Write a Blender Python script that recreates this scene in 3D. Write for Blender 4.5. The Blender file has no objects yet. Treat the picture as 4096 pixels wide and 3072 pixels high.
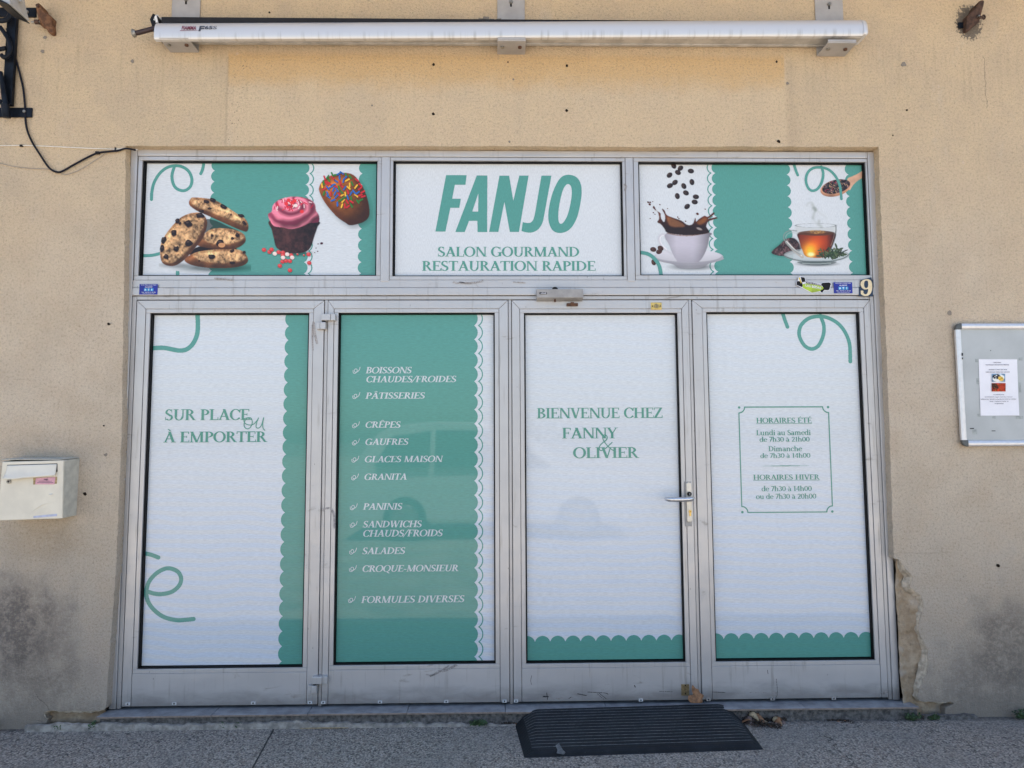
import bpy, bmesh, math, random
import numpy as np
from mathutils import Vector, Matrix
random.seed(7)
rng = np.random.default_rng(7)
SC = bpy.context.scene
COL = SC.collection

# ------------------------------------------------------------------ camera
CAM = np.array([-0.05004, -3.68101, 1.37188])
PITCH, YAW, ROLL = 0.079959, -0.019603, 0.0047404
FPX, CX, CY = 2780.0, 2048.0, 1536.0


def _rot(p, y, r):
    cp, sp, cy, sy, cr, sr = math.cos(p), math.sin(p), math.cos(y), math.sin(y), math.cos(r), math.sin(r)
    Rz = np.array([[cy, -sy, 0], [sy, cy, 0], [0, 0, 1]])
    Rx = np.array([[1, 0, 0], [0, cp, -sp], [0, sp, cp]])
    Ry = np.array([[cr, 0, sr], [0, 1, 0], [-sr, 0, cr]])
    return Rz @ Rx @ Ry


ROT = _rot(PITCH, YAW, ROLL)
camd = bpy.data.cameras.new('camera')
camd.sensor_fit = 'HORIZONTAL'
camd.sensor_width = 36.0
camd.lens = FPX / 4096 * 36
camd.clip_start = 0.05
camd.clip_end = 2000
camo = bpy.data.objects.new('camera', camd)
COL.objects.link(camo)
m4 = Matrix.Identity(4)
for i in range(3):
    m4[i][0] = ROT[i, 0]
    m4[i][1] = ROT[i, 2]
    m4[i][2] = -ROT[i, 1]
    m4[i][3] = CAM[i]
camo.matrix_world = m4
SC.camera = camo

# ------------------------------------------------------------------ light
SUN_EL, SUN_AZ = math.radians(69.5), math.radians(18)   # behind the building: the facade stands in its own shade, the street beyond is sunlit
world = bpy.data.worlds.new('World')
SC.world = world
world.use_nodes = True
wt = world.node_tree
bg = wt.nodes['Background']
sky = wt.nodes.new('ShaderNodeTexSky')
sky.sky_type = 'NISHITA'
sky.sun_disc = False
sky.sun_elevation = SUN_EL
sky.sun_rotation = SUN_AZ
sky.air_density = 1.0
sky.dust_density = 1.5
sky.ozone_density = 1.0
wt.links.new(sky.outputs[0], bg.inputs[0])
bg.inputs[1].default_value = 0.11
sund = bpy.data.lights.new('sun', 'SUN')
sund.energy = 4.5
sund.angle = math.radians(0.5)
sund.color = (1.0, 0.93, 0.84)
suno = bpy.data.objects.new('sun', sund)
COL.objects.link(suno)
sdir = Vector((math.sin(SUN_AZ) * math.cos(SUN_EL), math.cos(SUN_AZ) * math.cos(SUN_EL), math.sin(SUN_EL)))
suno.rotation_euler = sdir.to_track_quat('Z', 'Y').to_euler()
SC.view_settings.view_transform = 'Standard'
SC.view_settings.look = 'None'
SC.view_settings.gamma = 1
SC.view_settings.exposure = 1.5

# ------------------------------------------------------------------ measuring: photo pixel -> point on a plane of the place


def P(u, v, y):
    d = ROT @ np.array([(u - CX) / FPX, 1.0, -(v - CY) / FPX])
    p = CAM + d * ((y - CAM[1]) / d[1])
    return float(p[0]), float(p[2])


def G(u, v, z):
    d = ROT @ np.array([(u - CX) / FPX, 1.0, -(v - CY) / FPX])
    p = CAM + d * ((z - CAM[2]) / d[2])
    return float(p[0]), float(p[1])


class Zoom:
    """a measured enlargement of the photo: (offset, scale) -> plane point"""
    def __init__(s, ox, oy, k, y):
        s.ox, s.oy, s.k, s.y = ox, oy, k, y

    def __call__(s, x, y, d=None):
        return P(s.ox + x / s.k, s.oy + y / s.k, s.y if d is None else d)

    def grid(s, xs, ys):
        X, Y = np.meshgrid(xs, ys)
        u, v = s.ox + X / s.k, s.oy + Y / s.k
        D = np.stack([(u - CX) / FPX, np.ones_like(u), -(v - CY) / FPX], -1) @ ROT.T
        t = (s.y - CAM[1]) / D[..., 1]
        return CAM[0] + D[..., 0] * t, CAM[2] + D[..., 2] * t


# ------------------------------------------------------------------ nodes
def srgb(r, g, b):
    f = lambda c: (c / 255 / 12.92) if c / 255 <= 0.04045 else ((c / 255 + 0.055) / 1.055) ** 2.4
    return (f(r), f(g), f(b))


class NT:
    def __init__(s, name):
        s.m = bpy.data.materials.new(name)
        s.m.use_nodes = True
        s.t = s.m.node_tree
        s.b = s.t.nodes['Principled BSDF']

    def new(s, kind, **kw):
        n = s.t.nodes.new('ShaderNode' + kind)
        for k, v in kw.items():
            setattr(n, k, v)
        return n

    def put(s, sock, v):
        if hasattr(v, 'is_output'):
            s.t.links.new(v, sock)
        elif isinstance(v, (tuple, list)) and len(v) == 3 and sock.type == 'RGBA':
            sock.default_value = (*v, 1)
        else:
            sock.default_value = v

    def set(s, **kw):
        for k, v in kw.items():
            s.put(s.b.inputs[k.replace('_', ' ')], v)
        return s

    def pos(s):
        return s.new('NewGeometry').outputs['Position']

    def obj(s):
        return s.new('TexCoord').outputs['Object']

    def xyz(s, v):
        n = s.new('SeparateXYZ')
        s.put(n.inputs[0], v)
        return n.outputs

    def vmul(s, v, k):
        n = s.new('VectorMath', operation='MULTIPLY')
        s.put(n.inputs[0], v)
        n.inputs[1].default_value = k
        return n.outputs[0]

    def noise(s, v, scale, detail=3, rough=0.6, dist=0.0, col=False):
        n = s.new('TexNoise')
        s.put(n.inputs['Vector'], v)
        n.inputs['Scale'].default_value = scale
        n.inputs['Detail'].default_value = detail
        n.inputs['Roughness'].default_value = rough
        n.inputs['Distortion'].default_value = dist
        return n.outputs['Color' if col else 'Fac']

    def voro(s, v, scale, feature='F1', out='Distance', rand=1.0):
        n = s.new('TexVoronoi', feature=feature)
        s.put(n.inputs['Vector'], v)
        n.inputs['Scale'].default_value = scale
        n.inputs['Randomness'].default_value = rand
        return n.outputs[out]

    def m_(s, op, a, b=0.0, c=0.0, clamp=False):
        n = s.new('Math', operation=op, use_clamp=clamp)
        s.put(n.inputs[0], a)
        s.put(n.inputs[1], b)
        if len(n.inputs) > 2:
            s.put(n.inputs[2], c)
        return n.outputs[0]

    def step(s, v, a, b, lo=0.0, hi=1.0):
        n = s.new('MapRange', interpolation_type='SMOOTHSTEP')
        s.put(n.inputs['Value'], v)
        n.inputs['From Min'].default_value = a
        n.inputs['From Max'].default_value = b
        n.inputs['To Min'].default_value = lo
        n.inputs['To Max'].default_value = hi
        return n.outputs[0]

    def mix(s, f, a, b, mode='MIX'):
        n = s.new('Mix', data_type='RGBA', blend_type=mode)
        s.put(n.inputs[0], f)
        s.put(n.inputs[6], a)
        s.put(n.inputs[7], b)
        return n.outputs[2]

    def bump(s, h, dist=0.002, strength=1.0, prev=None):
        n = s.new('Bump')
        s.put(n.inputs['Height'], h)
        n.inputs['Distance'].default_value = dist
        n.inputs['Strength'].default_value = strength
        if prev is not None:
            s.put(n.inputs['Normal'], prev)
        s.put(s.b.inputs['Normal'], n.outputs[0])
        return n.outputs[0]

    def blob(s, xyz, x0, z0, rx, rz, nz=None, amp=0.8, grit=True):
        a = s.m_('DIVIDE', s.m_('SUBTRACT', xyz[0], x0), rx)
        b = s.m_('DIVIDE', s.m_('SUBTRACT', xyz[2], z0), rz)
        d = s.m_('SQRT', s.m_('ADD', s.m_('MULTIPLY', a, a), s.m_('MULTIPLY', b, b)))
        if nz is not None:
            d = s.m_('ADD', d, s.m_('MULTIPLY', s.m_('SUBTRACT', nz, 0.5), amp * 2))
        o = s.step(d, 1.25, 0.2)
        if grit:
            g = s.noise(s.pos(), 48, 5, .75)
            t = s.noise(s.pos(), 11, 4, .65)
            o = s.m_('MULTIPLY', o, s.m_('MULTIPLY', s.step(g, .30, .62, .35, 1.0), s.step(t, .32, .60, .45, 1.0)))
            o = s.m_('MULTIPLY', o, 1.25, clamp=True)
        return o


def plain(name, base, rough=0.5, metal=0.0, var=0.12, nscale=30, bump=0.0, coat=0.0, bscale=200, spec=None):
    n = NT(name)
    p = n.pos()
    f = n.noise(p, nscale, 4)
    lo = tuple(c * (1 - var) for c in base)
    hi = tuple(min(1, c * (1 + var)) for c in base)
    n.set(Base_Color=n.mix(n.step(f, .3, .7), lo, hi), Roughness=rough, Metallic=metal, Coat_Weight=coat, Coat_Roughness=0.08)
    if max(base) < .03 and spec is None and not coat and rough > .3: spec = .15
    if spec is not None: n.set(Specular_IOR_Level=spec)
    if bump:
        n.bump(n.noise(p, bscale, 3), bump)
    return n.m


MORTAR = P(3874, 92, 0)


def make_wall_mat():
    n = NT('ochre_render')
    p = n.pos()
    c = n.xyz(p)
    big = n.noise(p, 1.3, 4)
    mid = n.noise(p, 6, 5)
    fine = n.noise(p, 60, 4)
    grain = n.noise(p, 230, 3, 0.7)
    streak = n.noise(n.vmul(p, (9, 9, 0.7)), 1.0, 4)
    warm, pale = (0.705, 0.545, 0.345), (0.695, 0.59, 0.455)
    hz = n.m_('ADD', c[2], n.m_('MULTIPLY', n.m_('SUBTRACT', big, .5), 1.5))
    col = n.mix(n.step(hz, 1.6, 3.3), pale, warm)
    col = n.mix(n.step(mid, .35, .75, 0, .5), col, (0.60, 0.46, 0.32))
    col = n.mix(n.step(streak, .55, .8, 0, .3), col, (0.50, 0.40, 0.29))
    col = n.mix(n.step(n.noise(p, 3.1, 6, .62), .42, .72, 0, .42), col, (0.50, 0.41, 0.30))
    col = n.mix(n.step(n.noise(n.vmul(p, (1.6, 1, .8)), 4.3, 6, .7), .55, .75, 0, .38), col, (0.70, 0.60, 0.47))
    runs = n.m_('MULTIPLY', n.step(n.noise(n.vmul(p, (34, 1, 1.1)), 1.0, 5, .7), .50, .74), n.m_('MULTIPLY', n.step(c[2], 3.05, 3.42), n.step(c[2], 3.60, 3.50)))
    col = n.mix(n.m_('MULTIPLY', runs, .34), col, (0.34, 0.26, 0.15))
    # the field where a sign used to hang: smoother ochre paint
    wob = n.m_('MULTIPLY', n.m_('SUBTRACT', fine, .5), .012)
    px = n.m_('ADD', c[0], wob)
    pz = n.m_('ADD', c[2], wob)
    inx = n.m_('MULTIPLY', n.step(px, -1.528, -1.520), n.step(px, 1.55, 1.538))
    inz = n.m_('MULTIPLY', n.step(pz, 2.96, 2.98), n.step(pz, 3.474, 3.466))
    panel = n.m_('MULTIPLY', inx, inz)
    band = n.m_('MULTIPLY', inx, n.m_('MULTIPLY', n.step(n.m_('ADD', pz, n.m_('MULTIPLY', n.m_('SUBTRACT', mid, .5), .2)), 3.24, 3.40), n.step(pz, 3.52, 3.46)))  # warm bounce light under the awning, painted into the wall colour
    col = n.mix(n.m_('MULTIPLY', panel, .22), col, (0.68, 0.53, 0.35))
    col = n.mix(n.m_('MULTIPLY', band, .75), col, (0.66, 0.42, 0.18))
    pe = n.m_('MULTIPLY', n.m_('SUBTRACT', 1.0, n.step(n.m_('ABSOLUTE', n.m_('ADD', px, 1.525)), 0, .012)), inz)
    col = n.mix(n.m_('MULTIPLY', pe, .35), col, (0.33, 0.25, 0.17))
    pr = n.m_('MULTIPLY', n.m_('SUBTRACT', 1.0, n.step(n.m_('ABSOLUTE', n.m_('SUBTRACT', px, 1.575)), 0, .05)), inz)
    col = n.mix(n.m_('MULTIPLY', pr, .16), col, (0.33, 0.25, 0.19))
    # mould specks along the left and top edge of that field
    dots = n.m_('LESS_THAN', n.voro(p, 62), 0.21)
    em = n.m_('MULTIPLY', n.m_('MULTIPLY', n.step(px, -1.53, -1.50), n.step(px, -1.36, -1.50)), n.step(fine, .42, .62))
    et = n.m_('MULTIPLY', n.m_('MULTIPLY', n.step(c[2], 3.33, 3.44), n.step(c[2], 3.478, 3.462)), n.m_('MULTIPLY', n.step(px, -1.3, -1.5, .35, 1), n.step(n.noise(p, 9, 3), .42, .56)))
    dm = n.m_('MULTIPLY', dots, n.m_('MULTIPLY', inx, n.m_('MAXIMUM', n.m_('MULTIPLY', em, inz), et)))
    col = n.mix(n.m_('MULTIPLY', dm, .85), col, (0.05, 0.045, 0.04))
    # grime: soot at the foot of the wall, grey weathering low down
    low = n.step(n.m_('ADD', c[2], n.m_('MULTIPLY', n.m_('SUBTRACT', mid, .5), .7)), 1.25, .1)
    col = n.mix(n.m_('MULTIPLY', low, .45), col, (0.36, 0.32, 0.28))
    foot = n.step(n.m_('ADD', c[2], n.m_('MULTIPLY', n.m_('SUBTRACT', n.noise(n.vmul(p, (1, 1, .35)), 22, 5, .7), .5), .22)), .085, -.03)
    col = n.mix(n.m_('MULTIPLY', foot, .55), col, (0.15, 0.135, 0.115))
    b = n.blob(c, -2.53, .43, .34, .30, mid, .6)
    col = n.mix(n.m_('MULTIPLY', b, .80), col, (0.085, 0.080, 0.082))
    b = n.blob(c, -2.38, .17, .30, .22, mid, .7)
    col = n.mix(n.m_('MULTIPLY', b, .55), col, (0.15, 0.13, 0.11))
    b = n.blob(c, 2.62, .27, .33, .30, mid, .7)
    col = n.mix(n.m_('MULTIPLY', b, .70), col, (0.12, 0.11, 0.095))
    b = n.blob(c, 2.45, .10, .5, .16, mid, .7)
    col = n.mix(n.m_('MULTIPLY', b, .5), col, (0.17, 0.15, 0.13))
    b = n.blob(c, -2.10, .22, .09, .25, fine, .4)
    col = n.mix(n.m_('MULTIPLY', b, .5), col, (0.50, 0.41, 0.33))
    b = n.blob(c, -2.40, .86, .3, .12, mid, .5)
    col = n.mix(n.m_('MULTIPLY', b, .4), col, (0.36, 0.25, 0.14))
    b = n.blob(c, -2.36, 1.35, .4, .10, mid, .5)
    col = n.mix(n.m_('MULTIPLY', b, .35), col, (0.30, 0.26, 0.22))
    b = n.blob(c, 2.3, 2.05, .3, .4, mid, .6)
    col = n.mix(n.m_('MULTIPLY', b, .22), col, (0.66, 0.56, 0.44))
    # mortar patch round the iron on the right
    b = n.blob(c, *MORTAR, .085, .115, fine, .8, False)
    col = n.mix(n.m_('MULTIPLY', n.step(b, .25, .45), .9), col, (0.095, 0.085, 0.072))
    # scuffs and small pale repairs
    sc = n.m_('MULTIPLY', n.step(n.noise(n.vmul(p, (1, 1, .55)), 16, 2), .73, .76), .5)
    col = n.mix(sc, col, (0.72, 0.58, 0.44))
    pits = n.m_('MULTIPLY', n.m_('LESS_THAN', n.voro(p, 55), 0.10), n.step(n.noise(p, 4, 2), .45, .6))
    col = n.mix(n.m_('MULTIPLY', pits, .5), col, (0.20, 0.15, 0.11))
    # hairline crack, upper right and lower left
    cx = n.m_('ADD', c[0], n.m_('MULTIPLY', n.m_('SUBTRACT', n.noise(p, 14, 4), .5), .05))
    ck = n.m_('MULTIPLY', n.m_('LESS_THAN', n.m_('ABSOLUTE', n.m_('SUBTRACT', cx, 2.672)), .0022), n.m_('MULTIPLY', n.m_('GREATER_THAN', c[2], 3.20), n.m_('LESS_THAN', c[2], 3.50)))
    dg = n.m_('ADD', cx, n.m_('MULTIPLY', c[2], .9))
    ck2 = n.m_('MULTIPLY', n.m_('LESS_THAN', n.m_('ABSOLUTE', n.m_('ADD', dg, 2.31)), .003), n.m_('MULTIPLY', n.m_('LESS_THAN', c[2], .10), n.m_('GREATER_THAN', c[2], .0)))
    ck2 = n.m_('MULTIPLY', ck2, n.m_('LESS_THAN', c[0], -2.2))
    lz = n.m_('ADD', c[2], n.m_('MULTIPLY', n.m_('SUBTRACT', n.noise(p, 10, 4), .5), .03))
    ck3 = n.m_('MULTIPLY', n.m_('LESS_THAN', n.m_('ABSOLUTE', n.m_('SUBTRACT', lz, .765)), .004), n.m_('MULTIPLY', n.m_('GREATER_THAN', c[0], 2.02), n.m_('LESS_THAN', c[0], 2.34)))
    cr = n.m_('MAXIMUM', n.m_('MAXIMUM', ck, ck2), n.m_('MULTIPLY', ck3, .22))
    col = n.mix(n.m_('MULTIPLY', cr, .5), col, (0.12, 0.09, 0.07))
    col = n.mix(n.step(grain, .42, .72, .0, .45), col, (0.30, 0.22, 0.145))
    col = n.mix(n.step(n.noise(p, 78, 4, .75), .47, .70, .0, .48), col, (0.27, 0.20, 0.14))  # speckles, dark then pale, paint in the shading of the rough grain
    col = n.mix(n.step(n.noise(n.vmul(p, (1, 1, 1.7)), 42, 5, .7), .60, .74, .0, .38), col, (0.25, 0.19, 0.135))
    col = n.mix(n.step(n.noise(p, 150, 3, .8), .58, .72, .0, .50), col, (0.80, 0.66, 0.50))
    n.set(Base_Color=col, Roughness=0.92)
    h1 = n.m_('ADD', n.m_('MULTIPLY', n.noise(p, 260, 3, .7), .8), n.m_('MULTIPLY', n.voro(p, 210), .45))
    h1 = n.m_('MULTIPLY', h1, n.m_('SUBTRACT', 1.0, n.m_('MULTIPLY', panel, .3)))
    h1 = n.m_('ADD', h1, n.m_('MULTIPLY', panel, .3))
    h1 = n.m_('SUBTRACT', h1, n.m_('MULTIPLY', cr, 1.2))
    nb = n.bump(n.noise(p, 5, 3), .006)
    n.bump(n.m_('ADD', h1, n.m_('MULTIPLY', n.noise(p, 80, 3, .65), 1.6)), .0060, 1.0, nb)
    return n.m


def make_ground_mat(name, dark, light, cracks=True):
    n = NT(name)
    p = n.pos()
    c = n.xyz(p)
    v1 = n.voro(p, 125, out='Color')
    vd = n.voro(p, 125)
    s = n.xyz(v1)
    big = n.noise(p, 2.2, 5)
    mid = n.noise(p, 14, 4)
    col = n.mix(n.step(s[0], .1, .95), dark, light)
    col = n.mix(n.m_('MULTIPLY', n.m_('GREATER_THAN', s[1], .93), n.step(vd, .6, .3)), col, (0.36, 0.35, 0.33))
    col = n.mix(n.m_('MULTIPLY', n.m_('GREATER_THAN', s[2], .90), .6), col, (0.19, 0.135, 0.105))
    col = n.mix(n.m_('MULTIPLY', n.m_('LESS_THAN', s[1], .12), .75), col, (0.022, 0.022, 0.024))
    col = n.mix(n.step(vd, .35, .75, 0, .55), col, (0.035, 0.036, 0.040))
    col = n.mix(n.step(big, .42, .72, 0, .55), col, (0.20, 0.195, 0.18))
    col = n.mix(n.step(n.noise(p, 5.5, 5, .7), .54, .72, 0, .45), col, (0.25, 0.215, 0.17))
    col = n.mix(n.step(mid, .58, .8, 0, .35), col, (0.36, 0.345, 0.32))
    gum = n.m_('MULTIPLY', n.m_('LESS_THAN', n.voro(n.vmul(p, (1, 1, 0)), 5.5), .085), n.step(n.noise(p, 2.0, 2), .42, .56))
    col = n.mix(n.m_('MULTIPLY', gum, .6), col, (0.06, 0.056, 0.052))
    # dark strip along the foot of the wall
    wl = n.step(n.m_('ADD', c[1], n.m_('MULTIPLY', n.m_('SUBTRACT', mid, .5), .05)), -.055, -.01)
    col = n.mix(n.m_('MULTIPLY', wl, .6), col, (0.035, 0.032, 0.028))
    h = n.m_('SUBTRACT', n.m_('MULTIPLY', n.noise(p, 170, 3), .7), n.m_('MULTIPLY', vd, .8))
    if cracks:
        w = n.m_('MULTIPLY', n.m_('SUBTRACT', n.noise(p, 9, 4), .5), .03)
        d1 = n.m_('ABSOLUTE', n.m_('ADD', n.m_('ADD', n.m_('ADD', c[0], 1.188), n.m_('MULTIPLY', n.m_('ADD', c[1], .009), .10)), n.m_('MULTIPLY', w, .35)))
        k1 = n.m_('LESS_THAN', d1, .0042)
        w2 = n.m_('MULTIPLY', n.m_('SUBTRACT', n.noise(p, 16, 5), .5), .13)
        d2 = n.m_('ABSOLUTE', n.m_('ADD', n.m_('SUBTRACT', c[0], 1.53), w2))
        k2 = n.m_('MULTIPLY', n.m_('LESS_THAN', d2, .0035), n.m_('LESS_THAN', c[1], -.14))
        k = n.m_('MAXIMUM', k1, n.m_('MULTIPLY', k2, .8))
        col = n.mix(n.m_('MULTIPLY', k, .9), col, (0.010, 0.010, 0.011))
        h = n.m_('SUBTRACT', h, n.m_('MULTIPLY', k, 2))
    n.set(Base_Color=col, Roughness=.88)
    n.bump(h, .004)
    return n.m


def make_alu(name, base, dirt=.35, metal=.35, rough=.36):
    n = NT(name)
    p = n.pos()
    c = n.xyz(p)
    big = n.noise(p, 3, 4)
    drip = n.noise(n.vmul(p, (38, 38, 2.6)), 1.0, 4)
    smear = n.noise(n.vmul(p, (7, 7, 22)), 1.0, 5, .65, .5)
    fine = n.noise(p, 190, 2)
    col = n.mix(n.step(big, .3, .7, 0, .6), base, tuple(x * .86 for x in base))
    col = n.mix(n.step(drip, .56, .74, 0, dirt), col, tuple(x * .5 * y for x, y in zip(base, (1.06, 1, .92))))
    col = n.mix(n.step(smear, .63, .76, 0, dirt * 1.3), col, tuple(x * .45 * y for x, y in zip(base, (1.1, 1, .88))))
    low = n.step(n.m_('ADD', c[2], n.m_('MULTIPLY', n.m_('SUBTRACT', smear, .5), .12)), .11, .0)
    col = n.mix(n.m_('MULTIPLY', low, .6), col, (0.13, 0.115, 0.10))
    scr = n.m_('MULTIPLY', n.m_('LESS_THAN', n.voro(n.vmul(p, (1, 1, .35)), 26), .05), n.step(n.noise(p, 5, 2), .5, .62))
    col = n.mix(n.m_('MULTIPLY', scr, .6), col, (0.10, 0.09, 0.085))
    n.set(Base_Color=col, Metallic=metal, Roughness=n.step(smear, .3, .8, rough, rough + .18))
    n.bump(fine, .0002)
    return n.m


def make_film(name, base, moire=0.0, upright=False):
    """perforated window film: fine horizontal weave, faint colour bands"""
    n = NT(name)
    p = n.pos()
    c = n.xyz(p)
    w = n.m_('SINE', n.m_('MULTIPLY', c[2], 2 * math.pi / .0085))
    nz = n.noise(n.vmul(p, (330, 1, 60) if upright else (34, 1, 330)), 1.0, 3, .7)
    f = n.m_('ADD', n.m_('MULTIPLY', w, 0 if upright else .12), n.step(nz, .3, .7, -.42, .42))
    f = n.m_('ADD', f, .5, clamp=True)
    col = n.mix(f, tuple(x * .87 for x in base), tuple(min(1, x * 1.10) for x in base))
    if moire:
        ph = n.m_('ADD', n.m_('MULTIPLY', c[2], 2 * math.pi / .046), n.m_('MULTIPLY', c[0], 4.5))
        ph = n.m_('ADD', ph, n.m_('MULTIPLY', n.noise(p, 1.6, 3), 13.0))
        band = n.step(n.m_('SINE', ph), -.6, .7)
        amt = n.m_('MULTIPLY', n.step(c[2], 1.35, .75, .25, 1.0), moire)
        blue = n.mix(1.0, col, (0.90, 0.965, 1.09), 'MULTIPLY')
        pink = n.mix(1.0, col, (1.0, .985, .985), 'MULTIPLY')
        col = n.mix(amt, col, n.mix(band, blue, pink))
    n.set(Base_Color=col, Roughness=.55, Coat_Weight=.75, Coat_Roughness=.03, Coat_IOR=1.5)
    return n.m


def make_vcol(name, coat=.45, rough=.55):
    n = NT(name)
    a = n.new('VertexColor')
    a.layer_name = 'ink'
    p = n.pos()
    nz = n.noise(n.vmul(p, (20, 1, 340)), 1.0, 2)
    col = n.mix(1.0, a.outputs[0], n.mix(nz, (.9, .9, .9), (1.1, 1.1, 1.1)), 'MULTIPLY')
    n.set(Base_Color=col, Roughness=rough, Coat_Weight=coat, Coat_Roughness=.03, Specular_IOR_Level=.25)
    return n.m


def make_stone():
    n = NT('crumbling_masonry')
    p = n.pos()
    a = n.noise(p, 14, 6, .65)
    b = n.noise(p, 60, 5, .7)
    col = n.mix(n.step(a, .3, .7), (0.30, 0.215, 0.13), (0.46, 0.36, 0.25))
    col = n.mix(n.step(b, .5, .75, 0, .6), col, (0.16, 0.12, 0.085))
    col = n.mix(n.step(n.noise(p, 5, 3), .52, .62, 0, .6), col, (0.46, 0.40, 0.33))
    n.set(Base_Color=col, Roughness=.95)
    n.bump(n.m_('ADD', a, n.m_('MULTIPLY', b, .5)), .012)
    return n.m


def make_awning_paint():
    n = NT('awning_paint')
    p = n.pos()
    c = n.xyz(p)
    drip = n.noise(n.vmul(p, (45, 2, 1.2)), 1.0, 4)
    lo = n.step(n.m_('SUBTRACT', c[2], n.m_('ADD', 3.517, n.m_('MULTIPLY', c[0], .0128))), .045, .0)
    col = n.mix(n.m_('MULTIPLY', n.step(drip, .48, .7), n.m_('MULTIPLY', lo, .55)), (0.60, 0.605, 0.61), (0.30, 0.29, 0.26))
    up = n.step(n.m_('SUBTRACT', c[2], n.m_('ADD', 3.517, n.m_('MULTIPLY', c[0], .0128))), .05, .10)
    col = n.mix(n.m_('MULTIPLY', n.step(n.noise(n.vmul(p, (4, 4, 18)), 1, 4), .45, .7), n.m_('MULTIPLY', up, .4)), col, (0.36, 0.37, 0.38))
    n.set(Base_Color=col, Roughness=.32, Metallic=.25, Coat_Weight=.4, Coat_Roughness=.12)
    return n.m


def make_rust(name='rusty_iron', a=(0.10, 0.05, 0.03), b=(0.23, 0.11, 0.05)):
    n = NT(name)
    p = n.pos()
    col = n.mix(n.step(n.noise(p, 45, 5), .35, .65), a, b)
    n.set(Base_Color=col, Roughness=.85, Metallic=.1)
    n.bump(n.noise(p, 150, 4), .002)
    return n.m


def make_mat_rubber():
    n = NT('ramp_rubber')
    p = n.pos()
    d = n.noise(p, 8, 5)
    f = n.noise(p, 160, 3)
    col = n.mix(n.step(d, .35, .75, 0, .6), (0.010, 0.012, 0.015), (0.024, 0.028, 0.033))
    col = n.mix(n.m_('MULTIPLY', n.step(f, .66, .74), .5), col, (0.13, 0.14, 0.15))
    n.set(Base_Color=col, Roughness=.62, Specular_IOR_Level=.22)
    n.bump(f, .0008)
    return n.m


M = {}
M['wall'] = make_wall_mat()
M['asphalt'] = make_ground_mat('pavement_asphalt', (0.29, 0.26, 0.222), (0.47, 0.425, 0.365))
M['plaster_edge'] = plain('broken_plaster', (0.46, 0.385, 0.29), .95, 0, .3, 35, .006, 0, 60)
M['car_paint'] = plain('white_car_paint', (0.72, 0.73, 0.74), .3, 0, .03, 4, 0, 1.0)
M['car_glass'] = plain('car_glass', (0.02, 0.022, 0.024), .04)
M['tyre'] = plain('tyre_rubber', (0.02, 0.02, 0.02), .8)
M['rim'] = plain('wheel_rim', (0.5, 0.5, 0.51), .3, .8)
M['headlamp'] = plain('headlamp_lens', (0.75, 0.76, 0.78), .08, .4)
M['street'] = plain('pale_bounce_paving', (0.42, 0.37, 0.31), .9, 0, .25, 3)
M['alu'] = make_alu('grey_aluminium', (0.525, 0.515, 0.505), .6, .35, .30)
M['alu_dark'] = make_alu('grey_aluminium_profile', (0.49, 0.48, 0.47), .6, .35, .32)
M['groove'] = plain('black_joint', (0.022, 0.022, 0.024), .6)
M['gasket'] = plain('black_gasket', (0.004, 0.004, 0.005), .5)
M['darkpane'] = plain('dark_glass', (0.004, 0.004, 0.005), .08, spec=.2)
WHITE = (0.645, 0.675, 0.685)
GREEN = (0.072, 0.295, 0.238)
M['film'] = make_film('white_film', WHITE, .1)
M['film_up'] = make_film('white_film_upright_weave', WHITE, .1, True)
M['green_up'] = make_film('green_print_upright_weave', GREEN, .1, True)
M['film_moire'] = make_film('white_film_banded', WHITE, .75)
M['green'] = make_film('green_print', GREEN, .22)
M['inkwhite'] = make_film('white_print', (0.60, 0.64, 0.64))
M['inkgreen'] = make_film('green_lettering', (0.075, 0.29, 0.215))
M['ink'] = make_vcol('printed_picture')
M['paper_ink'] = make_vcol('printed_paper', 0, .6)
M['stone'] = make_stone()
M['awning'] = make_awning_paint()
M['awn_alu'] = plain('weathered_casing', (0.47, 0.455, 0.42), .45, .2, .2, 12)
M['awn_dark'] = plain('casing_shadow_plastic', (0.02, 0.02, 0.022), .6)
M['bracket'] = plain('bracket_paint', (0.37, 0.355, 0.34), .5, .1, .1, 10)
M['bolt'] = plain('zinc_bolt', (0.30, 0.29, 0.26), .45, .7, .3, 120)
M['bolt_rust'] = make_rust('rusty_bolt', (0.07, 0.035, 0.025), (0.14, 0.07, 0.04))
M['rust'] = make_rust('rusty_iron', (0.085, 0.040, 0.022), (0.22, 0.105, 0.05))
M['rust_dark'] = make_rust('dark_rusty_iron', (0.028, 0.016, 0.013), (0.085, 0.045, 0.03))
M['brown'] = plain('brown_rod', (0.035, 0.018, 0.018), .5)
M['black_iron'] = plain('black_painted_iron', (0.008, 0.011, 0.017), .45, .2, .4, 20, .0006)
M['cable'] = plain('black_cable', (0.012, 0.012, 0.018), .5)
M['cable_white'] = plain('white_cable', (0.72, 0.68, 0.60), .5)
M['cable_grey'] = plain('grey_wire', (0.33, 0.29, 0.24), .6)
M['brass'] = plain('brass', (0.62, 0.42, 0.13), .32, .75, .2, 90)
M['brass_old'] = plain('tarnished_brass', (0.30, 0.23, 0.12), .45, .6, .35, 90)
M['steel'] = plain('polished_handle', (0.62, 0.62, 0.63), .28, .9, .15, 60)
M['plate'] = plain('handle_plate', (0.66, 0.61, 0.52), .4, .3, .08, 40)
M['black'] = plain('black_plastic', (0.012, 0.012, 0.013), .4)
M['bolt_plate'] = plain('drain_cap_grey', (0.56, 0.56, 0.55), .5, 0, .1, 60)
M['closer'] = plain('closer_cover', (0.33, 0.315, 0.30), .5, .2, .15, 18)
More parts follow.
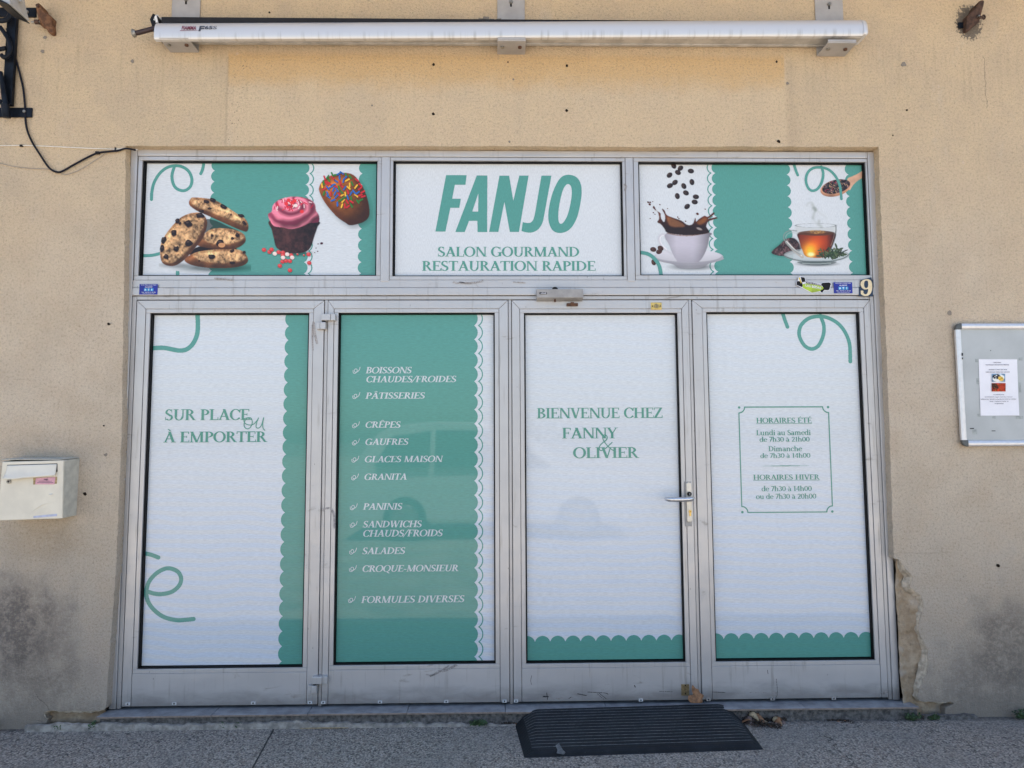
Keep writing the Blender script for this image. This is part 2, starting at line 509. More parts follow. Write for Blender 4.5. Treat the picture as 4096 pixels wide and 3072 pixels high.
M['white'] = plain('white_paint', (0.74, 0.74, 0.72), .5, 0, .05)
M['cream'] = plain('cream_enamel', (0.71, 0.655, 0.53), .42, 0, .07, 9, .0006, .1, 6)
M['cream_side'] = plain('darker_enamel', (0.50, 0.49, 0.42), .6, 0, .13, 25)  # darker, cooler cream than the mailbox door
M['pink'] = plain('pink_label', (0.68, 0.36, 0.42), .6)
M['bluelabel'] = plain('faded_blue_label', (0.46, 0.49, 0.62), .6)
M['inkdark'] = plain('dark_ink', (0.03, 0.02, 0.06), .6)
M['board'] = plain('board_grey', (0.42, 0.445, 0.445), .35, 0, .07, 5)
M['board_alu'] = plain('satin_aluminium', (0.66, 0.66, 0.67), .33, .5, .05, 40)
M['board_cap'] = plain('grey_corner_plastic', (0.075, 0.085, 0.085), .5)
M['paper'] = plain('white_paper', (0.80, 0.80, 0.84), .7, 0, .02, 20, .0015, 0, 12)
M['tape'] = plain('old_tape', (0.31, 0.34, 0.33), .4, 0, .2, 60)
M['sill'] = plain('slate_tile', (0.25, 0.255, 0.265), .5, 0, .25, 14, .001)
M['sill_edge'] = plain('tile_edge', (0.26, 0.20, 0.16), .8, 0, .2, 40)
M['mortar'] = plain('grey_mortar', (0.13, 0.12, 0.11), .95, 0, .5, 45, .006, 0, 90)
M['footing'] = plain('pale_concrete', (0.34, 0.31, 0.27), .95, 0, .35, 30, .006, 0, 70)
M['rubber'] = make_mat_rubber()
M['dust'] = plain('dusty_groove', (0.14, 0.148, 0.15), .9, 0, .35, 60)
M['leaf'] = plain('dry_leaf', (0.26, 0.13, 0.06), .7, 0, .4, 50, .002, 0, 60)
M['leaf_pale'] = plain('pale_dry_leaf', (0.38, 0.29, 0.17), .7, 0, .3, 60)
M['leaf_grey'] = plain('grey_brown_leaf', (0.17, 0.12, 0.10), .75, 0, .3, 60)
M['flap'] = plain('pale_flap_enamel', (0.72, 0.68, 0.58), .5, 0, .04, 9)
M['humus'] = plain('dark_humus', (0.060, 0.043, 0.032), .95, 0, .6, 120, .006, 0, 200)
M['weed'] = plain('weed_leaf', (0.045, 0.085, 0.030), .6, 0, .4, 60)
M['stickerblue'] = plain('blue_sticker', (0.010, 0.018, 0.26), .3)
M['cyan'] = plain('cyan_ink', (0.05, 0.36, 0.66), .3)
M['stickerwhite'] = plain('white_ink', (0.75, 0.75, 0.80), .4)
M['lime'] = plain('lime_ink', (0.33, 0.45, 0.03), .3, 0, .35, 14)
M['yellow'] = plain('yellow_ink', (0.70, 0.52, 0.04), .3)
M['navy'] = plain('navy_enamel', (0.008, 0.022, 0.055), .3)
M['digit'] = plain('cream_digit', (0.72, 0.60, 0.38), .4)
M['redink'] = plain('red_ink', (0.17, 0.02, 0.04), .4)
M['greyink'] = plain('slate_ink', (0.055, 0.06, 0.075), .4)
M['smudge'] = plain('brown_smear', (0.33, 0.305, 0.29), .7, 0, .3, 80)
M['smudge_dark'] = plain('black_scuff', (0.035, 0.032, 0.034), .7, 0, .3, 80)
M['lamp'] = plain('lamp_grey', (0.42, 0.42, 0.40), .4, .1, .1, 30)
M['hole'] = plain('wall_hole', (0.02, 0.014, 0.010), .95)
M['plug'] = plain('grey_filler', (0.22, 0.19, 0.155), .9)

# ------------------------------------------------------------------ building blocks
WLOC = {}


def tag(o, label=None, cat=None, group=None, kind=None):
    if label: o['label'] = label
    if cat: o['category'] = cat
    if group: o['group'] = group
    if kind: o['kind'] = kind
    return o


def thing(name, loc, label, cat, group=None):
    o = bpy.data.objects.new(name, None)
    COL.objects.link(o)
    o.empty_display_size = .05
    o.location = loc
    WLOC[o.name] = Vector(loc)
    return tag(o, label, cat, group)


def finish(name, me, mats, parent, smooth=0, bevel=0, seg=2):
    """link mesh me (given in world metres) with its origin at its own base, under parent"""
    n = len(me.vertices)
    co = np.empty(n * 3, np.float32)
    me.vertices.foreach_get('co', co)
    co = co.reshape(-1, 3)
    lo, hi = co.min(0), co.max(0)
    org = Vector(((lo[0] + hi[0]) / 2, (lo[1] + hi[1]) / 2, lo[2]))
    me.vertices.foreach_set('co', (co - np.array(org, np.float32)).ravel())
    for m in mats: me.materials.append(m)
    me.update()
    o = bpy.data.objects.new(name, me)
    COL.objects.link(o)
    if parent is not None:
        o.parent = parent
        o.location = org - WLOC[parent.name]
    else:
        o.location = org
    WLOC[o.name] = org
    if smooth:
        me.polygons.foreach_set('use_smooth', np.ones(len(me.polygons), bool))
        me.set_sharp_from_angle(angle=math.radians(smooth))
    if bevel:
        b = o.modifiers.new('bevel', 'BEVEL')
        b.width = bevel
        b.segments = seg
        b.limit_method = 'ANGLE'
        b.angle_limit = math.radians(40)
    return o


class MB:
    def __init__(s):
        s.v, s.f, s.mi, s.cur = [], [], [], 0

    def mat(s, i):
        s.cur = i
        return s

    def add(s, vs, fs):
        b = len(s.v)
        s.v += [tuple(map(float, q)) for q in vs]
        s.f += [tuple(b + i for i in f) for f in fs]
        s.mi += [s.cur] * len(fs)
        return s

    def box(s, x0, x1, y0, y1, z0, z1):
        v = [(x0, y0, z0), (x1, y0, z0), (x1, y1, z0), (x0, y1, z0), (x0, y0, z1), (x1, y0, z1), (x1, y1, z1), (x0, y1, z1)]
        return s.add(v, [(0, 3, 2, 1), (4, 5, 6, 7), (0, 1, 5, 4), (1, 2, 6, 5), (2, 3, 7, 6), (3, 0, 4, 7)])

    def prism(s, poly, y0, y1):
        """extrude an (x, z) polygon between depths y0 (front) and y1"""
        a = sum(p[0] * q[1] - q[0] * p[1] for p, q in zip(poly, poly[1:] + poly[:1]))
        if a < 0: poly = poly[::-1]
        n = len(poly)
        v = [(x, y0, z) for x, z in poly] + [(x, y1, z) for x, z in poly]
        f = [tuple(range(n)), tuple(range(2 * n - 1, n - 1, -1))]
        f += [(i, i + n, (i + 1) % n + n, (i + 1) % n) for i in range(n)]
        return s.add(v, f)

    def extr(s, sec, x0, x1, dz=0.0, n=1):
        """extrude a (y, z) section along x, the far end raised by dz"""
        k = len(sec)
        v = []
        for i in range(n + 1):
            t = i / n
            v += [(x0 + (x1 - x0) * t, y, z + dz * t) for y, z in sec]
        f = []
        for i in range(n):
            f += [(i * k + j, i * k + (j + 1) % k, (i + 1) * k + (j + 1) % k, (i + 1) * k + j) for j in range(k)]
        f += [tuple(range(k - 1, -1, -1)), tuple(n * k + j for j in range(k))]
        return s.add(v, f)

    def tube(s, path, r, n=8, caps=True, flat=1.0):
        path = [Vector(p) for p in path]
        rs = r if isinstance(r, (list, tuple)) else [r] * len(path)
        rings = []
        up = Vector((0.13, 1, 0.21)).normalized()
        for i, p in enumerate(path):
            d = (path[min(i + 1, len(path) - 1)] - path[max(i - 1, 0)]).normalized()
            a = d.cross(up)
            if a.length < 1e-4: a = d.cross(Vector((1, 0, 0)))
            a.normalize()
            b = a.cross(d).normalized()
            rings.append([p + a * (math.cos(2 * math.pi * k / n) * rs[i]) + b * (math.sin(2 * math.pi * k / n) * rs[i] * flat) for k in range(n)])
        v = [q for ring in rings for q in ring]
        f = []
        for i in range(len(path) - 1):
            f += [(i * n + k, i * n + (k + 1) % n, (i + 1) * n + (k + 1) % n, (i + 1) * n + k) for k in range(n)]
        if caps: f += [tuple(range(n - 1, -1, -1)), tuple((len(path) - 1) * n + k for k in range(n))]
        return s.add(v, f)

    def disc(s, x, z, r, y0, y1, n=16, rz=None):
        return s.prism([(x + r * math.cos(2 * math.pi * k / n), z + (rz or r) * math.sin(2 * math.pi * k / n)) for k in range(n)], y0, y1)

    def build(s, name, mats, parent=None, smooth=0, bevel=0, seg=2):
        me = bpy.data.meshes.new(name)
        me.from_pydata(s.v, [], s.f)
        if not isinstance(mats, (list, tuple)): mats = [mats]
        if len(mats) > 1: me.polygons.foreach_set('material_index', s.mi)
        return finish(name, me, mats, parent, smooth, bevel, seg)


def catmull(pts, n=8, closed=False):
    pts = [np.array(p, float) for p in pts]
    k = len(pts)
    out = []
    for i in range(k if closed else k - 1):
        p0 = pts[(i - 1) % k] if closed or i > 0 else pts[0]
        p1, p2 = pts[i], pts[(i + 1) % k]
        p3 = pts[(i + 2) % k] if closed or i < k - 2 else pts[-1]
        for j in range(n):
            t = j / n
            out.append(.5 * ((2 * p1) + (p2 - p0) * t + (2 * p0 - 5 * p1 + 4 * p2 - p3) * t * t + (3 * p1 - p0 - 3 * p2 + p3) * t ** 3))
    if not closed: out.append(pts[-1])
    return [tuple(p) for p in out]


# ------------------------------------------------------------------ flat graphics: masks turned into thin meshes
class Canvas:
    """a raster in (x, z) metres used to cut flat prints out of film"""
    def __init__(s, x0, x1, z0, z1, res=.001):
        s.x0, s.z0, s.res = x0, z0, res
        s.w, s.h = max(1, int(round((x1 - x0) / res))), max(1, int(round((z1 - z0) / res)))
        s.m = np.zeros((s.h, s.w), bool)

    def fill(s, poly, val=True):
        q = np.array([((x - s.x0) / s.res - .5, (z - s.z0) / s.res - .5) for x, z in poly])
        lo, hi = max(0, int(math.floor(q[:, 1].min()))), min(s.h - 1, int(math.ceil(q[:, 1].max())))
        x1, y1 = q[:, 0], q[:, 1]
        x2, y2 = np.roll(x1, -1), np.roll(y1, -1)
        for r in range(lo, hi + 1):
            k = (y1 <= r) != (y2 <= r)
            if not k.any(): continue
            xs = np.sort(x1[k] + (r - y1[k]) / (y2[k] - y1[k]) * (x2[k] - x1[k]))
            for a, b in zip(xs[::2], xs[1::2]):
                a_, b_ = max(0, int(math.ceil(a))), min(s.w - 1, int(math.floor(b)))
                if b_ >= a_: s.m[r, a_:b_ + 1] = val
        return s

    def stroke(s, pts, width, val=True):
        r = width / 2 / s.res
        q = [((x - s.x0) / s.res - .5, (z - s.z0) / s.res - .5) for x, z in pts]
        for (xa, ya), (xb, yb) in zip(q, q[1:]):
            i0, i1 = max(0, int(min(xa, xb) - r - 1)), min(s.w, int(max(xa, xb) + r + 2))
            j0, j1 = max(0, int(min(ya, yb) - r - 1)), min(s.h, int(max(ya, yb) + r + 2))
            if i1 <= i0 or j1 <= j0: continue
            X, Y = np.meshgrid(np.arange(i0, i1), np.arange(j0, j1))
            dx, dy = xb - xa, yb - ya
            L = dx * dx + dy * dy + 1e-9
            t = np.clip(((X - xa) * dx + (Y - ya) * dy) / L, 0, 1)
            d = np.hypot(X - xa - t * dx, Y - ya - t * dy)
            s.m[j0:j1, i0:i1][d <= r] = val
        return s

    def build(s, name, mat, y, parent):
        if not s.m.any(): return None
        rects, open_ = [], {}
        for r in range(s.h + 1):
            runs = set()
            if r < s.h:
                row = np.diff(np.concatenate(([0], s.m[r].astype(np.int8), [0])))
                runs = set(zip(np.nonzero(row == 1)[0].tolist(), np.nonzero(row == -1)[0].tolist()))
            for k in [k for k in open_ if k not in runs]:
                rects.append((k[0], k[1], open_.pop(k), r))
            for k in runs:
                if k not in open_: open_[k] = r
        v, f = [], []
        for a, b, c, d in rects:
            i = len(v)
            xa, xb = s.x0 + a * s.res, s.x0 + b * s.res
            za, zb = s.z0 + c * s.res, s.z0 + d * s.res
            v += [(xa, y, za), (xb, y, za), (xb, y, zb), (xa, y, zb)]
            f.append((i, i + 1, i + 2, i + 3))
        me = bpy.data.meshes.new(name)
        me.from_pydata(v, [], f)
        return finish(name, me, [mat], parent)


# --- a transitional serif alphabet, drawn as strokes (cap height = 1)
S_, T_, H_ = .158, .068, .05


def _r(x0, y0, x1, y1): return [(x0, y0), (x1, y0), (x1, y1), (x0, y1)]


def _arc(cx, cy, rx, ry, a0, a1, s=S_, t=T_):
    A = [math.radians(a0 + (a1 - a0) * i / 28) for i in range(29)]
    o = [(cx + rx * math.cos(a), cy + ry * math.sin(a)) for a in A]
    i = [(cx + (rx - s) * math.cos(a), cy + (ry - t) * math.sin(a)) for a in A]
    return o + i[::-1]


def _d(xa, ya, xb, yb, w): return [(xa - w / 2, ya), (xa + w / 2, ya), (xb + w / 2, yb), (xb - w / 2, yb)]


def _v(x, y0=0., y1=1., bot=1, top=1, w=S_, e=.075):
    o = [_r(x, y0, x + w, y1)]
    if bot: o.append(_r(x - e, y0, x + w + e, y0 + H_))
    if top: o.append(_r(x - e, y1 - H_, x + w + e, y1))
    return o


def _accent(kind, cx, y):
    if kind == 'g': return [_d(cx + .06, y, cx - .10, y + .20, .10)]
    if kind == 'a': return [_d(cx - .06, y, cx + .10, y + .20, .10)]
    return [_d(cx - .16, y, cx, y + .17, .08), _d(cx + .16, y, cx, y + .17, .08)]


def glyphs():
    g = {}
    g['A'] = (.76, [_d(.11, 0, .40, 1, T_ * 1.3), _d(.64, 0, .37, 1, S_ * 1.08), _r(.20, .30, .58, .30 + T_), _r(.0, 0, .25, H_), _r(.48, 0, .80, H_)])
    g['B'] = (.66, _v(.10) + [_arc(.28, .755, .30, .245, -90, 90), _arc(.28, .27, .35, .27, -90, 90), _r(.2, 1 - T_, .30, 1), _r(.2, .51, .30, .51 + T_), _r(.2, 0, .30, T_)])
    g['C'] = (.72, [_arc(.40, .5, .38, .52, 42, 318), _r(.655, .68, .70, 1.0), _d(.64, .70, .67, .93, .10), _d(.67, .10, .62, .25, .07)])
    g['D'] = (.80, _v(.10) + [_arc(.28, .5, .48, .5, -90, 90), _r(.2, 1 - T_, .30, 1), _r(.2, 0, .30, T_)])
    g['E'] = (.64, _v(.10) + [_r(.1, 1 - T_, .58, 1), _r(.1, .48, .46, .48 + T_), _r(.1, 0, .60, T_), _r(.54, .78, .585, 1), _r(.575, 0, .62, .24), _r(.43, .40, .47, .62)])
    g['F'] = (.60, _v(.10) + [_r(.1, 1 - T_, .57, 1), _r(.1, .48, .45, .48 + T_), _r(.53, .76, .575, 1), _r(.42, .39, .46, .63)])
    g['G'] = (.80, [_arc(.40, .5, .38, .52, 42, 330), _r(.64, .70, .68, 1.0), _r(.57, .04, .57 + S_, .42), _r(.49, .40, .80, .40 + H_)])
    g['H'] = (.84, _v(.10) + _v(.58) + [_r(.2, .47, .62, .47 + T_)])
    g['I'] = (.36, _v(.10))
    g['J'] = (.42, _v(.16, .1, 1, 0, 1) + [_arc(.10, .12, .22, .24, -150, 0, S_, .08)])
    g['L'] = (.62, _v(.10) + [_r(.1, 0, .58, T_), _r(.555, 0, .60, .27)])
    g['M'] = (.98, _v(.12, w=.075) + _v(.72) + [_d(.16, 1, .49, 0, S_), _d(.77, 1, .49, 0, .07)])
    g['N'] = (.82, _v(.11, w=.075) + _v(.66, w=.075) + [_d(.16, 1, .68, 0, S_)])
    g['O'] = (.82, [_arc(.41, .5, .40, .52, 0, 360)])
    g['P'] = (.62, _v(.10) + [_arc(.27, .725, .33, .275, -90, 90), _r(.2, 1 - T_, .29, 1), _r(.2, .45, .29, .45 + T_)])
    g['Q'] = (.82, [_arc(.41, .5, .40, .52, 0, 360), _d(.72, -.22, .42, .06, .17)])
    g['R'] = (.72, _v(.10) + [_arc(.27, .74, .30, .26, -90, 90), _r(.2, 1 - T_, .29, 1), _r(.2, .48, .29, .48 + T_), _d(.63, 0, .36, .50, S_), _r(.55, 0, .76, H_)])
    g['S'] = (.56, [_arc(.27, .745, .23, .27, 35, 255, .13, T_), _arc(.28, .265, .25, .28, -145, 80, .14, T_), _d(.40, .36, .13, .66, .20), _r(.42, .72, .46, 1.0), _r(.04, .0, .08, .30)])
    g['T'] = (.68, _v(.26, top=0) + [_r(.03, 1 - T_, .66, 1), _r(.03, .76, .075, 1), _r(.615, .76, .66, 1)])
    g['U'] = (.78, [_r(.11, .32, .11 + S_, 1), _r(.60, .32, .68, 1), _arc(.395, .34, .285, .36, 180, 360, .13, .075), _r(.03, 1 - H_, .35, 1), _r(.52, 1 - H_, .76, 1)])
    g['V'] = (.74, [_d(.15, 1, .40, 0, S_ * 1.05), _d(.63, 1, .41, 0, .07), _r(.0, 1 - H_, .30, 1), _r(.51, 1 - H_, .76, 1)])
    g['W'] = (1.08, [_d(.14, 1, .34, 0, S_), _d(.52, 1, .35, 0, .065), _d(.52, 1, .73, 0, S_), _d(.96, 1, .74, 0, .065), _r(0, 1 - H_, .29, 1), _r(.84, 1 - H_, 1.1, 1), _r(.40, 1 - H_, .64, 1)])
    g['Y'] = (.72, [_d(.13, 1, .36, .45, S_), _d(.62, 1, .38, .45, .07), _r(.28, 0, .28 + S_, .48), _r(.20, 0, .53, H_), _r(0, 1 - H_, .28, 1), _r(.50, 1 - H_, .74, 1)])
    g['Z'] = (.66, [_d(.10, 0, .55, 1, S_ * 1.1), _r(.04, 1 - T_, .60, 1), _r(.05, 0, .62, T_), _r(.04, .76, .085, 1), _r(.58, 0, .625, .25)])
    g['/'] = (.40, [_d(-.02, -.12, .40, 1.06, .08)])
    g['-'] = (.36, [_r(.04, .30, .32, .39)])
    for base, ch, k, cx in (('A', 'À', 'g', .38), ('A', 'Â', 'c', .38), ('E', 'Ê', 'c', .34), ('E', 'É', 'a', .34)):
        g[ch] = (g[base][0], g[base][1] + _accent(k, cx, 1.06))
    X = .68
    s2 = .14
    ls = lambda x, y1=X: _v(x, 0, y1, 1, 0, s2, .06) + [_r(x - .07, y1 - H_, x + s2, y1)]
    g['a'] = (.56, [_r(.33, .06, .33 + s2, .45), _arc(.24, .42, .23, .27, 0, 150, s2, T_), _arc(.22, .19, .20, .21, 0, 360, .12, T_), _r(.33, 0, .56, H_)])
    g['c'] = (.52, [_arc(.29, .34, .27, .36, 45, 315, s2, T_), _d(.43, .50, .46, .62, .10)])
    g['d'] = (.64, [_arc(.28, .34, .26, .36, 0, 360, s2, T_), _r(.42, 0, .42 + s2, 1.06), _r(.34, 1.01, .5, 1.06), _r(.42, 0, .64, H_)])
    g['e'] = (.54, [_arc(.29, .34, .27, .36, 8, 320, s2, T_), _r(.12, .36, .55, .36 + T_)])
    g['h'] = (.68, _v(.09, 0, 1.06, 1, 0, s2, .06) + [_r(.02, 1.01, .15, 1.06), _arc(.34, .44, .24, .26, 0, 150, s2, .09)] + _v(.44, 0, .46, 1, 0, s2, .06))
    g['i'] = (.34, ls(.10) + [_arc(.17, .90, .085, .085, 0, 360, .085, .085)])
    g['m'] = (1.02, ls(.10) + [_arc(.33, .44, .23, .26, 0, 150, s2, .09), _arc(.66, .44, .23, .26, 0, 150, s2, .09)] + _v(.42, 0, .46, 1, 0, s2, .06) + _v(.75, 0, .46, 1, 0, s2, .06))
    g['n'] = (.70, ls(.10) + [_arc(.35, .44, .24, .26, 0, 150, s2, .09)] + _v(.45, 0, .46, 1, 0, s2, .06))
    g['o'] = (.62, [_arc(.31, .34, .29, .36, 0, 360, s2, T_)])
    g['u'] = (.68, [_r(.09, .22, .09 + s2, X), _r(.44, 0, .44 + s2, X), _arc(.33, .24, .24, .26, 180, 330, s2, .09), _r(.02, X - H_, .16, X), _r(.36, X - H_, .5, X), _r(.44, 0, .66, H_)])
    g['à'] = (g['a'][0], g['a'][1] + [_d(.28, .75, .14, .94, .09)])
    g['0'] = (.60, [_arc(.30, .5, .28, .5, 0, 360, s2, T_)])
    g['1'] = (.44, _v(.16, 0, 1, 1, 0, s2, .09) + [_r(.06, .88, .2, .95)])
    g['2'] = (.56, [_arc(.27, .72, .24, .28, -40, 165, s2, T_), _d(.12, .05, .42, .60, .13), _r(.04, 0, .52, .11)])
    g['3'] = (.54, [_arc(.25, .75, .22, .25, -90, 160, s2, T_), _arc(.25, .26, .25, .27, -160, 90, s2, T_)])
    g['4'] = (.60, [_r(.34, 0, .34 + s2, 1), _r(.03, .26, .57, .34), _d(.07, .28, .40, 1, .08), _r(.26, 0, .56, H_)])
    g['7'] = (.54, [_r(.05, .88, .52, 1), _d(.18, 0, .47, .92, .14)])
    return g


GL = glyphs()


def serif(text, xl, xr, zb, cap, name, mat, y, parent, slant=0.0, rules=()):
    adv, x = [], 0.0
    for ch in text:
        w = .34 if ch == ' ' else GL[ch][0]
        adv.append(x)
        x += w - .035
    k = (xr - xl) / (x + .035)
    out, i = None, 0
    for word in text.split(' '):
        a0, a1 = adv[i], adv[i + len(word) - 1] + GL[word[-1]][0]
        cv = Canvas(xl + a0 * k - .012, xl + a1 * k + .014 + cap * abs(slant), zb - cap * .3, zb + cap * 1.35, .0008)
        for ch, a in zip(word, adv[i:]):
            for poly in GL[ch][1]:
                cv.fill([(xl + (a + px) * k + slant * py * cap, zb + py * cap) for px, py in poly])
        i += len(word) + 1
        out = cv.build(name, mat, y, parent)
    for (a, b, dz, th) in rules:
        cv = Canvas(a, b, zb + dz - .002, zb + dz + th + .002, .0006)
        cv.fill([(a, zb + dz), (b, zb + dz), (b, zb + dz + th), (a, zb + dz + th)])
        cv.build('underline', mat, y, parent)
    return out


def sans(lines, y, mb, shear=0.0, tilt=0.0, bold=0.0):
    """built-in sans lettering: lines of (text, x left, x right, z base, cap height)"""
    for (text, xl, xr, zb, cap) in lines:
        cu = bpy.data.curves.new('lettering_curve', 'FONT')
        cu.body = text
        cu.size = 1
        cu.resolution_u = 2
        cu.offset = bold
        ob = bpy.data.objects.new('lettering_curve', cu)
        COL.objects.link(ob)
        dg = bpy.context.evaluated_depsgraph_get()
        me = bpy.data.meshes.new_from_object(ob.evaluated_get(dg))
        vs = np.array([v.co[:] for v in me.vertices])
        fs = [tuple(p.vertices) for p in me.polygons]
        bpy.data.objects.remove(ob)
        bpy.data.curves.remove(cu)
        x0, x1 = vs[:, 0].min(), vs[:, 0].max()
        kx = (xr - xl) / max(1e-6, x1 - x0)
        kz = cap / .70
        out = [(xl + (a - x0) * kx + shear * b * kz, y, zb + b * kz + tilt * (a - x0) * kx) for a, b, _ in vs]
        mb.add(out, fs)
        bpy.data.meshes.remove(me)
    return mb


# ------------------------------------------------------------------ printed pictures (flat prints: colours are ink on the film)
def _box(a, r, n=2):
    for _ in range(n):
        for ax in (0, 1):
            p = np.pad(a, [(r + 1, r) if i == ax else (0, 0) for i in range(a.ndim)], mode='edge')
            c = np.cumsum(p, axis=ax)
            i1 = [slice(None)] * a.ndim
            i0 = [slice(None)] * a.ndim
            i1[ax], i0[ax] = slice(2 * r + 1, None), slice(0, -2 * r - 1)
            a = (c[tuple(i1)] - c[tuple(i0)]) / (2 * r + 1)
    return a


class Pic:
    """a raster painted in zoom pixels, then laid out as one flat mesh with its colours as ink"""
    def __init__(s, zm, x0, y0, x1, y1, k=2.5):
        s.zm, s.x0, s.y0, s.k = zm, x0, y0, k
        s.w, s.h = int((x1 - x0) / k), int((y1 - y0) / k)
        s.rgb = np.zeros((s.h, s.w, 3))
        s.a = np.zeros((s.h, s.w))
        s.X, s.Y = np.meshgrid(x0 + (np.arange(s.w) + .5) * k, y0 + (np.arange(s.h) + .5) * k)

    def cv(s):
        c = Canvas(0, s.w, 0, s.h, 1)
        return c

    def tr(s, pts): return [((x - s.x0) / s.k, (y - s.y0) / s.k) for x, y in pts]

    def poly(s, pts, smooth=6, soft=1):
        c = s.cv()
        c.fill(s.tr(catmull(pts, smooth, True) if smooth else pts))
        return _box(c.m.astype(float), soft, 1) if soft else c.m.astype(float)

    def line(s, pts, w, soft=1, smooth=6):
        c = s.cv()
        c.stroke(s.tr(catmull(pts, smooth) if smooth else pts), w / s.k)
        return _box(c.m.astype(float), soft, 1) if soft else c.m.astype(float)

    def ell(s, cx, cy, rx, ry, rot=0, soft=.12):
        a = math.radians(rot)
        dx, dy = s.X - cx, s.Y - cy
        u, v = (dx * math.cos(a) + dy * math.sin(a)) / rx, (-dx * math.sin(a) + dy * math.cos(a)) / ry
        return np.clip((1 - np.hypot(u, v)) / soft + .5, 0, 1)

    def noise(s, size, octs=3, seed=0):
        r = np.random.default_rng(seed)
        out, amp, tot = np.zeros((s.h, s.w)), 1, 0
        for o in range(octs):
            g = r.random((int(s.h * s.k / size) + 3, int(s.w * s.k / size) + 3))
            yy, xx = np.arange(s.h) * s.k / size, np.arange(s.w) * s.k / size
            i, j = yy.astype(int), xx.astype(int)
            fy, fx = (yy - i)[:, None], (xx - j)[None, :]
            fy, fx = fy * fy * (3 - 2 * fy), fx * fx * (3 - 2 * fx)
            v = (g[i][:, j] * (1 - fx) + g[i][:, j + 1] * fx) * (1 - fy) + (g[i + 1][:, j] * (1 - fx) + g[i + 1][:, j + 1] * fx) * fy
            out += v * amp
            tot += amp
            amp *= .55
            size /= 2.1
        return out / tot

    def put(s, mask, col, op=1.0):
        m = np.clip(mask * op, 0, 1)
        c = np.array(col, float)
        if c.ndim == 1: c = np.broadcast_to(c, s.rgb.shape)
        na = m + s.a * (1 - m)
        k = np.where(na > 1e-6, m / np.maximum(na, 1e-6), 0)[..., None]
        s.rgb = s.rgb * (1 - k) + c * k
        s.a = na

    def relief(s, mask, r, lx=-.5, ly=-.8):
        b = _box(mask, r)
        gy, gx = np.gradient(b)
        return (gx * -lx + gy * -ly) * r * 2, b

    def build(s, name, y, parent, bgfn):
        keep = s.a > .04
        X, Z = s.zm.grid(s.x0 + np.arange(s.w + 1) * s.k, s.y0 + np.arange(s.h + 1) * s.k)
        lin = np.where(s.rgb / 255 <= .04045, s.rgb / 255 / 12.92, ((np.clip(s.rgb, 0, 255) / 255 + .055) / 1.055) ** 2.4)
        lin = np.clip(lin / np.array([.64, .66, .72]) * .71, 0, .9) ** 1.12
        bgc = bgfn((X[:-1, :-1] + X[1:, 1:]) / 2, (Z[:-1, :-1] + Z[1:, 1:]) / 2)
        colr = lin * s.a[..., None] + bgc * (1 - s.a[..., None])
        jj, ii = np.nonzero(keep)
        W = s.w + 1
        q = np.stack([jj * W + ii, (jj + 1) * W + ii, (jj + 1) * W + ii + 1, jj * W + ii + 1], 1)
        used, inv = np.unique(q.ravel(), return_inverse=True)
        me = bpy.data.meshes.new(name)
        me.vertices.add(len(used))
        co = np.stack([X.ravel()[used], np.full(len(used), y), Z.ravel()[used]], 1)
        me.vertices.foreach_set('co', co.astype(np.float32).ravel())
        n = len(q)
        me.loops.add(n * 4)
        me.polygons.add(n)
        me.loops.foreach_set('vertex_index', inv.reshape(-1).astype(np.int32))
        me.polygons.foreach_set('loop_start', (np.arange(n) * 4).astype(np.int32))
        me.update(calc_edges=True)
        at = me.color_attributes.new('ink', 'FLOAT_COLOR', 'CORNER')
        c4 = np.ones((n, 4, 4), np.float32)
        c4[:, :, :3] = colr[jj, ii][:, None, :]
        at.data.foreach_set('color', c4.ravel())
        return finish(name, me, [M['ink']], parent)


# ------------------------------------------------------------------ setting: ground
GZ = -.072
me = bpy.data.meshes.new('pavement')
R_ = 400
me.from_pydata([(-R_, -R_, GZ), (R_, -R_, GZ), (R_, 30, GZ), (-R_, 30, GZ)], [], [(0, 1, 2, 3)])
g_ = finish('pavement', me, [M['asphalt']], None)
tag(g_, kind='structure')
me = bpy.data.meshes.new('street')
me.from_pydata([(-90, -60, GZ + .005), (90, -60, GZ + .005), (90, -1.75, GZ + .005), (-90, -1.75, GZ + .005)], [], [(0, 1, 2, 3)])
tag(finish('street', me, [M['street']], None), kind='structure')  # unseen pale sheet added over the pavement to bounce warm light back

# ------------------------------------------------------------------ building wall with the shopfront opening
wall_t = thing('building', (0, .3, GZ), 'ochre rendered shop building facade with grimy foot and broken plaster beside the door', 'building')


def jitter(poly, step, amp, seed):
    r = random.Random(seed)
    out = []
    for (xa, za), (xb, zb) in zip(poly, poly[1:]):
        n = max(1, int(math.hypot(xb - xa, zb - za) / step))
        for i in range(n):
            t = i / n
            a = amp if 0 < i else amp * .3
            out.append((xa + (xb - xa) * t + r.uniform(-a, a), za + (zb - za) * t + r.uniform(-a, a)))
    out.append(poly[-1])
    return out


zd = Zoom(3100, 2200, 1.9026, 0)
dam = [zd(*p) for p in ((905, 62), (940, 70), (1000, 150), (1052, 205), (1030, 282), (1115, 350), (1130, 430), (1110, 520), (1088, 590), (1110, 660),
                        (1165, 760), (1170, 870), (1150, 950), (1105, 1040), (1085, 1120), (1110, 1150), (1200, 1158), (1345, 1155), (1360, 1172))]
zl = Zoom(0, 2750, 2.458, 0)
ldm = [zl(*p) for p in ((1038, 200), (1025, 218), (860, 235), (760, 228), (640, 235), (520, 225), (450, 235), (425, 262), (440, 300), (470, 312))]
right = [(2.26, -.30), (2.26, dam[-1][1] - .022)] + dam[::-1] + [(2.030, .80), (2.040, 1.6), (2.047, 2.4), (2.052, 2.974)]
top = [(2.052, 2.974), (1.2, 2.973), (.9, 2.968), (.2, 2.971), (-1.0, 2.968), (-2.060, 2.965)]
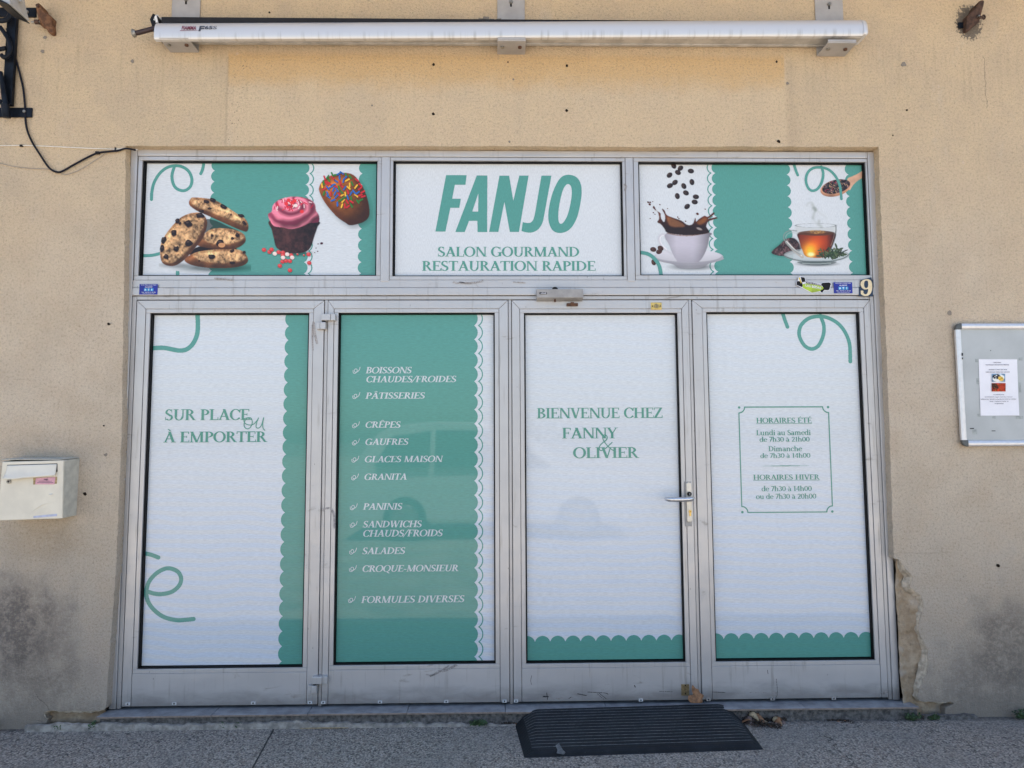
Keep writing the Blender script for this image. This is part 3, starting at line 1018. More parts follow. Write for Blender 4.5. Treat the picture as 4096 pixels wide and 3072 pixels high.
left = [(-2.060, 2.965), (-2.040, 2.2), (-2.020, 1.4), (-2.022, .7), ldm[0]] + ldm[1:] + [(-2.39, -.30)]
right = right[:2] + jitter(right[1:len(dam) + 2], .016, .0035, 9)[1:] + right[len(dam) + 2:]
inner = jitter(right, .028, .0022, 1)[:-1] + jitter(top, .04, .0022, 2)[:-1] + jitter(left, .028, .0028, 3)
outer = [(-7, -.30), (-7, 4.05), (7, 4.05), (7, -.30)]
poly = outer + inner          # one U-shaped outline
from mathutils.geometry import tessellate_polygon
n_ = len(poly)
tris = tessellate_polygon([[Vector((x, z, 0)) for x, z in poly]])
wf = []
for t in tris:
    (xa, za), (xb, zb), (xc, zc) = (poly[i] for i in t)
    wf.append(tuple(t) if (xb - xa) * (zc - za) - (xc - xa) * (zb - za) > 0 else tuple(t[::-1]))
for i in range(n_):
    j = (i + 1) % n_
    wf.append((i, j, j + n_, i + n_))       # the outline runs clockwise seen from the street
me = bpy.data.meshes.new('wall')
me.from_pydata([(x, 0, z) for x, z in poly] + [(x, .33, z) for x, z in poly], [], wf)
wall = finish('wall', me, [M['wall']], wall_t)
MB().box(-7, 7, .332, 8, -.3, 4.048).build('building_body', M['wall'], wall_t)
MB().box(-7.2, 7.2, -.42, 8, 4.052, 4.20).build('added_eaves', M['wall'], wall_t)  # unseen overhang added to keep sky light off the top of the wall


def rough_sheet(name, x0, x1, z0, z1, y, amp, step, mat, seed, parent, k=(7, 7)):
    from mathutils import noise as mn
    nx, nz = int((x1 - x0) / step) + 1, int((z1 - z0) / step) + 1
    v = []
    for j in range(nz + 1):
        for i in range(nx + 1):
            x, z = x0 + (x1 - x0) * i / nx, z0 + (z1 - z0) * j / nz
            d = mn.noise((x * k[0] + seed, z * k[1], 0)) + .5 * mn.noise((x * k[0] * 2.7, z * k[1] * 2.7, seed)) + .28 * mn.noise((x * k[0] * 7, z * k[1] * 7, seed))
            v.append((x, y - amp * d, z))
    f = [(j * (nx + 1) + i, j * (nx + 1) + i + 1, (j + 1) * (nx + 1) + i + 1, (j + 1) * (nx + 1) + i) for j in range(nz) for i in range(nx)]
    me = bpy.data.meshes.new(name)
    me.from_pydata(v, [], f)
    return finish(name, me, [mat], parent, 60)


rough_sheet('exposed_masonry', 2.0495, 2.34, -.09, .83, .030, .020, .008, M['stone'], 3.1, wall_t, (9, 6))
for out_, sg in ((dam, -1), (ldm[1:], 0)):
    q = jitter(out_, .014, .0025, 31)
    rr_ = random.Random(5)
    w_ = .012
    v = []
    for i_, (x, z) in enumerate(q):
        (xp, zp), (xn, zn) = q[max(0, i_ - 2)], q[min(len(q) - 1, i_ + 2)]
        dx, dz = xn - xp, zn - zp
        L_ = math.hypot(dx, dz) + 1e-6
        nx_, nz_ = (dz / L_, -dx / L_)
        if sg == -1 and nx_ > 0: nx_, nz_ = -nx_, -nz_
        if sg == 0 and nz_ > 0: nx_, nz_ = -nx_, -nz_
        w_ = min(.034, max(.004, w_ + rr_.uniform(-.006, .006)))
        o_x = max(2.057, x + nx_ * w_) if sg == -1 else x + nx_ * w_ * .5
        v += [(x - nx_ * .006, .0012, z - nz_ * .006), (x + (o_x - x) * .35, .006, z + nz_ * w_ * .3), (o_x, .030, z + nz_ * w_ * (1 if sg else .5))]
    f = []
    for i_ in range(len(q) - 1):
        for j_ in range(2): f.append((i_ * 3 + j_, i_ * 3 + j_ + 1, i_ * 3 + j_ + 4, i_ * 3 + j_ + 3))
    me = bpy.data.meshes.new('plaster_edge')
    me.from_pydata(v, [], f)
    finish('plaster_edge', me, [M['plaster_edge']], wall_t)
rough_sheet('exposed_masonry', -2.45, -2.065, -.10, .06, .036, .016, .009, M['stone'], 8.7, wall_t, (7, 26))
# drill holes and filled plugs left in the wall
for (u, v, r, m) in ((1734, 258, 8, 'hole'), (1733, 456, 8, 'hole'), (2267, 263, 8, 'hole'), (2266, 443, 8, 'hole'), (2032, 249, 4, 'hole'), (435, 1297, 8, 'hole'),
                     (416, 1703, 5, 'hole'), (3106, 247, 6, 'hole'), (3115, 566, 9, 'hole'), (3614, 258, 14, 'plug'), (3627, 441, 6, 'hole'), (3798, 1253, 13, 'plug'),
                     (3992, 2262, 9, 'hole'), (180, 150, 10, 'plug'), (170, 206, 10, 'plug'), (3571, 542, 4, 'hole'), (530, 246, 11, 'plug'), (2038, 567, 6, 'plug'),
                     (340, 1975, 9, 'hole'), (2053, 318, 6, 'plug'), (1078, 50, 5, 'hole'), (3150, 334, 8, 'plug'), (424, 1820, 9, 'plug'), (1488, 422, 5, 'plug')):
    x, z = P(u, v, 0)
    rr = r * .72 / 744
    pts = [(x + rr * (1 + random.uniform(-.3, .3)) * math.cos(a), z + rr * (1 + random.uniform(-.3, .3)) * math.sin(a)) for a in [k * .57 for k in range(11)]]
    MB().prism(pts, -.0025, .002).build('screw_hole' if m == 'hole' else 'filled_hole', M[m], wall_t)

# ------------------------------------------------------------------ doorstep
step_t = thing('doorstep', (0, 0, GZ), 'low blue-grey slate doorstep with chipped front edge under the four glazed leaves', 'doorstep')
tiles = [-2.075, -1.83, -1.50, -1.02, -.52, -.02, .50, 1.02, 1.52, 2.105]
mb, me_ = MB(), MB()
for i, (a, b) in enumerate(zip(tiles, tiles[1:])):
    dz = random.uniform(-.0012, .0012)
    fr = -.030 + random.uniform(-.003, .003)
    ya, yb = (fr, fr)
    xa, xb = a + .0012, b - .0012
    z1, z0 = -.004 + dz, -.014 + dz
    xa_b, xb_b = (xa + (.045 if i == 0 else 0), xb - (.045 if i == len(tiles) - 2 else 0))
    mb.add([(xa, ya, z0), (xb, yb, z0), (xb_b, .30, z0), (xa_b, .30, z0), (xa, ya, z1), (xb, yb, z1), (xb_b, .30, z1), (xa_b, .30, z1)],
           [(0, 3, 2, 1), (4, 5, 6, 7), (0, 1, 5, 4), (1, 2, 6, 5), (2, 3, 7, 6), (3, 0, 4, 7)])
    me_.box(xa, xb, fr - .0022, fr - .0002, z0 + .001, z1 - .0015)
mb.build('slate_tile', M['sill'], step_t, 0, .0015, 1)
me_.build('tile_edge', M['sill_edge'], step_t)
rough_sheet('mortar_bed', -2.06, 2.10, GZ - .01, -.0145, -.017, .006, .011, M['mortar'], 1.7, step_t, (16, 16))
# pale chipped strip of concrete along the foot
r_ = random.Random(4)
fp = [(-2.42, GZ - .01)]
x = -2.42
while x < .05:
    fp.append((x, GZ + max(.004, .030 + .006 * math.sin(x * 5) + r_.uniform(-.006, .006) - (.012 if x > -1.0 else 0) - max(0, (x + .3) * .05))))
    x += .025
fp += [(.06, GZ - .01)]
MB().prism(fp, -.040, -.019).build('concrete_strip', M['footing'], step_t)
fp = [(2.13, GZ - .01)] + [(2.13 + i * .025, GZ + .022 + r_.uniform(-.005, .005)) for i in range(12)] + [(2.42, GZ - .01)]
MB().prism(fp, -.030, -.004).build('concrete_strip', M['mortar'], step_t)

# ------------------------------------------------------------------ shopfront
shop = thing('shopfront', (0, .06, 0), 'wide grey aluminium shopfront, four glazed leaves under three printed transom windows', 'shopfront')
JL, JR, HT = -2.058, 2.054, 2.967
fr = MB()
YF = .050
fr.box(JL, -2.0225, YF, .13, 0, HT)                       # jambs
fr.box(2.0175, JR, YF, .13, 0, HT)
fr.box(-2.0205, 2.0155, YF, .13, 2.9315, HT)              # head
fr.box(-.690, -.643, YF - .001, .13, 2.231, 2.9295)       # mullions
fr.box(.658, .700, YF - .001, .13, 2.231, 2.9295)
fr.build('frame', M['alu'], shop, 0, .003, 2)
fr = MB()
fr.box(-2.0205, -1.9995, YF + .006, .12, 0, 2.152)        # narrow inner jamb strips
fr.box(1.9965, 2.0155, YF + .006, .12, 0, 2.152)
fr.box(-1.9975, 1.9945, YF + .006, .12, 2.1335, 2.1525)   # door head
for a, b in ((-.9895, -.9725), (.0055, .0215), (.9925, 1.0085)):
    fr.box(a, b, YF + .010, .12, 0, 2.1315)
fr.build('door_frame', M['alu_dark'], shop, 0, .0015, 1)
fr = MB()
fr.box(-2.0205, 2.0155, YF + .002, .13, 2.1985, 2.2405)
fr.build('transom_bar', M['alu'], shop, 0, .002, 1)
fr = MB()
fr.box(-2.0205, 2.0155, YF - .004, .13, 2.1555, 2.1970)
fr.build('transom_bar', M['alu'], shop, 0, .003, 2)
MB().box(-2.057, 2.053, .128, .15, 0.004, 2.96).build('joint_backing', M['groove'], shop)

GY = .085                                                  # glass plane
ZW = [Zoom(520, 580, 2.1269, GY), Zoom(1540, 600, 2.1686, GY), Zoom(2500, 600, 2.0868, GY)]
ZD = [Zoom(450, 1180, 2.074, GY), Zoom(1250, 1200, 2.074, GY), Zoom(2000, 1150, 2.074, GY), Zoom(2700, 1200, 1.7467, GY)]


def glazing(parent, x0, x1, z0, z1, film_mat, inset=(.010, .008, .010, .010)):
    """black gasket ring, dark glass and the printed film on it"""
    g = MB()
    w = .007
    g.box(x0, x0 + w, .0665, .0868, z0, z1)
    g.box(x1 - w, x1, .0665, .0868, z0, z1)
    g.box(x0 + w, x1 - w, .0665, .0868, z1 - w * .8, z1)
    g.box(x0 + w, x1 - w, .0665, .0868, z0, z0 + w * .8)
    g.build('gasket', M['gasket'], parent)
    MB().box(x0 - .012, x1 + .012, .0872, .094, z0 - .012, z1 + .012).build('pane', M['darkpane'], parent)
    a, b, c, d = x0 + inset[0], x1 - inset[2], z0 + inset[3], z1 - inset[1]
    MB().box(a, b, .0858, .0864, c, d).build('window_film', film_mat, parent)
    return a, b, c, d


def beads(mb, x0, x1, z0, z1, w=.022, y=.0555):
    mb.box(x0 - w, x0, y, .089, z0, z1)
    mb.box(x1, x1 + w, y, .089, z0, z1)
    mb.box(x0 - w, x1 + w, y, .089, z1 + .0007, z1 + w)
    mb.box(x0 - w, x1 + w, y, .089, z0 - w, z0 - .0007)


def scallop(c0, bul, p, first, lo, hi, n=14):
    """x (or z) of a scalloped edge along the other axis: arcs of period p with cusps at first + k p"""
    h = p / 2
    R = (h * h + bul * bul) / (2 * abs(bul))
    s = 1 if bul > 0 else -1
    out = []
    k = math.floor((lo - first) / p)
    t = first + k * p
    while t < hi:
        for i in range(n):
            z = t + p * i / n
            q = z - t - h
            x = c0 + s * (math.sqrt(max(0, R * R - q * q)) - (R - abs(bul)))
            if lo <= z <= hi: out.append((x, z))
        t += p
    return out


PR = .0852    # print layer
PI = .0847    # picture layer
LE = .0843    # lettering layer


def line_of(zm, pts, smooth=8): return catmull([zm(*p) for p in pts], smooth)


# --- transom windows
win = []
WB = [(-1.997, -.7135, 2.2655, 2.908), (-.6265, .6415, 2.263, 2.910), (.730, 2.0065, 2.268, 2.910)]
for i, (x0, x1, z0, z1) in enumerate(WB):
    mb = MB()
    x0b, x1b = x0, x1
    wl = (.022, .0165, .0275)[i]
    w2 = (.0225, .0155, .0090)[i]
    mb.box(x0 - wl + .001, x0, .0555, .089, z0, z1)
    mb.box(x1, x1 + w2 - .0005, .0555, .089, z0, z1)
    mb.box(x0 - wl + .001, x1 + w2 - .0005, .0555, .089, z1 + .0007, 2.9295)
    mb.box(x0 - wl + .001, x1 + w2 - .0005, .0555, .089, 2.2418, z0 - .0007)
    w = mb.build('transom_window', M['alu'], shop, 0, .0012, 1)
    win.append((w, glazing(w, x0, x1, z0, z1, M['film'] if i == 0 else M['film_up'], (.011, .006, .008, .007))))
win[0][0]['label'] = 'transom window printed with cookies, a cupcake and a sprinkled cake'
win[1][0]['label'] = 'middle transom window with the large green shop name'
win[2][0]['label'] = 'transom window printed with a coffee cup and a glass tea cup'

green_masks = {}


def band_canvas(i, dims):
    a, b, c, d = dims
    return Canvas(a, b, c, d, .001)


def bg_of(cv):
    def f(X, Z):
        i = np.clip(((X - cv.x0) / cv.res).astype(int), 0, cv.w - 1)
        j = np.clip(((Z - cv.z0) / cv.res).astype(int), 0, cv.h - 1)
        return np.where(cv.m[j, i][..., None], np.array(GREEN), np.array(WHITE))
    return f


def vband(cv, zl, zr, lo, hi):
    """fill between a left edge (list of (x, z)) and a right edge"""
    cv.fill(zl + zr[::-1])


# window one
WP = win[0][0]
a, b, c, d = win[0][1]
Z = ZW[0]
cv = band_canvas(0, (a, b, c, d))
pz = (Z(700, 243)[1] - Z(700, 1095)[1]) / 9
le = scallop(Z(713, 500)[0], Z(683, 500)[0] - Z(713, 500)[0], pz, Z(713, 218)[1], c - .01, d + .01)
re = scallop(Z(1490, 500)[0], Z(1521, 500)[0] - Z(1490, 500)[0], pz, Z(1490, 243)[1], c - .01, d + .01)
vband(cv, le, re, c, d)
fr_ = scallop(Z(1975, 500)[0], Z(1944, 500)[0] - Z(1975, 500)[0], pz, Z(1975, 243)[1], c - .01, d + .01)
cv.build('scallop_print', M['green'], PR, WP)
ce = Canvas(a, b, c, d, .001)
ce.fill(fr_ + [(b + .01, d + .01), (b + .01, c - .01)])
ce.build('scallop_print', M['green'], PR, WP)
oe = scallop(Z(1528, 500)[0], Z(1557, 500)[0] - Z(1528, 500)[0], pz, Z(1490, 243)[1], c - .01, d + .01)
co = Canvas(a, b, c, d, .001)
co.stroke(oe, .0062)
co.build('scallop_outline', M['green'], PR, WP)
cv.m |= ce.m | co.m
bg0 = bg_of(cv)
def swirl(dims, zm, pts, width, par, y=PR):
    c_ = Canvas(*dims, .001)
    c_.stroke(line_of(zm, pts), width)
    return c_.build('swirl_print', M['green'], y, par)


swirl((a, b, c, d), Z, ((183, 464), (186, 400), (205, 320), (250, 245), (310, 195), (380, 176), (445, 186), (500, 225), (526, 290), (515, 350), (475, 384), (430, 386), (385, 360), (362, 310), (358, 250), (378, 182)), .0168, win[0][0], PR - .0001)
swirl((a, b, c, d), Z, ((628, 150), (618, 205), (602, 244)), .0168, win[0][0], PR - .0001)
swirl((a, b, c, d), Z, ((112, 941), (190, 938), (275, 915), (330, 880)), .0175, win[0][0], PR - .0001)
swirl((a, b, c, d), Z, ((395, 980), (404, 1040), (405, 1125)), .0195, win[0][0], PR - .0001)

# window two: the shop name
Z = ZW[1]
a, b, c, d = win[1][1]
nm = Canvas(*Z(420, 700)[:1], Z(1730, 700)[0], Z(1000, 740)[1], Z(1000, 190)[1], .0008)
W_ = lambda pts: [Z(*p) for p in pts]
nm.fill(W_(((530, 218), (708, 218), (698, 302), (606, 302), (583, 422), (658, 422), (645, 502), (567, 502), (524, 708), (437, 708))))
nm.fill(W_(((796, 221), (888, 221), (886, 711), (803, 711), (801, 615), (728, 615), (692, 711), (610, 711))))
nm.fill(W_(((810, 375), (808, 534), (757, 534))), False)
nm.fill(W_(((993, 222), (1077, 222), (1113, 440), (1165, 222), (1246, 222), (1162, 711), (1083, 711), (1036, 450), (983, 711), (903, 711))))
nm.fill(W_([(1357, 222), (1444, 222)] + catmull([(1402, 450), (1382, 560), (1368, 625), (1343, 672), (1308, 703), (1262, 717), (1215, 712), (1184, 702)], 5) + [(1195, 625)] +
           catmull([(1212, 630), (1240, 633), (1265, 628), (1284, 608), (1296, 572), (1310, 500)], 5)))
nm.fill(W_(catmull([(1600, 215), (1660, 235), (1697, 290), (1706, 370), (1690, 490), (1658, 605), (1600, 690), (1522, 720), (1455, 697), (1420, 620), (1420, 520), (1448, 390), (1492, 285), (1540, 228)], 6, True)))
nm.fill(W_(catmull([(1590, 295), (1614, 318), (1620, 380), (1608, 470), (1583, 565), (1552, 622), (1525, 640), (1507, 618), (1504, 545), (1518, 445), (1543, 350), (1566, 308)], 6, True)), False)
nm.build('shop_name', M['green_up'], PR, win[1][0])


def ztext(Zm, text, xl, xr, base, top, parent, mat='inkgreen', slant=0.0, y=LE, underline=False, name='lettering'):
    (xa, za), (xb, _) = Zm(xl, base), Zm(xr, base)
    # the baseline is level in the place: take the mean height of its two ends
    zb = (Zm(xl, base)[1] + Zm(xr, base)[1]) / 2
    cap = Zm(xl, top)[1] - za
    rules = ((xa, xb, -cap * .17, cap * .07),) if underline else ()
    return serif(text, xa, xb - cap * abs(slant) * .9, zb, cap, name, M[mat], y, parent, slant, rules)


ztext(Z, 'SALON GOURMAND', 455, 1690, 925, 840, win[1][0])
ztext(Z, 'RESTAURATION RAPIDE', 318, 1830, 1048, 963, win[1][0])

# window three
WP = win[2][0]
a, b, c, d = win[2][1]
Z = ZW[2]
cv = band_canvas(2, (a, b, c, d))
pz = (Z(755, 193)[1] - Z(755, 1015)[1]) / 9
le = scallop(Z(763, 500)[0], Z(732, 500)[0] - Z(763, 500)[0], pz, Z(755, 193)[1], c - .01, d + .01)
re = scallop(Z(1360, 500)[0], Z(1391, 500)[0] - Z(1360, 500)[0], pz, Z(1360, 205)[1], c - .01, d + .01)
vband(cv, le, re, c, d)
fr_ = scallop(Z(1880, 500)[0], Z(1849, 500)[0] - Z(1880, 500)[0], pz, Z(1875, 205)[1], c - .01, d + .01)
cv.build('scallop_print', M['green_up'], PR, WP)
ce = Canvas(a, b, c, d, .001)
ce.fill(fr_ + [(b + .01, d + .01), (b + .01, c - .01)])
ce.build('scallop_print', M['green_up'], PR, WP)
oe = scallop(Z(726, 500)[0], Z(696, 500)[0] - Z(726, 500)[0], pz, Z(755, 193)[1], c - .01, d + .01)
co = Canvas(a, b, c, d, .001)
co.stroke(oe, .0062)
co.build('scallop_outline', M['green_up'], PR, WP)
cv.m |= ce.m | co.m
bg2 = bg_of(cv)
swirl((a, b, c, d), Z, ((1638, 140), (1654, 195), (1642, 268), (1607, 324), (1560, 340), (1525, 310), (1510, 250), (1525, 190), (1570, 152), (1632, 146), (1700, 165), (1758, 222), (1793, 300), (1806, 408)), .0150, win[2][0], PI - .0006)
swirl((a, b, c, d), Z, ((1410, 118), (1424, 165), (1442, 210)), .0150, win[2][0], PI - .0006)
swirl((a, b, c, d), Z, ((100, 852), (190, 868), (250, 912), (288, 975), (303, 1062)), .0205, win[2][0], PI - .0006)

# --- door leaves
LX = [(-1.9945, -.9925), (-.9695, .0025), (.0245, .9895), (1.0115, 1.9935)]
GB = [(-1.924, -1.072, .197, 2.061), (-.915, -.069, .205, 2.061), (.090, .9295, .203, 2.059), (1.088, 1.9355, .203, 2.063)]
doors, dims = [], []
for i, ((x0, x1), (g0, g1, h0, h1)) in enumerate(zip(LX, GB)):
    z0, z1 = .012, 2.1285
    bw = .022
    il, ir, it = g0 - bw - .0008, g1 + bw + .0008, h1 + bw + .0008
    g = .0007
    mb = MB()
    mb.prism([(x0, z1), (x1, z1), (ir + g, it), (il - g, it)], .0535, .115)                       # top rail, mitred
    mb.prism([(x0, z1 - 2 * g), (il - 2 * g, it - 2 * g), (il - 2 * g, z0), (x0, z0)], .0535, .115)   # stiles
    mb.prism([(x1, z1 - 2 * g), (x1, z0), (ir + 2 * g, z0), (ir + 2 * g, it - 2 * g)], .0535, .115)
    mb.box(il + g, ir - g, .0545, .115, z0, h0 - bw - .0008)                                  # kick panel
    beads(mb, g0, g1, h0, h1, bw, .0565)
    dm = 'film_moire' if i != 1 else 'green'
    o = mb.build('glazed_door', M['alu'], shop, 0, .0014, 2)
    doors.append(o)
    MB().box(x0 + .004, x1 - .004, .0955, .112, z0 + .004, z1 - .004).build('joint_backing', M['groove'], o)
    dims.append(glazing(o, g0, g1, h0, h1, M['film_moire'], (.009, .007, .005, .009)))
doors[0]['label'] = 'white door leaf reading sur place ou à emporter with green scallops down its right side'
doors[1]['label'] = 'green door leaf listing drinks, pastries and sandwiches'
doors[2]['label'] = 'door leaf with lever handle and brass locks welcoming customers'
doors[3]['label'] = 'white door leaf with the opening hours in a thin frame'

# leaf one
a, b, c, d = dims[0]
Z = ZD[0]
cv = Canvas(a, b, c, d, .001)
pz = (Z(1470, 258)[1] - Z(1425, 1562)[1]) / 11
xc = (Z(1470, 258)[0] + Z(1428, 1562)[0]) / 2
ed = scallop(xc, -.0205, pz, Z(1470, 258)[1], c - .01, d + .01)
cv.fill(ed + [(b + .01, d + .01), (b + .01, c - .01)])
cv.build('scallop_print', M['green'], PR, doors[0])
swirl((a, b, c, d), Z, ((704, 150), (708, 240), (702, 325), (670, 400), (620, 448), (560, 461), (490, 450), (420, 438), (330, 441)), .0245, doors[0], PR)
Z2 = Zoom(400, 2000, 1.843, GY)
swirl((a, b, c, d), Z2, ((325, 392), (380, 405), (430, 424)), .0218, doors[0], PR)
swirl((a, b, c, d), Z2, ((340, 672), (400, 690), (460, 693), (530, 676), (582, 632), (598, 580), (575, 530), (520, 505), (470, 510), (410, 545), (360, 605), (341, 680), (355, 750), (400, 812), (470, 862), (560, 885), (630, 883), (690, 877)), .0218, doors[0], PR)
ztext(Z, 'SUR PLACE', 432, 1140, 1038, 948, doors[0])
ztext(Z, 'À EMPORTER', 422, 1280, 1221, 1133, doors[0])
sw = Canvas(Z(1060, 0)[0], Z(1300, 0)[0], Z(0, 1160)[1], Z(0, 980)[1], .0008)
sw.stroke(line_of(Z, ((1152, 1034), (1120, 1022), (1096, 1050), (1094, 1090), (1115, 1110), (1142, 1100), (1160, 1060), (1150, 1022), (1120, 1018), (1092, 1030), (1096, 1060), (1130, 1078), (1170, 1072), (1200, 1040), (1212, 1020), (1196, 1060), (1192, 1095), (1212, 1104), (1236, 1080), (1254, 1018), (1246, 1070), (1250, 1105), (1264, 1122))), .0046)
sw.build('script_lettering', M['inkgreen'], LE - .0004, doors[0])

# leaf two
a, b, c, d = dims[1]
Z = ZD[1]
Z3 = Zoom(1250, 1950, 2.074, GY)
cv = Canvas(a, b, c, d, .001)
pz = (Z(1345, 212)[1] - Z3(1335, 1305)[1]) / 21
ck = [(Z(1345, 212)[1] - Z(1345, 1500)[1]) / 11]
pz = ck[0]
x1_ = (Z(1346, 212)[0] + Z3(1337, 1300)[0]) / 2
ed = scallop(x1_, .0195, pz, Z(1345, 212)[1], c - .01, d + .01)
cv.fill([(a - .01, c - .01)] + ed + [(a - .01, d + .01)])
cv.build('scallop_print', M['green'], PR, doors[1])
cv = Canvas(a, b, c, d, .001)
cv.stroke([(x + .0245, z) for x, z in scallop(x1_, .0205, pz, Z(1345, 212)[1], c - .01, d + .01)], .0062)
cv.build('scallop_outline', M['green'], PR, doors[1])
menu = [(Z, 'BOISSONS', 438, 830, 608, 556, 1), (Z, 'CHAUDES/FROIDES', 440, 1200, 682, 630, 0), (Z, 'PÂTISSERIES', 436, 940, 818, 767, 1), (Z, 'CRÊPES', 433, 738, 1060, 1008, 1),
        (Z, 'GAUFRES', 432, 803, 1202, 1150, 1), (Z, 'GLACES MAISON', 428, 1085, 1345, 1293, 1), (Z, 'GRANITA', 425, 790, 1492, 1440, 1),
        (Z3, 'PANINIS', 415, 752, 184, 130, 1), (Z3, 'SANDWICHS', 414, 914, 330, 276, 1), (Z3, 'CHAUDS/FROIDS', 413, 1088, 406, 351, 0), (Z3, 'SALADES', 409, 776, 552, 497, 1),
        (Z3, 'CROQUE-MONSIEUR', 408, 1218, 697, 643, 1), (Z3, 'FORMULES DIVERSES', 400, 1268, 954, 898, 1)]
for (zm, t, xl, xr, ba, to, bul) in menu:
    ztext(zm, t, xl, xr, ba, to, doors[1], 'inkwhite', .22, name='menu_line')
    if bul:
        ox, oy = xl - 103, ba - 50
        sw = Canvas(zm(ox - 6, ba)[0], zm(ox + 70, ba)[0], zm(ox, ba + 12)[1], zm(ox, oy - 14)[1], .0008)
        sw.stroke(line_of(zm, [(ox + px, oy + py) for px, py in ((2, 26), (4, 46), (20, 50), (34, 36), (34, 18), (22, 14), (12, 26), (18, 40), (36, 38), (52, 24), (60, 0))]), .0032)
        sw.build('menu_bullet', M['inkwhite'], LE, doors[1])

# leaf three
a, b, c, d = dims[2]
Z = ZD[2]
Z4 = Zoom(2000, 1900, 1.84375, GY)
cv = Canvas(a, b, c, d, .001)
px_ = (Z4(1266, 1228)[0] - Z4(258, 1228)[0]) / 9
zc = (Z4(258, 1228)[1] + Z4(1266, 1222)[1]) / 2
ed = [(t, z) for z, t in scallop(zc, .030, px_, Z4(258, 1228)[0], a - .01, b + .01)]
cv.fill([(a - .01, c - .01)] + ed + [(b + .01, c - .01)])
cv.build('scallop_print', M['green'], PR, doors[2])
ztext(Z, 'BIENVENUE CHEZ', 303, 1352, 1084, 998, doors[2])
ztext(Z, 'FANNY', 512, 978, 1252, 1163, doors[2])
ztext(Z, 'OLIVIER', 605, 1150, 1415, 1325, doors[2])
sw = Canvas(Z(800, 0)[0], Z(960, 0)[0], Z(0, 1390)[1], Z(0, 1200)[1], .0008)
sw.stroke(line_of(Z, ((940, 1352), (915, 1335), (880, 1300), (856, 1262), (852, 1236), (870, 1222), (888, 1236), (884, 1262), (850, 1290), (826, 1318), (828, 1348), (850, 1350), (886, 1326), (912, 1302), (930, 1284))), .0052)
sw.build('script_lettering', M['inkgreen'], LE - .0004, doors[2])

# leaf four
a, b, c, d = dims[3]
Z = ZD[3]
Z5 = Zoom(2700, 2100, 2.074, GY)
cv = Canvas(a, b, c, d, .001)
px_ = (Z5(1524, 940)[0] - Z5(405, 948)[0]) / 9
zc = (Z5(405, 948)[1] + Z5(1524, 933)[1]) / 2
ed = [(t, z) for z, t in scallop(zc, .030, px_, Z5(405, 948)[0], a - .01, b + .01)]
cv.fill([(a - .01, c - .01)] + ed + [(b + .01, c - .01)])
cv.build('scallop_print', M['green'], PR, doors[3])
swirl((a, b, c, d), Z, ((750, 85), (768, 140), (786, 188)), .0205, doors[3], PR)
swirl((a, b, c, d), Z, ((1016, 110), (1040, 180), (1035, 250), (1003, 318), (958, 342), (913, 325), (880, 280), (867, 230), (882, 175), (932, 130), (1000, 114), (1070, 125), (1140, 165), (1190, 228), (1220, 310), (1225, 430)), .0205, doors[3], PR)
for (t, xl, xr, ba, to, ul) in (('HORAIRES ÉTÉ', 567, 957, 859, 823, 1), ('Lundi au Samedi', 567, 950, 944, 908, 0), ('de 7h30 à 21h00', 590, 942, 990, 957, 0), ('Dimanche', 652, 888, 1056, 1021, 0),
                                ('de 7h30 à 14h00', 595, 947, 1103, 1070, 0), ('HORAIRES HIVER', 546, 1010, 1255, 1220, 1), ('de 7h30 à 14h00', 604, 957, 1335, 1300, 0), ('ou de 7h30 à 20h00', 565, 988, 1389, 1354, 0)):
    ztext(Z, t, xl, xr, ba, to, doors[3], underline=bool(ul))
xa, xb = (Z(445, 790)[0] + Z(468, 1442)[0]) / 2, (Z(1073, 790)[0] + Z(1100, 1437)[0]) / 2
zt, zb_ = (Z(485, 747)[1] + Z(1025, 747)[1]) / 2, (Z(517, 1485)[1] + Z(1058, 1480)[1]) / 2
rr = .032
q_ = lambda cx, cz, a0, a1: [(cx + rr * math.cos(math.radians(a0 + (a1 - a0) * i / 10)), cz + rr * math.sin(math.radians(a0 + (a1 - a0) * i / 10))) for i in range(11)]
bx = q_(xa, zt, -90, 0) + q_(xb, zt, 180, 270) + q_(xb, zb_, 90, 180) + q_(xa, zb_, 0, 90)
sw = Canvas(xa - .03, xb + .03, zb_ - .03, zt + .03, .0008)
sw.stroke(bx + bx[:1], .0062)
for (cx, cz) in ((xa + .002, zt - .002), (xb - .002, zt - .002), (xb - .002, zb_ + .002), (xa + .002, zb_ + .002)): sw.stroke([(cx, cz), (cx + .0001, cz)], .0135)
(r0, rz), (r1, _) = Z(580, 1160), Z(962, 1160)
sw.fill([(r0, rz), ((r0 + r1) / 2, rz + .0024), (r1, rz), ((r0 + r1) / 2, rz - .0024)])
sw.build('border_print', M['inkgreen'], LE, doors[3])


# ------------------------------------------------------------------ the printed pictures
def chip(p, cx, cy, rx, ry, rot=0):
    rr = random.Random(int(cx * 7 + cy))
    ca, sa = math.cos(math.radians(rot)), math.sin(math.radians(rot))
    q = []
    for k in range(8):
        a, g = k * .785 + rr.uniform(-.25, .25), rr.uniform(.72, 1.18)
        u, v = rx * g * math.cos(a), ry * g * math.sin(a)
        q.append((cx + u * ca - v * sa, cy + u * sa + v * ca))
    p.put(p.poly([(x, y + 4) for x, y in q], 4, 2), (72, 40, 24), .8)
    p.put(p.poly(q, 3, 0), (34, 20, 19))
    p.put(p.ell(cx - rx * .25, cy - ry * .35, rx * .45, ry * .28, rot, .8), (120, 95, 85), .55)


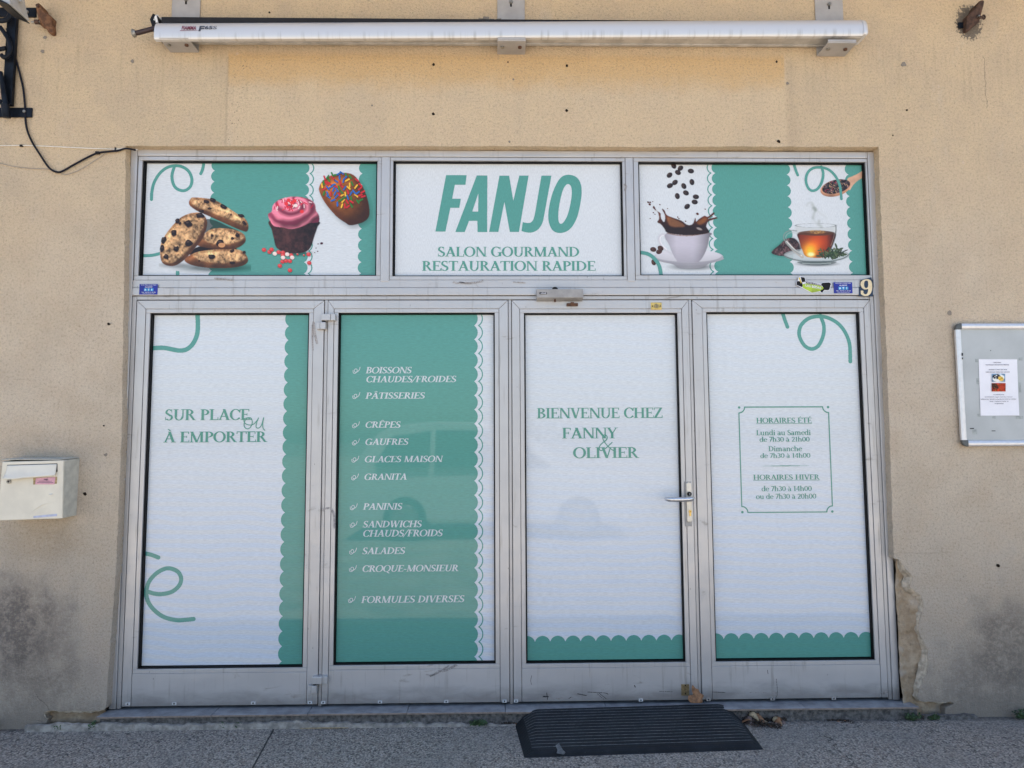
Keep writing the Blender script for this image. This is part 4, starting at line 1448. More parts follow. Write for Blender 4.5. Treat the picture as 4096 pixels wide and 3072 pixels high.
def cookie(p, out, top, chips, seed, rot=0):
    m = p.poly(out)
    t = p.poly(top, soft=3)
    n1, n2 = p.noise(60, 4, seed), p.noise(18, 3, seed + 1)
    rel, b = p.relief(m, 12)
    sh = .86 + .55 * np.clip(rel, -.6, .5) + (n1 - .5) * .5
    rim = np.array((160, 106, 68.)) * np.clip(sh, .35, 1.4)[..., None]
    p.put(m, rim)
    cr = np.clip((n2 - .5) * 5, -1, 1)
    face = np.array((208, 168, 126.)) * (.99 + (n1 - .5)[..., None] * 1.0 + np.minimum(cr, 0)[..., None] * .30 + np.clip(rel, -.3, .3)[..., None] * .5)
    p.put(m * t, np.clip(face, 20, 245))
    edge = np.clip((.82 - b) * 2.4, 0, .38) * m
    p.put(edge, (92, 52, 28), 1)
    p.put(np.clip((n2 - .62) * 6, 0, 1) * m * t, (238, 208, 172), .55)
    for c_ in chips: chip(p, *c_)


Z = ZW[0]
p = Pic(Z, 245, 430, 1030, 1085)
p.put(p.ell(735, 1045, 300, 34, 0, .8) * (p.Y > 1000), (25, 60, 55), .75)
p.put(p.ell(380, 1022, 130, 22, 0, .8), (80, 80, 80), .5)
p.put(p.poly([(500, 920), (600, 860), (760, 880), (900, 875), (880, 920), (700, 945), (560, 945)]), (30, 20, 18))
cookie(p, [(470, 965), (560, 915), (700, 892), (850, 885), (950, 902), (1000, 960), (990, 1010), (900, 1040), (720, 1048), (560, 1030), (480, 1000)],
       [(540, 915), (700, 876), (850, 872), (965, 888), (1015, 945), (960, 982), (800, 1004), (650, 995), (560, 965)], [(695, 952, 32, 24), (870, 900, 20, 14), (870, 1000, 24, 14), (972, 912, 15, 12), (590, 985, 10, 7)], 11)
p.put(p.poly([(640, 640), (720, 640), (830, 690), (930, 735), (940, 770), (760, 770), (650, 760)]), (40, 50, 42), .85)
cookie(p, [(620, 770), (700, 715), (830, 712), (930, 738), (975, 772), (978, 830), (900, 880), (760, 888), (640, 872), (570, 845)],
       [(600, 765), (700, 696), (830, 692), (945, 722), (990, 765), (960, 806), (850, 842), (720, 842), (640, 815)], [(770, 835, 36, 34), (915, 765, 20, 20), (870, 795, 16, 12), (700, 770, 14, 10)], 23)
p.put(p.ell(780, 852, 30, 20), (214, 160, 115), .9)
cookie(p, [(540, 578), (600, 580), (648, 625), (655, 690), (620, 790), (560, 870), (480, 960), (400, 1020), (330, 1028), (275, 1000), (258, 930), (262, 850), (300, 770), (360, 690), (430, 620), (490, 590)],
       [(530, 556), (602, 556), (640, 610), (622, 705), (570, 800), (500, 885), (425, 962), (350, 1004), (275, 990), (236, 920), (240, 840), (288, 755), (350, 675), (430, 600)],
       [(495, 670, 32, 30), (402, 648, 22, 24), (375, 747, 26, 24), (288, 808, 24, 30), (500, 835, 34, 36), (393, 885, 26, 26), (308, 950, 26, 26), (276, 882, 18, 30), (425, 665, 15, 12), (600, 600, 40, 22)], 37)
cookie(p, [(545, 447), (620, 452), (720, 470), (810, 520), (900, 580), (980, 630), (1007, 690), (995, 735), (950, 728), (860, 690), (760, 645), (660, 600), (570, 560), (510, 515), (503, 480), (525, 450)],
       [(520, 428), (640, 436), (760, 464), (865, 536), (962, 602), (1020, 658), (985, 694), (880, 648), (760, 600), (640, 552), (545, 520), (515, 480)],
       [(650, 482, 30, 16, 12), (702, 468, 28, 17, 18), (800, 527, 30, 18, 30), (947, 600, 30, 15, 15), (972, 662, 24, 12, 40), (680, 540, 16, 9), (610, 562, 26, 14), (860, 590, 10, 7)], 51)
p.build('cookie_picture', PI, win[0][0], bg0)

p = Pic(Z, 1100, 420, 1660, 1095)
p.put(p.ell(1400, 918, 130, 26, 0, .8), (20, 60, 52), .7)
base = p.poly([(1188, 645), (1205, 720), (1222, 790), (1245, 870), (1310, 910), (1400, 922), (1490, 910), (1538, 870), (1568, 780), (1595, 700), (1605, 650), (1400, 640)])
n1 = p.noise(26, 4, 5)
sh = .75 + .5 * np.clip((1480 - p.X) / 260, -.5, .5) + (n1 - .5) * .9
p.put(base, np.clip(np.array((74, 46, 44.)) * np.clip(sh, .25, 1.6)[..., None], 0, 255))
fro = p.poly([(1175, 590), (1190, 640), (1225, 690), (1300, 702), (1370, 716), (1460, 695), (1530, 665), (1603, 658), (1608, 600), (1584, 560), (1572, 500), (1522, 460), (1420, 440), (1340, 445), (1262, 470), (1216, 515), (1206, 565)])
ang = np.arctan2(p.Y - 470, p.X - 1400)
rad = np.hypot((p.X - 1400) / 1.0, (p.Y - 500) * 1.15)
wv = np.sin(rad / 16 - ang * 2.4 + p.noise(110, 2, 8) * 5)
rel, b = p.relief(fro, 14)
sh = .90 + .22 * wv + .45 * np.clip(rel, -.5, .5) + np.clip((1420 - p.X) / 1400, -.2, .15)
p.put(fro, np.clip(np.array((196, 112, 134.)) * np.clip(sh, .45, 1.25)[..., None], 0, 255))
p.put(np.clip(-wv - .35, 0, 1) * fro, (128, 38, 72), .9)
p.put(np.clip(wv - .7, 0, 1) * fro, (246, 170, 192), .9)
r_ = random.Random(3)
for k in range(60):
    x, y = r_.gauss(1370, 85), r_.gauss(500, 40)
    if 1200 < x < 1570 and y > 432:
        a_ = r_.uniform(0, 3.14)
        L = r_.uniform(6, 16)
        p.put(fro * p.line([(x - L * math.cos(a_), y - L * math.sin(a_)), (x + L * math.cos(a_), y + L * math.sin(a_))], 7, 0, 1), r_.choice([(205, 30, 55), (220, 60, 80), (240, 215, 220), (190, 30, 60)]), .95)
for (x, y) in ((1400, 475), (1380, 490), (1330, 500), (1462, 566), (1410, 515), (1350, 470)): p.put(p.ell(x, y, 17, 15, 0, .3), (224, 60, 66) if x != 1410 else (245, 225, 225), .95)
for (x, y, c_) in ((1140, 892, 0), (1187, 910, 0), (1205, 890, 0), (1265, 912, 0), (1302, 915, 0), (1300, 937, 0), (1297, 992, 0), (1326, 985, 0), (1360, 987, 0), (1371, 938, 0), (1275, 1028, 0), (1361, 1066, 0),
                   (1520, 930, 0), (1525, 1003, 0), (1232, 925, 1), (1338, 930, 1), (1302, 958, 1), (1380, 957, 1), (1425, 930, 2), (1480, 937, 2)):
    s_ = 19 if c_ < 2 else 9
    p.put(p.ell(x + 2, y + 7, s_, s_ * .8, 0, .6), (25, 60, 55), .6)
    p.put(p.ell(x, y, s_, s_ * .88, 20, .2), ((200, 62, 66), (228, 205, 205), (190, 70, 60))[c_])
    p.put(p.ell(x - 4, y - 5, s_ * .5, s_ * .4, 0, .8), (245, 140, 140) if c_ == 0 else (255, 240, 240), .5)
for (x, y, s_) in ((1630, 837, 13), (1600, 842, 6), (1583, 877, 5), (1597, 905, 6), (1572, 915, 5)): p.put(p.ell(x, y, s_, s_ * .75, -10, .3), (80, 40, 60))
p.build('cupcake_picture', PI, win[0][0], bg0)

p = Pic(Z, 1590, 220, 2065, 715)
mo = [(1830, 237), (1900, 255), (1960, 322), (2000, 400), (2030, 500), (2035, 600), (1985, 655), (1880, 683), (1830, 660), (1760, 610), (1680, 520), (1630, 440), (1608, 370), (1640, 305), (1700, 265), (1765, 245)]
p.put(_box(p.poly([(x + 14, y + 22) for x, y in mo]), 8), (60, 70, 70), .55)
m_ = p.poly(mo)
rel, b = p.relief(m_, 22)
n1 = p.noise(40, 4, 71)
lit = np.clip(1.05 - (p.X - 1700) / 620 - (p.Y - 450) / 1500, .35, 1.15)
p.put(m_, np.clip(np.array((178, 108, 44.)) * (lit * (.92 + .5 * np.clip(rel, -.6, .3) + (n1 - .5) * .3))[..., None], 0, 255))
p.put(np.clip((.9 - b) * 2.2, 0, .5) * m_, (80, 40, 20))
r_ = random.Random(12)
placed = []
for k in range(2200):
    if len(placed) > 70: break
    x, y = r_.uniform(1630, 1990), r_.uniform(236, 530)
    if ((x - 1812 - (y - 380) * .28) / 178) ** 2 + ((y - 378) / 150) ** 2 > 1: continue
    if any(math.hypot(x - q0, y - q1) < 24 for q0, q1 in placed): continue
    placed.append((x, y))
    a_ = r_.choice([.6, 1.0, 1.3, 2.1, 2.5, -.4]) + r_.uniform(-.3, .3)
    L = 15
    pts = [(x - L * math.cos(a_), y - L * math.sin(a_)), (x + L * math.cos(a_), y + L * math.sin(a_))]
    p.put(p.line([(q0 + 3, q1 + 6) for q0, q1 in pts], 14, 1, 1), (70, 35, 20), .6)
    p.put(p.line(pts, 13, 0, 1), r_.choice([(198, 40, 54), (30, 104, 184), (44, 132, 54), (232, 186, 60), (30, 110, 190), (40, 128, 60), (200, 44, 50)]))
p.build('cake_picture', PI, win[0][0], bg0)

# coffee
Z = ZW[2]
p = Pic(Z, 120, 120, 840, 1010)
p.put(p.ell(560, 975, 165, 26, 0, .8), (70, 72, 78), .75)
sa = p.ell(530, 893, 290, 62, 0, .03)
sh = 1.0 - .22 * np.clip((p.Y - 900) / 70, -.6, 1) - .12 * np.abs(p.X - 530) / 290
p.put(np.clip(sa + p.poly([(250, 900), (400, 955), (450, 985), (520, 992), (600, 990), (660, 975), (700, 950), (810, 900)]), 0, 1), np.array((192, 193, 206.)) * np.clip(sh, .5, 1.1)[..., None])
p.put(p.ell(530, 885, 275, 50, 0, .08), (206, 207, 219), .6)
p.put(p.line([(245, 905), (330, 935), (440, 948), (560, 948), (680, 940), (770, 915), (815, 888)], 5), (150, 150, 162), .8)
p.put(p.line([(352, 712), (305, 706), (283, 740), (300, 790), (345, 838), (392, 868)], 20), (196, 198, 210))
p.put(p.line([(352, 716), (310, 714), (292, 744), (306, 786), (348, 832)], 6), (232, 232, 240), .9)
cup = p.poly([(350, 692), (700, 688), (702, 730), (690, 800), (662, 870), (625, 925), (585, 940), (450, 938), (430, 920), (400, 870), (372, 800)], 4)
sh = 1.02 - .38 * np.clip((p.X - 560) / 150, 0, 1) ** 1.5 - .16 * np.clip((430 - p.X) / 90, 0, 1) - .14 * np.clip((p.Y - 800) / 150, 0, 1)
p.put(cup, np.array((188, 186, 202.)) * sh[..., None])
p.put(p.line([(352, 694), (440, 712), (560, 714), (698, 690)], 6), (110, 75, 55), .7)
spl = [(352, 690), (330, 660), (300, 620), (270, 602), (286, 572), (276, 522), (252, 500), (233, 482), (242, 468), (262, 505), (296, 530), (300, 570), (328, 602), (334, 545), (308, 492), (330, 505), (347, 542), (400, 565), (470, 590), (520, 625),
       (565, 618), (586, 568), (594, 598), (618, 576), (664, 550), (692, 558), (738, 522), (746, 532), (712, 562), (695, 575), (760, 562), (768, 571), (714, 588), (692, 602), (678, 640), (700, 690), (560, 710), (450, 706)]
m_ = p.poly(spl, 3)
n1 = p.noise(70, 3, 91)
rel, b = p.relief(m_, 8)
am = np.clip((640 - p.Y) / 110, 0, 1) * np.clip(n1 * 2.2 - .5, 0, 1)
p.put(m_, np.array((44, 24, 18.)) * (1 - am[..., None]) + np.array((150, 80, 36.)) * am[..., None])
p.put(p.poly([(350, 555), (420, 580), (480, 610), (500, 640), (430, 645), (370, 630)], 4, 3) * m_, (188, 134, 88), .55)
p.put(p.poly([(600, 600), (660, 568), (690, 575), (660, 610), (620, 625)], 4, 3) * m_, (176, 116, 52), .55)
p.put(np.clip((.8 - b) * 2, 0, .8) * m_ * (p.Y < 640), (92, 42, 22))
p.put(p.ell(620, 658, 26, 10, 20, .6), (200, 195, 195), .7)
for (x, y, s_) in ((193, 436, 9), (210, 437, 8), (206, 454, 11), (232, 431, 5), (237, 523, 6), (250, 537, 5), (210, 572, 5), (291, 456, 6), (356, 489, 5), (440, 560, 6), (450, 573, 6), (506, 595, 6), (605, 533, 12), (669, 494, 6)):
    p.put(p.ell(x, y, s_, s_ * .8, 30, .3), (88, 40, 28))
r_ = random.Random(6)
for (x, y) in ((407, 132), (463, 152), (442, 188), (550, 176), (372, 210), (417, 271), (375, 298), (559, 268), (491, 301), (509, 358), (437, 385), (592, 391), (582, 434), (519, 472), (236, 830), (297, 820), (285, 848), (240, 937)):
    a_ = r_.choice([-40, -25, 10, 30, 60, 75])
    p.put(p.ell(x, y, 26, 20, a_, .1), (50, 38, 36) if y < 700 else (78, 48, 38))
    p.put(p.ell(x - 6, y - 6, 15, 9, a_, .9), (112, 92, 84), .5)
    ca, sa_ = math.cos(math.radians(a_)), math.sin(math.radians(a_))
    p.put(p.line([(x - 20 * ca, y - 20 * sa_), (x + 3 * sa_, y - 3 * ca), (x + 20 * ca, y + 20 * sa_)], 4, 0), (24, 16, 15), .9)
p.build('coffee_picture', PI, win[2][0], bg2)

# tea
p = Pic(Z, 1205, 420, 1895, 985)
p.put(p.ell(1605, 950, 150, 20, 0, .7), (50, 60, 60), .8)
pile = p.poly([(1222, 852), (1290, 790), (1340, 745), (1400, 733), (1440, 760), (1475, 820), (1440, 855), (1340, 884), (1262, 878)])
n1, n2 = p.noise(22, 3, 14), p.noise(9, 2, 15)
p.put(_box(pile, 5), (30, 40, 42), .5)
p.put(pile, np.clip(np.array((78, 58, 60.)) * (.25 + 1.5 * n1 * n2 * 1.6)[..., None], 0, 220))
sau = p.ell(1600, 878, 275, 58, 0, .04)
p.put(sau, (160, 172, 178), .75)
p.put(p.ell(1600, 872, 262, 46, 0, .1), (200, 208, 216), .5)
p.put(p.line([(1328, 885), (1400, 912), (1500, 930), (1600, 935), (1720, 928), (1820, 905), (1870, 872)], 9), (98, 110, 112), .85)
p.put(p.line([(1330, 868), (1400, 845), (1460, 838)], 6), (120, 130, 132), .8)
p.put(p.line([(1740, 838), (1820, 848), (1868, 868)], 6), (150, 158, 160), .8)
p.put(p.poly([(1455, 930), (1745, 928), (1730, 950), (1600, 958), (1475, 950)]), (90, 104, 106), .8)
p.put(p.line([(1480, 946), (1600, 950), (1720, 944)], 5), (214, 222, 224), .8)
cup = p.poly([(1425, 632), (1500, 645), (1600, 648), (1700, 645), (1761, 632), (1757, 720), (1730, 800), (1692, 878), (1660, 905), (1510, 902), (1470, 845), (1442, 745)], 4)
p.put(cup, (186, 192, 196), .55)
p.put(p.line([(1350, 770), (1410, 835), (1480, 892)], 26), (176, 172, 170), .95)
p.put(p.line([(1345, 760), (1410, 828), (1476, 884)], 7), (228, 226, 228), .9)
p.put(p.line([(1434, 676), (1382, 672), (1338, 692), (1324, 730), (1345, 772), (1398, 826), (1462, 872)], 9), (136, 148, 150), .9)
p.put(p.line([(1434, 694), (1384, 690), (1352, 706), (1342, 732), (1360, 764)], 5), (170, 180, 184), .8)
tea = p.poly([(1440, 700), (1520, 690), (1640, 688), (1755, 694), (1742, 768), (1706, 852), (1664, 895), (1520, 892), (1480, 835), (1452, 752)], 4)
u = np.clip((p.X - 1440) / 310, 0, 1)
v = np.clip((p.Y - 690) / 205, 0, 1)
yel = np.exp(-((u - .33) / .22) ** 2 - ((v - .75) / .35) ** 2)
red = np.exp(-((u - .55) / .3) ** 2 - ((v - .35) / .4) ** 2)
tc = np.array((120, 48, 22.)) + yel[..., None] * np.array((130, 140, 30.)) + red[..., None] * np.array((75, 30, 0.))
tc = tc * (1 - .55 * np.clip((u - .78) / .22, 0, 1) - .45 * np.clip((.10 - v) / .10, 0, 1) - .4 * np.clip((.08 - u) / .08, 0, 1))[..., None]
p.put(tea, np.clip(tc, 15, 255))
p.put(p.ell(1598, 694, 152, 22, 0, .15), (96, 62, 40), .9)
p.put(p.ell(1598, 684, 70, 16, 0, .5) * np.clip(p.noise(14, 3, 4) * 2 - .4, 0, 1), (190, 150, 90), .9)
p.put(p.ell(1552, 872, 30, 18, 0, .9), (255, 246, 190), .9)
p.put(p.line([(1762, 634), (1756, 720), (1730, 800), (1692, 878)], 8), (70, 74, 72), .7)
p.put(p.line([(1748, 650), (1744, 720), (1718, 800)], 5), (206, 212, 214), .6)
rim = np.clip(1 - np.abs(np.hypot((p.X - 1592) / 168, (p.Y - 630) / 17) - 1) / .07, 0, 1)
p.put(rim, (92, 102, 104), .85)
r_ = random.Random(9)
for k in range(120):
    x, y = r_.gauss(1740, 52), r_.gauss(868, 20)
    if y < 905 and x < 1850 and x > 1600:
        a_ = r_.uniform(0, 180)
        g_c = r_.choice([(52, 76, 48), (78, 98, 66), (36, 48, 34), (96, 108, 78), (60, 66, 44)])
        p.put(p.ell(x, y, r_.uniform(12, 26), r_.uniform(4, 8), a_, .3), g_c, .95)
for (x, y, a_) in ((1762, 800, 70), (1800, 826, -20), (1780, 830, 30), (1830, 870, 5), (1640, 862, -10), (1618, 884, 0)): p.put(p.ell(x, y, 24, 8, a_, .3), (70, 86, 60))
for pts, w, o_ in (([(1515, 468), (1530, 442), (1560, 438), (1572, 455)], 9, .35), ([(1560, 455), (1580, 480), (1592, 500), (1578, 530), (1570, 570)], 18, .35), ([(1590, 492), (1620, 520), (1660, 545), (1690, 572)], 6, .25), ([(1575, 485), (1588, 498)], 30, .5),
                   ([(1620, 590), (1618, 620), (1640, 640)], 22, .35), ([(1560, 560), (1590, 600), (1610, 632)], 8, .25)):
    p.put(_box(p.line(pts, w, 2), 2), (110, 122, 110), o_)
p.build('tea_picture', PI, win[2][0], bg2)

p = Pic(Z, 1620, 165, 1978, 405)
hd = p.poly([(1856, 245), (1898, 220), (1940, 200), (1985, 176), (1985, 226), (1940, 258), (1898, 300), (1872, 335)], 4)
n1 = p.noise(50, 3, 33)
p.put(hd, np.array((206, 168, 146.)) * (.9 + .2 * n1)[..., None])
bw_ = np.clip(p.ell(1756, 318, 128, 68, -14, .04), 0, 1)
p.put(bw_, np.array((196, 148, 120.)) * (.85 + .3 * n1 - .25 * np.clip((p.Y - 330) / 70, 0, 1))[..., None])
n2 = p.noise(16, 3, 44)
p.put(p.ell(1762, 305, 118, 56, -14, .08), np.clip(np.array((92, 74, 80.)) * (.15 + 2.6 * np.clip(n2 - .28, 0, 1))[..., None], 0, 230))
r_ = random.Random(15)
for k in range(110):
    t_, q_2 = r_.uniform(0, 6.28), math.sqrt(r_.random())
    x, y = 1762 + 104 * q_2 * math.cos(t_), 305 + 46 * q_2 * math.sin(t_) - (104 * q_2 * math.cos(t_)) * .22
    a_ = r_.uniform(0, 3.14)
    L = r_.uniform(6, 13)
    p.put(p.line([(x - L * math.cos(a_), y - L * math.sin(a_)), (x + L * math.cos(a_), y + L * math.sin(a_))], 5, 0, 1), r_.choice([(38, 36, 42), (60, 52, 58), (30, 26, 32), (110, 84, 78), (150, 40, 60), (184, 150, 120), (44, 60, 50)]), .95)
p.build('spoon_picture', PI, win[2][0], bg2)

# ------------------------------------------------------------------ door furniture
def fbox(mb, u0, v0, u1, v1, ya, yb):
    """box measured on its front face (photo pixels) from depth ya (front) to yb"""
    xa, za = P(u0, v1, ya)
    xb, zb = P(u1, v0, ya)
    return mb.box(min(xa, xb), max(xa, xb), ya, yb, min(za, zb), max(za, zb))


# lever handle on the third leaf
(hx0, hz1), (hx1, hz0) = P(2745.5, 1930, .042), P(2769, 2088, .042)
mb = MB()
cxh, wh = (hx0 + hx1) / 2, (hx1 - hx0) / 2
pts = [(cxh + wh * math.cos(a), hz1 - wh * .55 + wh * .55 * math.sin(a)) for a in [math.pi * k / 8 for k in range(9)]] + [(cxh - wh, hz0 + .006), (cxh - wh + .005, hz0), (cxh + wh - .005, hz0), (cxh + wh, hz0 + .006)]
mb.prism(pts, .042, .054)
mb.build('handle_plate', M['plate'], doors[2], 0, .002, 2)
MB().box(cxh - .022, cxh + .014, .0515, .054, hz0 - .024, hz1 + .004).build('old_plate', M['closer'], doors[2], 0, .001, 1)
lx0, lz = P(2776, 1996, .005)
lx1, lz2 = P(2668, 1998, -.005)
mb = MB()
mb.tube([(lx0 - .004, .044, lz), (lx0 - .004, .015, lz), (lx0 - .010, .001, lz), (lx0 - .024, -.006, lz), (lx0 - .06, -.008, lz - .001), (lx1 + .022, -.008, lz2), (lx1 + .008, -.003, lz2), (lx1 + .003, .010, lz2), (lx1 + .003, .020, lz2)],
        [.0105, .0105, .0115, .0125, .0125, .0125, .0125, .0115, .0105], 14, flat=.9)
mb.build('lever_handle', M['steel'], doors[2], 50)
kx, kz = P(2758, 1976, .03)
mb = MB()
mb.disc(kx, kz, .0115, .026, .0415, 20)
mb.build('thumb_turn', M['black'], doors[2], 40, .0015)
MB().box(kx - .0015, kx + .002, .0235, .0262, kz - .008, kz + .006).build('thumb_turn_grip', M['closer'], doors[2])
kx, kz = P(2760.5, 2046, .04)
mb = MB()
mb.disc(kx, kz, .0082, .0375, .0415, 18)
mb.box(kx - .0042, kx + .0042, .038, .0415, kz - .024, kz - .006)
mb.build('lock_cylinder', M['brass'], doors[2], 40)
MB().box(kx - .0012, kx + .0012, .0368, .0378, kz - .004, kz + .003).build('keyhole', M['black'], doors[2])
# brass lock plates, top and bottom
for (u0, v0, u1, v1, m, cx_, cy_, r) in ((2604, 1209.5, 2647, 1238.5, 'brass', 2626, 1224, 9), (2726, 2737, 2756.5, 2783, 'brass_old', 2742, 2759, 10)):
    mb = MB()
    fbox(mb, u0, v0, u1, v1, .0505, .0535)
    o = mb.build('lock_plate', M[m], doors[2], 0, .0015)
    kx, kz = P(cx_, cy_, .047)
    mb = MB()
    mb.disc(kx, kz, r / 744, .0465, .0502, 18)
    mb.mat(1).box(kx - .001, kx + .005, .0455, .0466, kz - .0012, kz + .0012)
    for d_ in (-.022, .022):
        if m == 'brass': mb.disc(kx + d_ * .95, kz, .0036, .0490, .0503, 10)
        else: mb.disc(kx, kz + d_ * .95, .0036, .0490, .0503, 10)
    mb.build('lock_barrel', [M['brass_old'], M['black']], doors[2], 40)
# hinges between the first and second leaf
for (A, B, nm_) in (((1284, 1254.5, 1340, 1281), (1264, 1288, 1302, 1316), 0), ((1246, 2708, 1309, 2738), (1229, 2744, 1266, 2774), 1)):
    mb = MB()
    xa, za = P(A[0], A[3], .022)
    xb, zb = P(A[2], A[1], .022)
    xm = xa + (xb - xa) * .66
    mb.prism([(xa, za), (xm - .0006, za), (xm - .0006, zb), (xa, zb)], .022, .0530)
    mb.prism([(xm + .0006, za), (xb, za), (xb, zb), (xm + .0006, zb)], .024, .0530)
    xc_, zc_ = P(B[0], B[3], .022)
    xd, zd_ = P(B[2], B[1], .022)
    xn = xc_ + (xd - xc_) * .40
    mb.prism([(xc_, zc_), (xn - .0006, zc_), (xn - .0006, zd_), (xc_, zd_)], .026, .0530)
    n = 10
    rr = (xd - xn) / 2
    mb.prism([(xn + .0006, zc_), (xd, zc_), (xd, zd_), (xn + .0006, zd_)], .022, .0530)
    o = mb.build('hinge', M['alu'], doors[0], 0, .003, 3)
    MB().tube([((xn + xd) / 2, .038, zd_ - .004), ((xn + xd) / 2, .038, za + .004)], .0085, 14).build('hinge_pin', M['black'], doors[0], 40)
# little drain caps along the bottom rails
for i, us in enumerate(((511, 697, 1013, 1240), (1293, 1520, 1785, 2018), (2064, 2563), (2834, 3090, 3335))):
    for u in us:
        v = 2816 - (u - 500) * .0078
        x, z = P(u, v, .05)
        mb = MB()
        mb.box(x - .011, x + .011, .0475, .0535, z - .0065, z + .0065)
        mb.mat(1).disc(x, z, .004, .0468, .0477, 10)
        mb.build('drain_cap', [M['bolt_plate'] if i < 3 else M['closer'], M['black']], doors[i], 0, 0)
# overhead closer with its arm shoe
xa, za = P(2147, 1190.5, .005)
xb, zb = P(2333, 1156, .005)
mb = MB()
mb.add([(xa, .005, za), (xb, .005, za), (xb, .052, za - .012), (xa, .052, za - .012), (xa, .005, zb), (xb, .005, zb), (xb, .052, zb), (xa, .052, zb)],
       [(0, 3, 2, 1), (4, 5, 6, 7), (0, 1, 5, 4), (1, 2, 6, 5), (2, 3, 7, 6), (3, 0, 4, 7)])
clo = mb.build('door_closer', M['closer'], shop, 0, .002, 2)
x, z = P(2219, 1150, .03)
MB().prism([(x - .018, zb - .001), (x + .018, zb - .001), (x + .012, zb + .010), (x + .006, zb + .014), (x - .006, zb + .014), (x - .012, zb + .010)], .015, .045).build('closer_valve', M['black'], clo)
x, z = P(2220, 1208, .03)
MB().tube([(x, .030, za - .018), (x, .030, za + .002)], .006, 10).build('closer_spindle', M['bolt_rust'], clo)
x0_, z0_ = P(2158, 1177, .004)
x1_2, z1_ = P(2188, 1169, .004)
mb = MB()
mb.box(x0_, x1_2, .0035, .0055, z0_, z1_)
for k in range(6): mb.mat(1).box(x0_ + .006 + k * .0052, x0_ + .0095 + k * .0052, .0030, .0036, z0_ + .003, z0_ + .0065 + (k % 3) * .0012)
mb.build('maker_plate', [M['black'], M['stickerwhite']], clo)
mb = MB()
fbox(mb, 2267, 1212, 2312, 1223, .036, .0535)
fbox(mb, 2283, 1208, 2296, 1216, .030, .0535)
mb.build('closer_shoe', M['bolt_rust'], doors[2], 0, .002)
# smears and scuffs left on the metal
for pts, wdt, par, m in ((((1825, 2660), (1790, 2678), (1770, 2684)), .012, 1, 'smudge'), (((1795, 2663), (1735, 2700), (1706, 2698)), .008, 1, 'smudge'), (((1760, 2680), (1722, 2706)), .006, 1, 'smudge'),
                         (((1730, 2659), (1712, 2664)), .006, 1, 'smudge'), (((1254, 1290), (1258, 1330), (1268, 1372)), .013, 0, 'smudge'), (((1250, 1300), (1249, 1355), (1252, 1400)), .007, 0, 'smudge'),
                         (((2350, 2768), (2420, 2772), (2432, 2778)), .0028, 2, 'smudge_dark'), (((2395, 2772), (2425, 2795)), .0026, 2, 'smudge_dark'), (((2388, 2774), (2415, 2797)), .0022, 2, 'smudge_dark'),
                         (((2310, 2775), (2345, 2782)), .004, 2, 'smudge_dark'), (((2172, 2786), (2192, 2787)), .007, 2, 'smudge_dark'), (((2187, 2772), (2190, 2798)), .0035, 2, 'smudge_dark'), (((2275, 2794), (2285, 2788)), .003, 2, 'smudge_dark'),
                         (((2127, 2702), (2123, 2722), (2126, 2738)), .0018, 2, 'smudge_dark'), (((2538, 2742), (2541, 2748)), .005, 2, 'smudge_dark'), (((2637, 2765), (2690, 2767)), .0018, 2, 'smudge_dark'),
                         (((2850, 2768), (2900, 2770)), .0025, 3, 'smudge_dark'), (((3070, 2680), (3072, 2695)), .0025, 3, 'smudge_dark'), (((3105, 2715), (3110, 2770), (3104, 2790)), .0016, 3, 'smudge_dark'), (((3000, 2770), (3060, 2771), (3110, 2772)), .004, 3, 'smudge'),
                         (((1290, 2040), (1320, 2033), (1335, 2060), (1338, 2110)), .010, 1, 'smudge'), (((3545, 2762), (3525, 2780)), .010, 3, 'smudge'), (((3520, 2773), (3550, 2772)), .008, 3, 'smudge')):
    q = [P(u, v, .053) for u, v in pts]
    cvs = Canvas(min(a for a, _ in q) - .02, max(a for a, _ in q) + .02, min(b for _, b in q) - .02, max(b for _, b in q) + .02, .001)
    cvs.stroke(catmull(q, 5) if len(q) > 2 else q, wdt)
    nz = rng.random(cvs.m.shape)
    nz = _box(nz, 2, 1)
    cvs.m &= nz < .58 if m == 'smudge_dark' else nz < .56
    cvs.build('scuff', M[m], .0527 if par != 1 or True else 0, doors[par])
for pts, wdt in ((((1815, 1130), (1880, 1132), (1930, 1124)), .010), (((1840, 1128), (1870, 1133)), .006), (((2055, 1128), (2100, 1131)), .006), (((1900, 1132), (1914, 1150), (1914, 1157)), .002), (((2497, 738), (2505, 745), (2500, 760)), .010), (((860, 1113), (930, 1120)), .008)):
    q = [P(u, v, .048) for u, v in pts]
    cvs = Canvas(min(a for a, _ in q) - .02, max(a for a, _ in q) + .02, min(b for _, b in q) - .02, max(b for _, b in q) + .02, .001)
    cvs.stroke(catmull(q, 5) if len(q) > 2 else q, wdt)
    nz = _box(rng.random(cvs.m.shape), 2, 1)
    cvs.m &= nz < .53
    cvs.build('scuff', M['smudge'], .0478, shop)

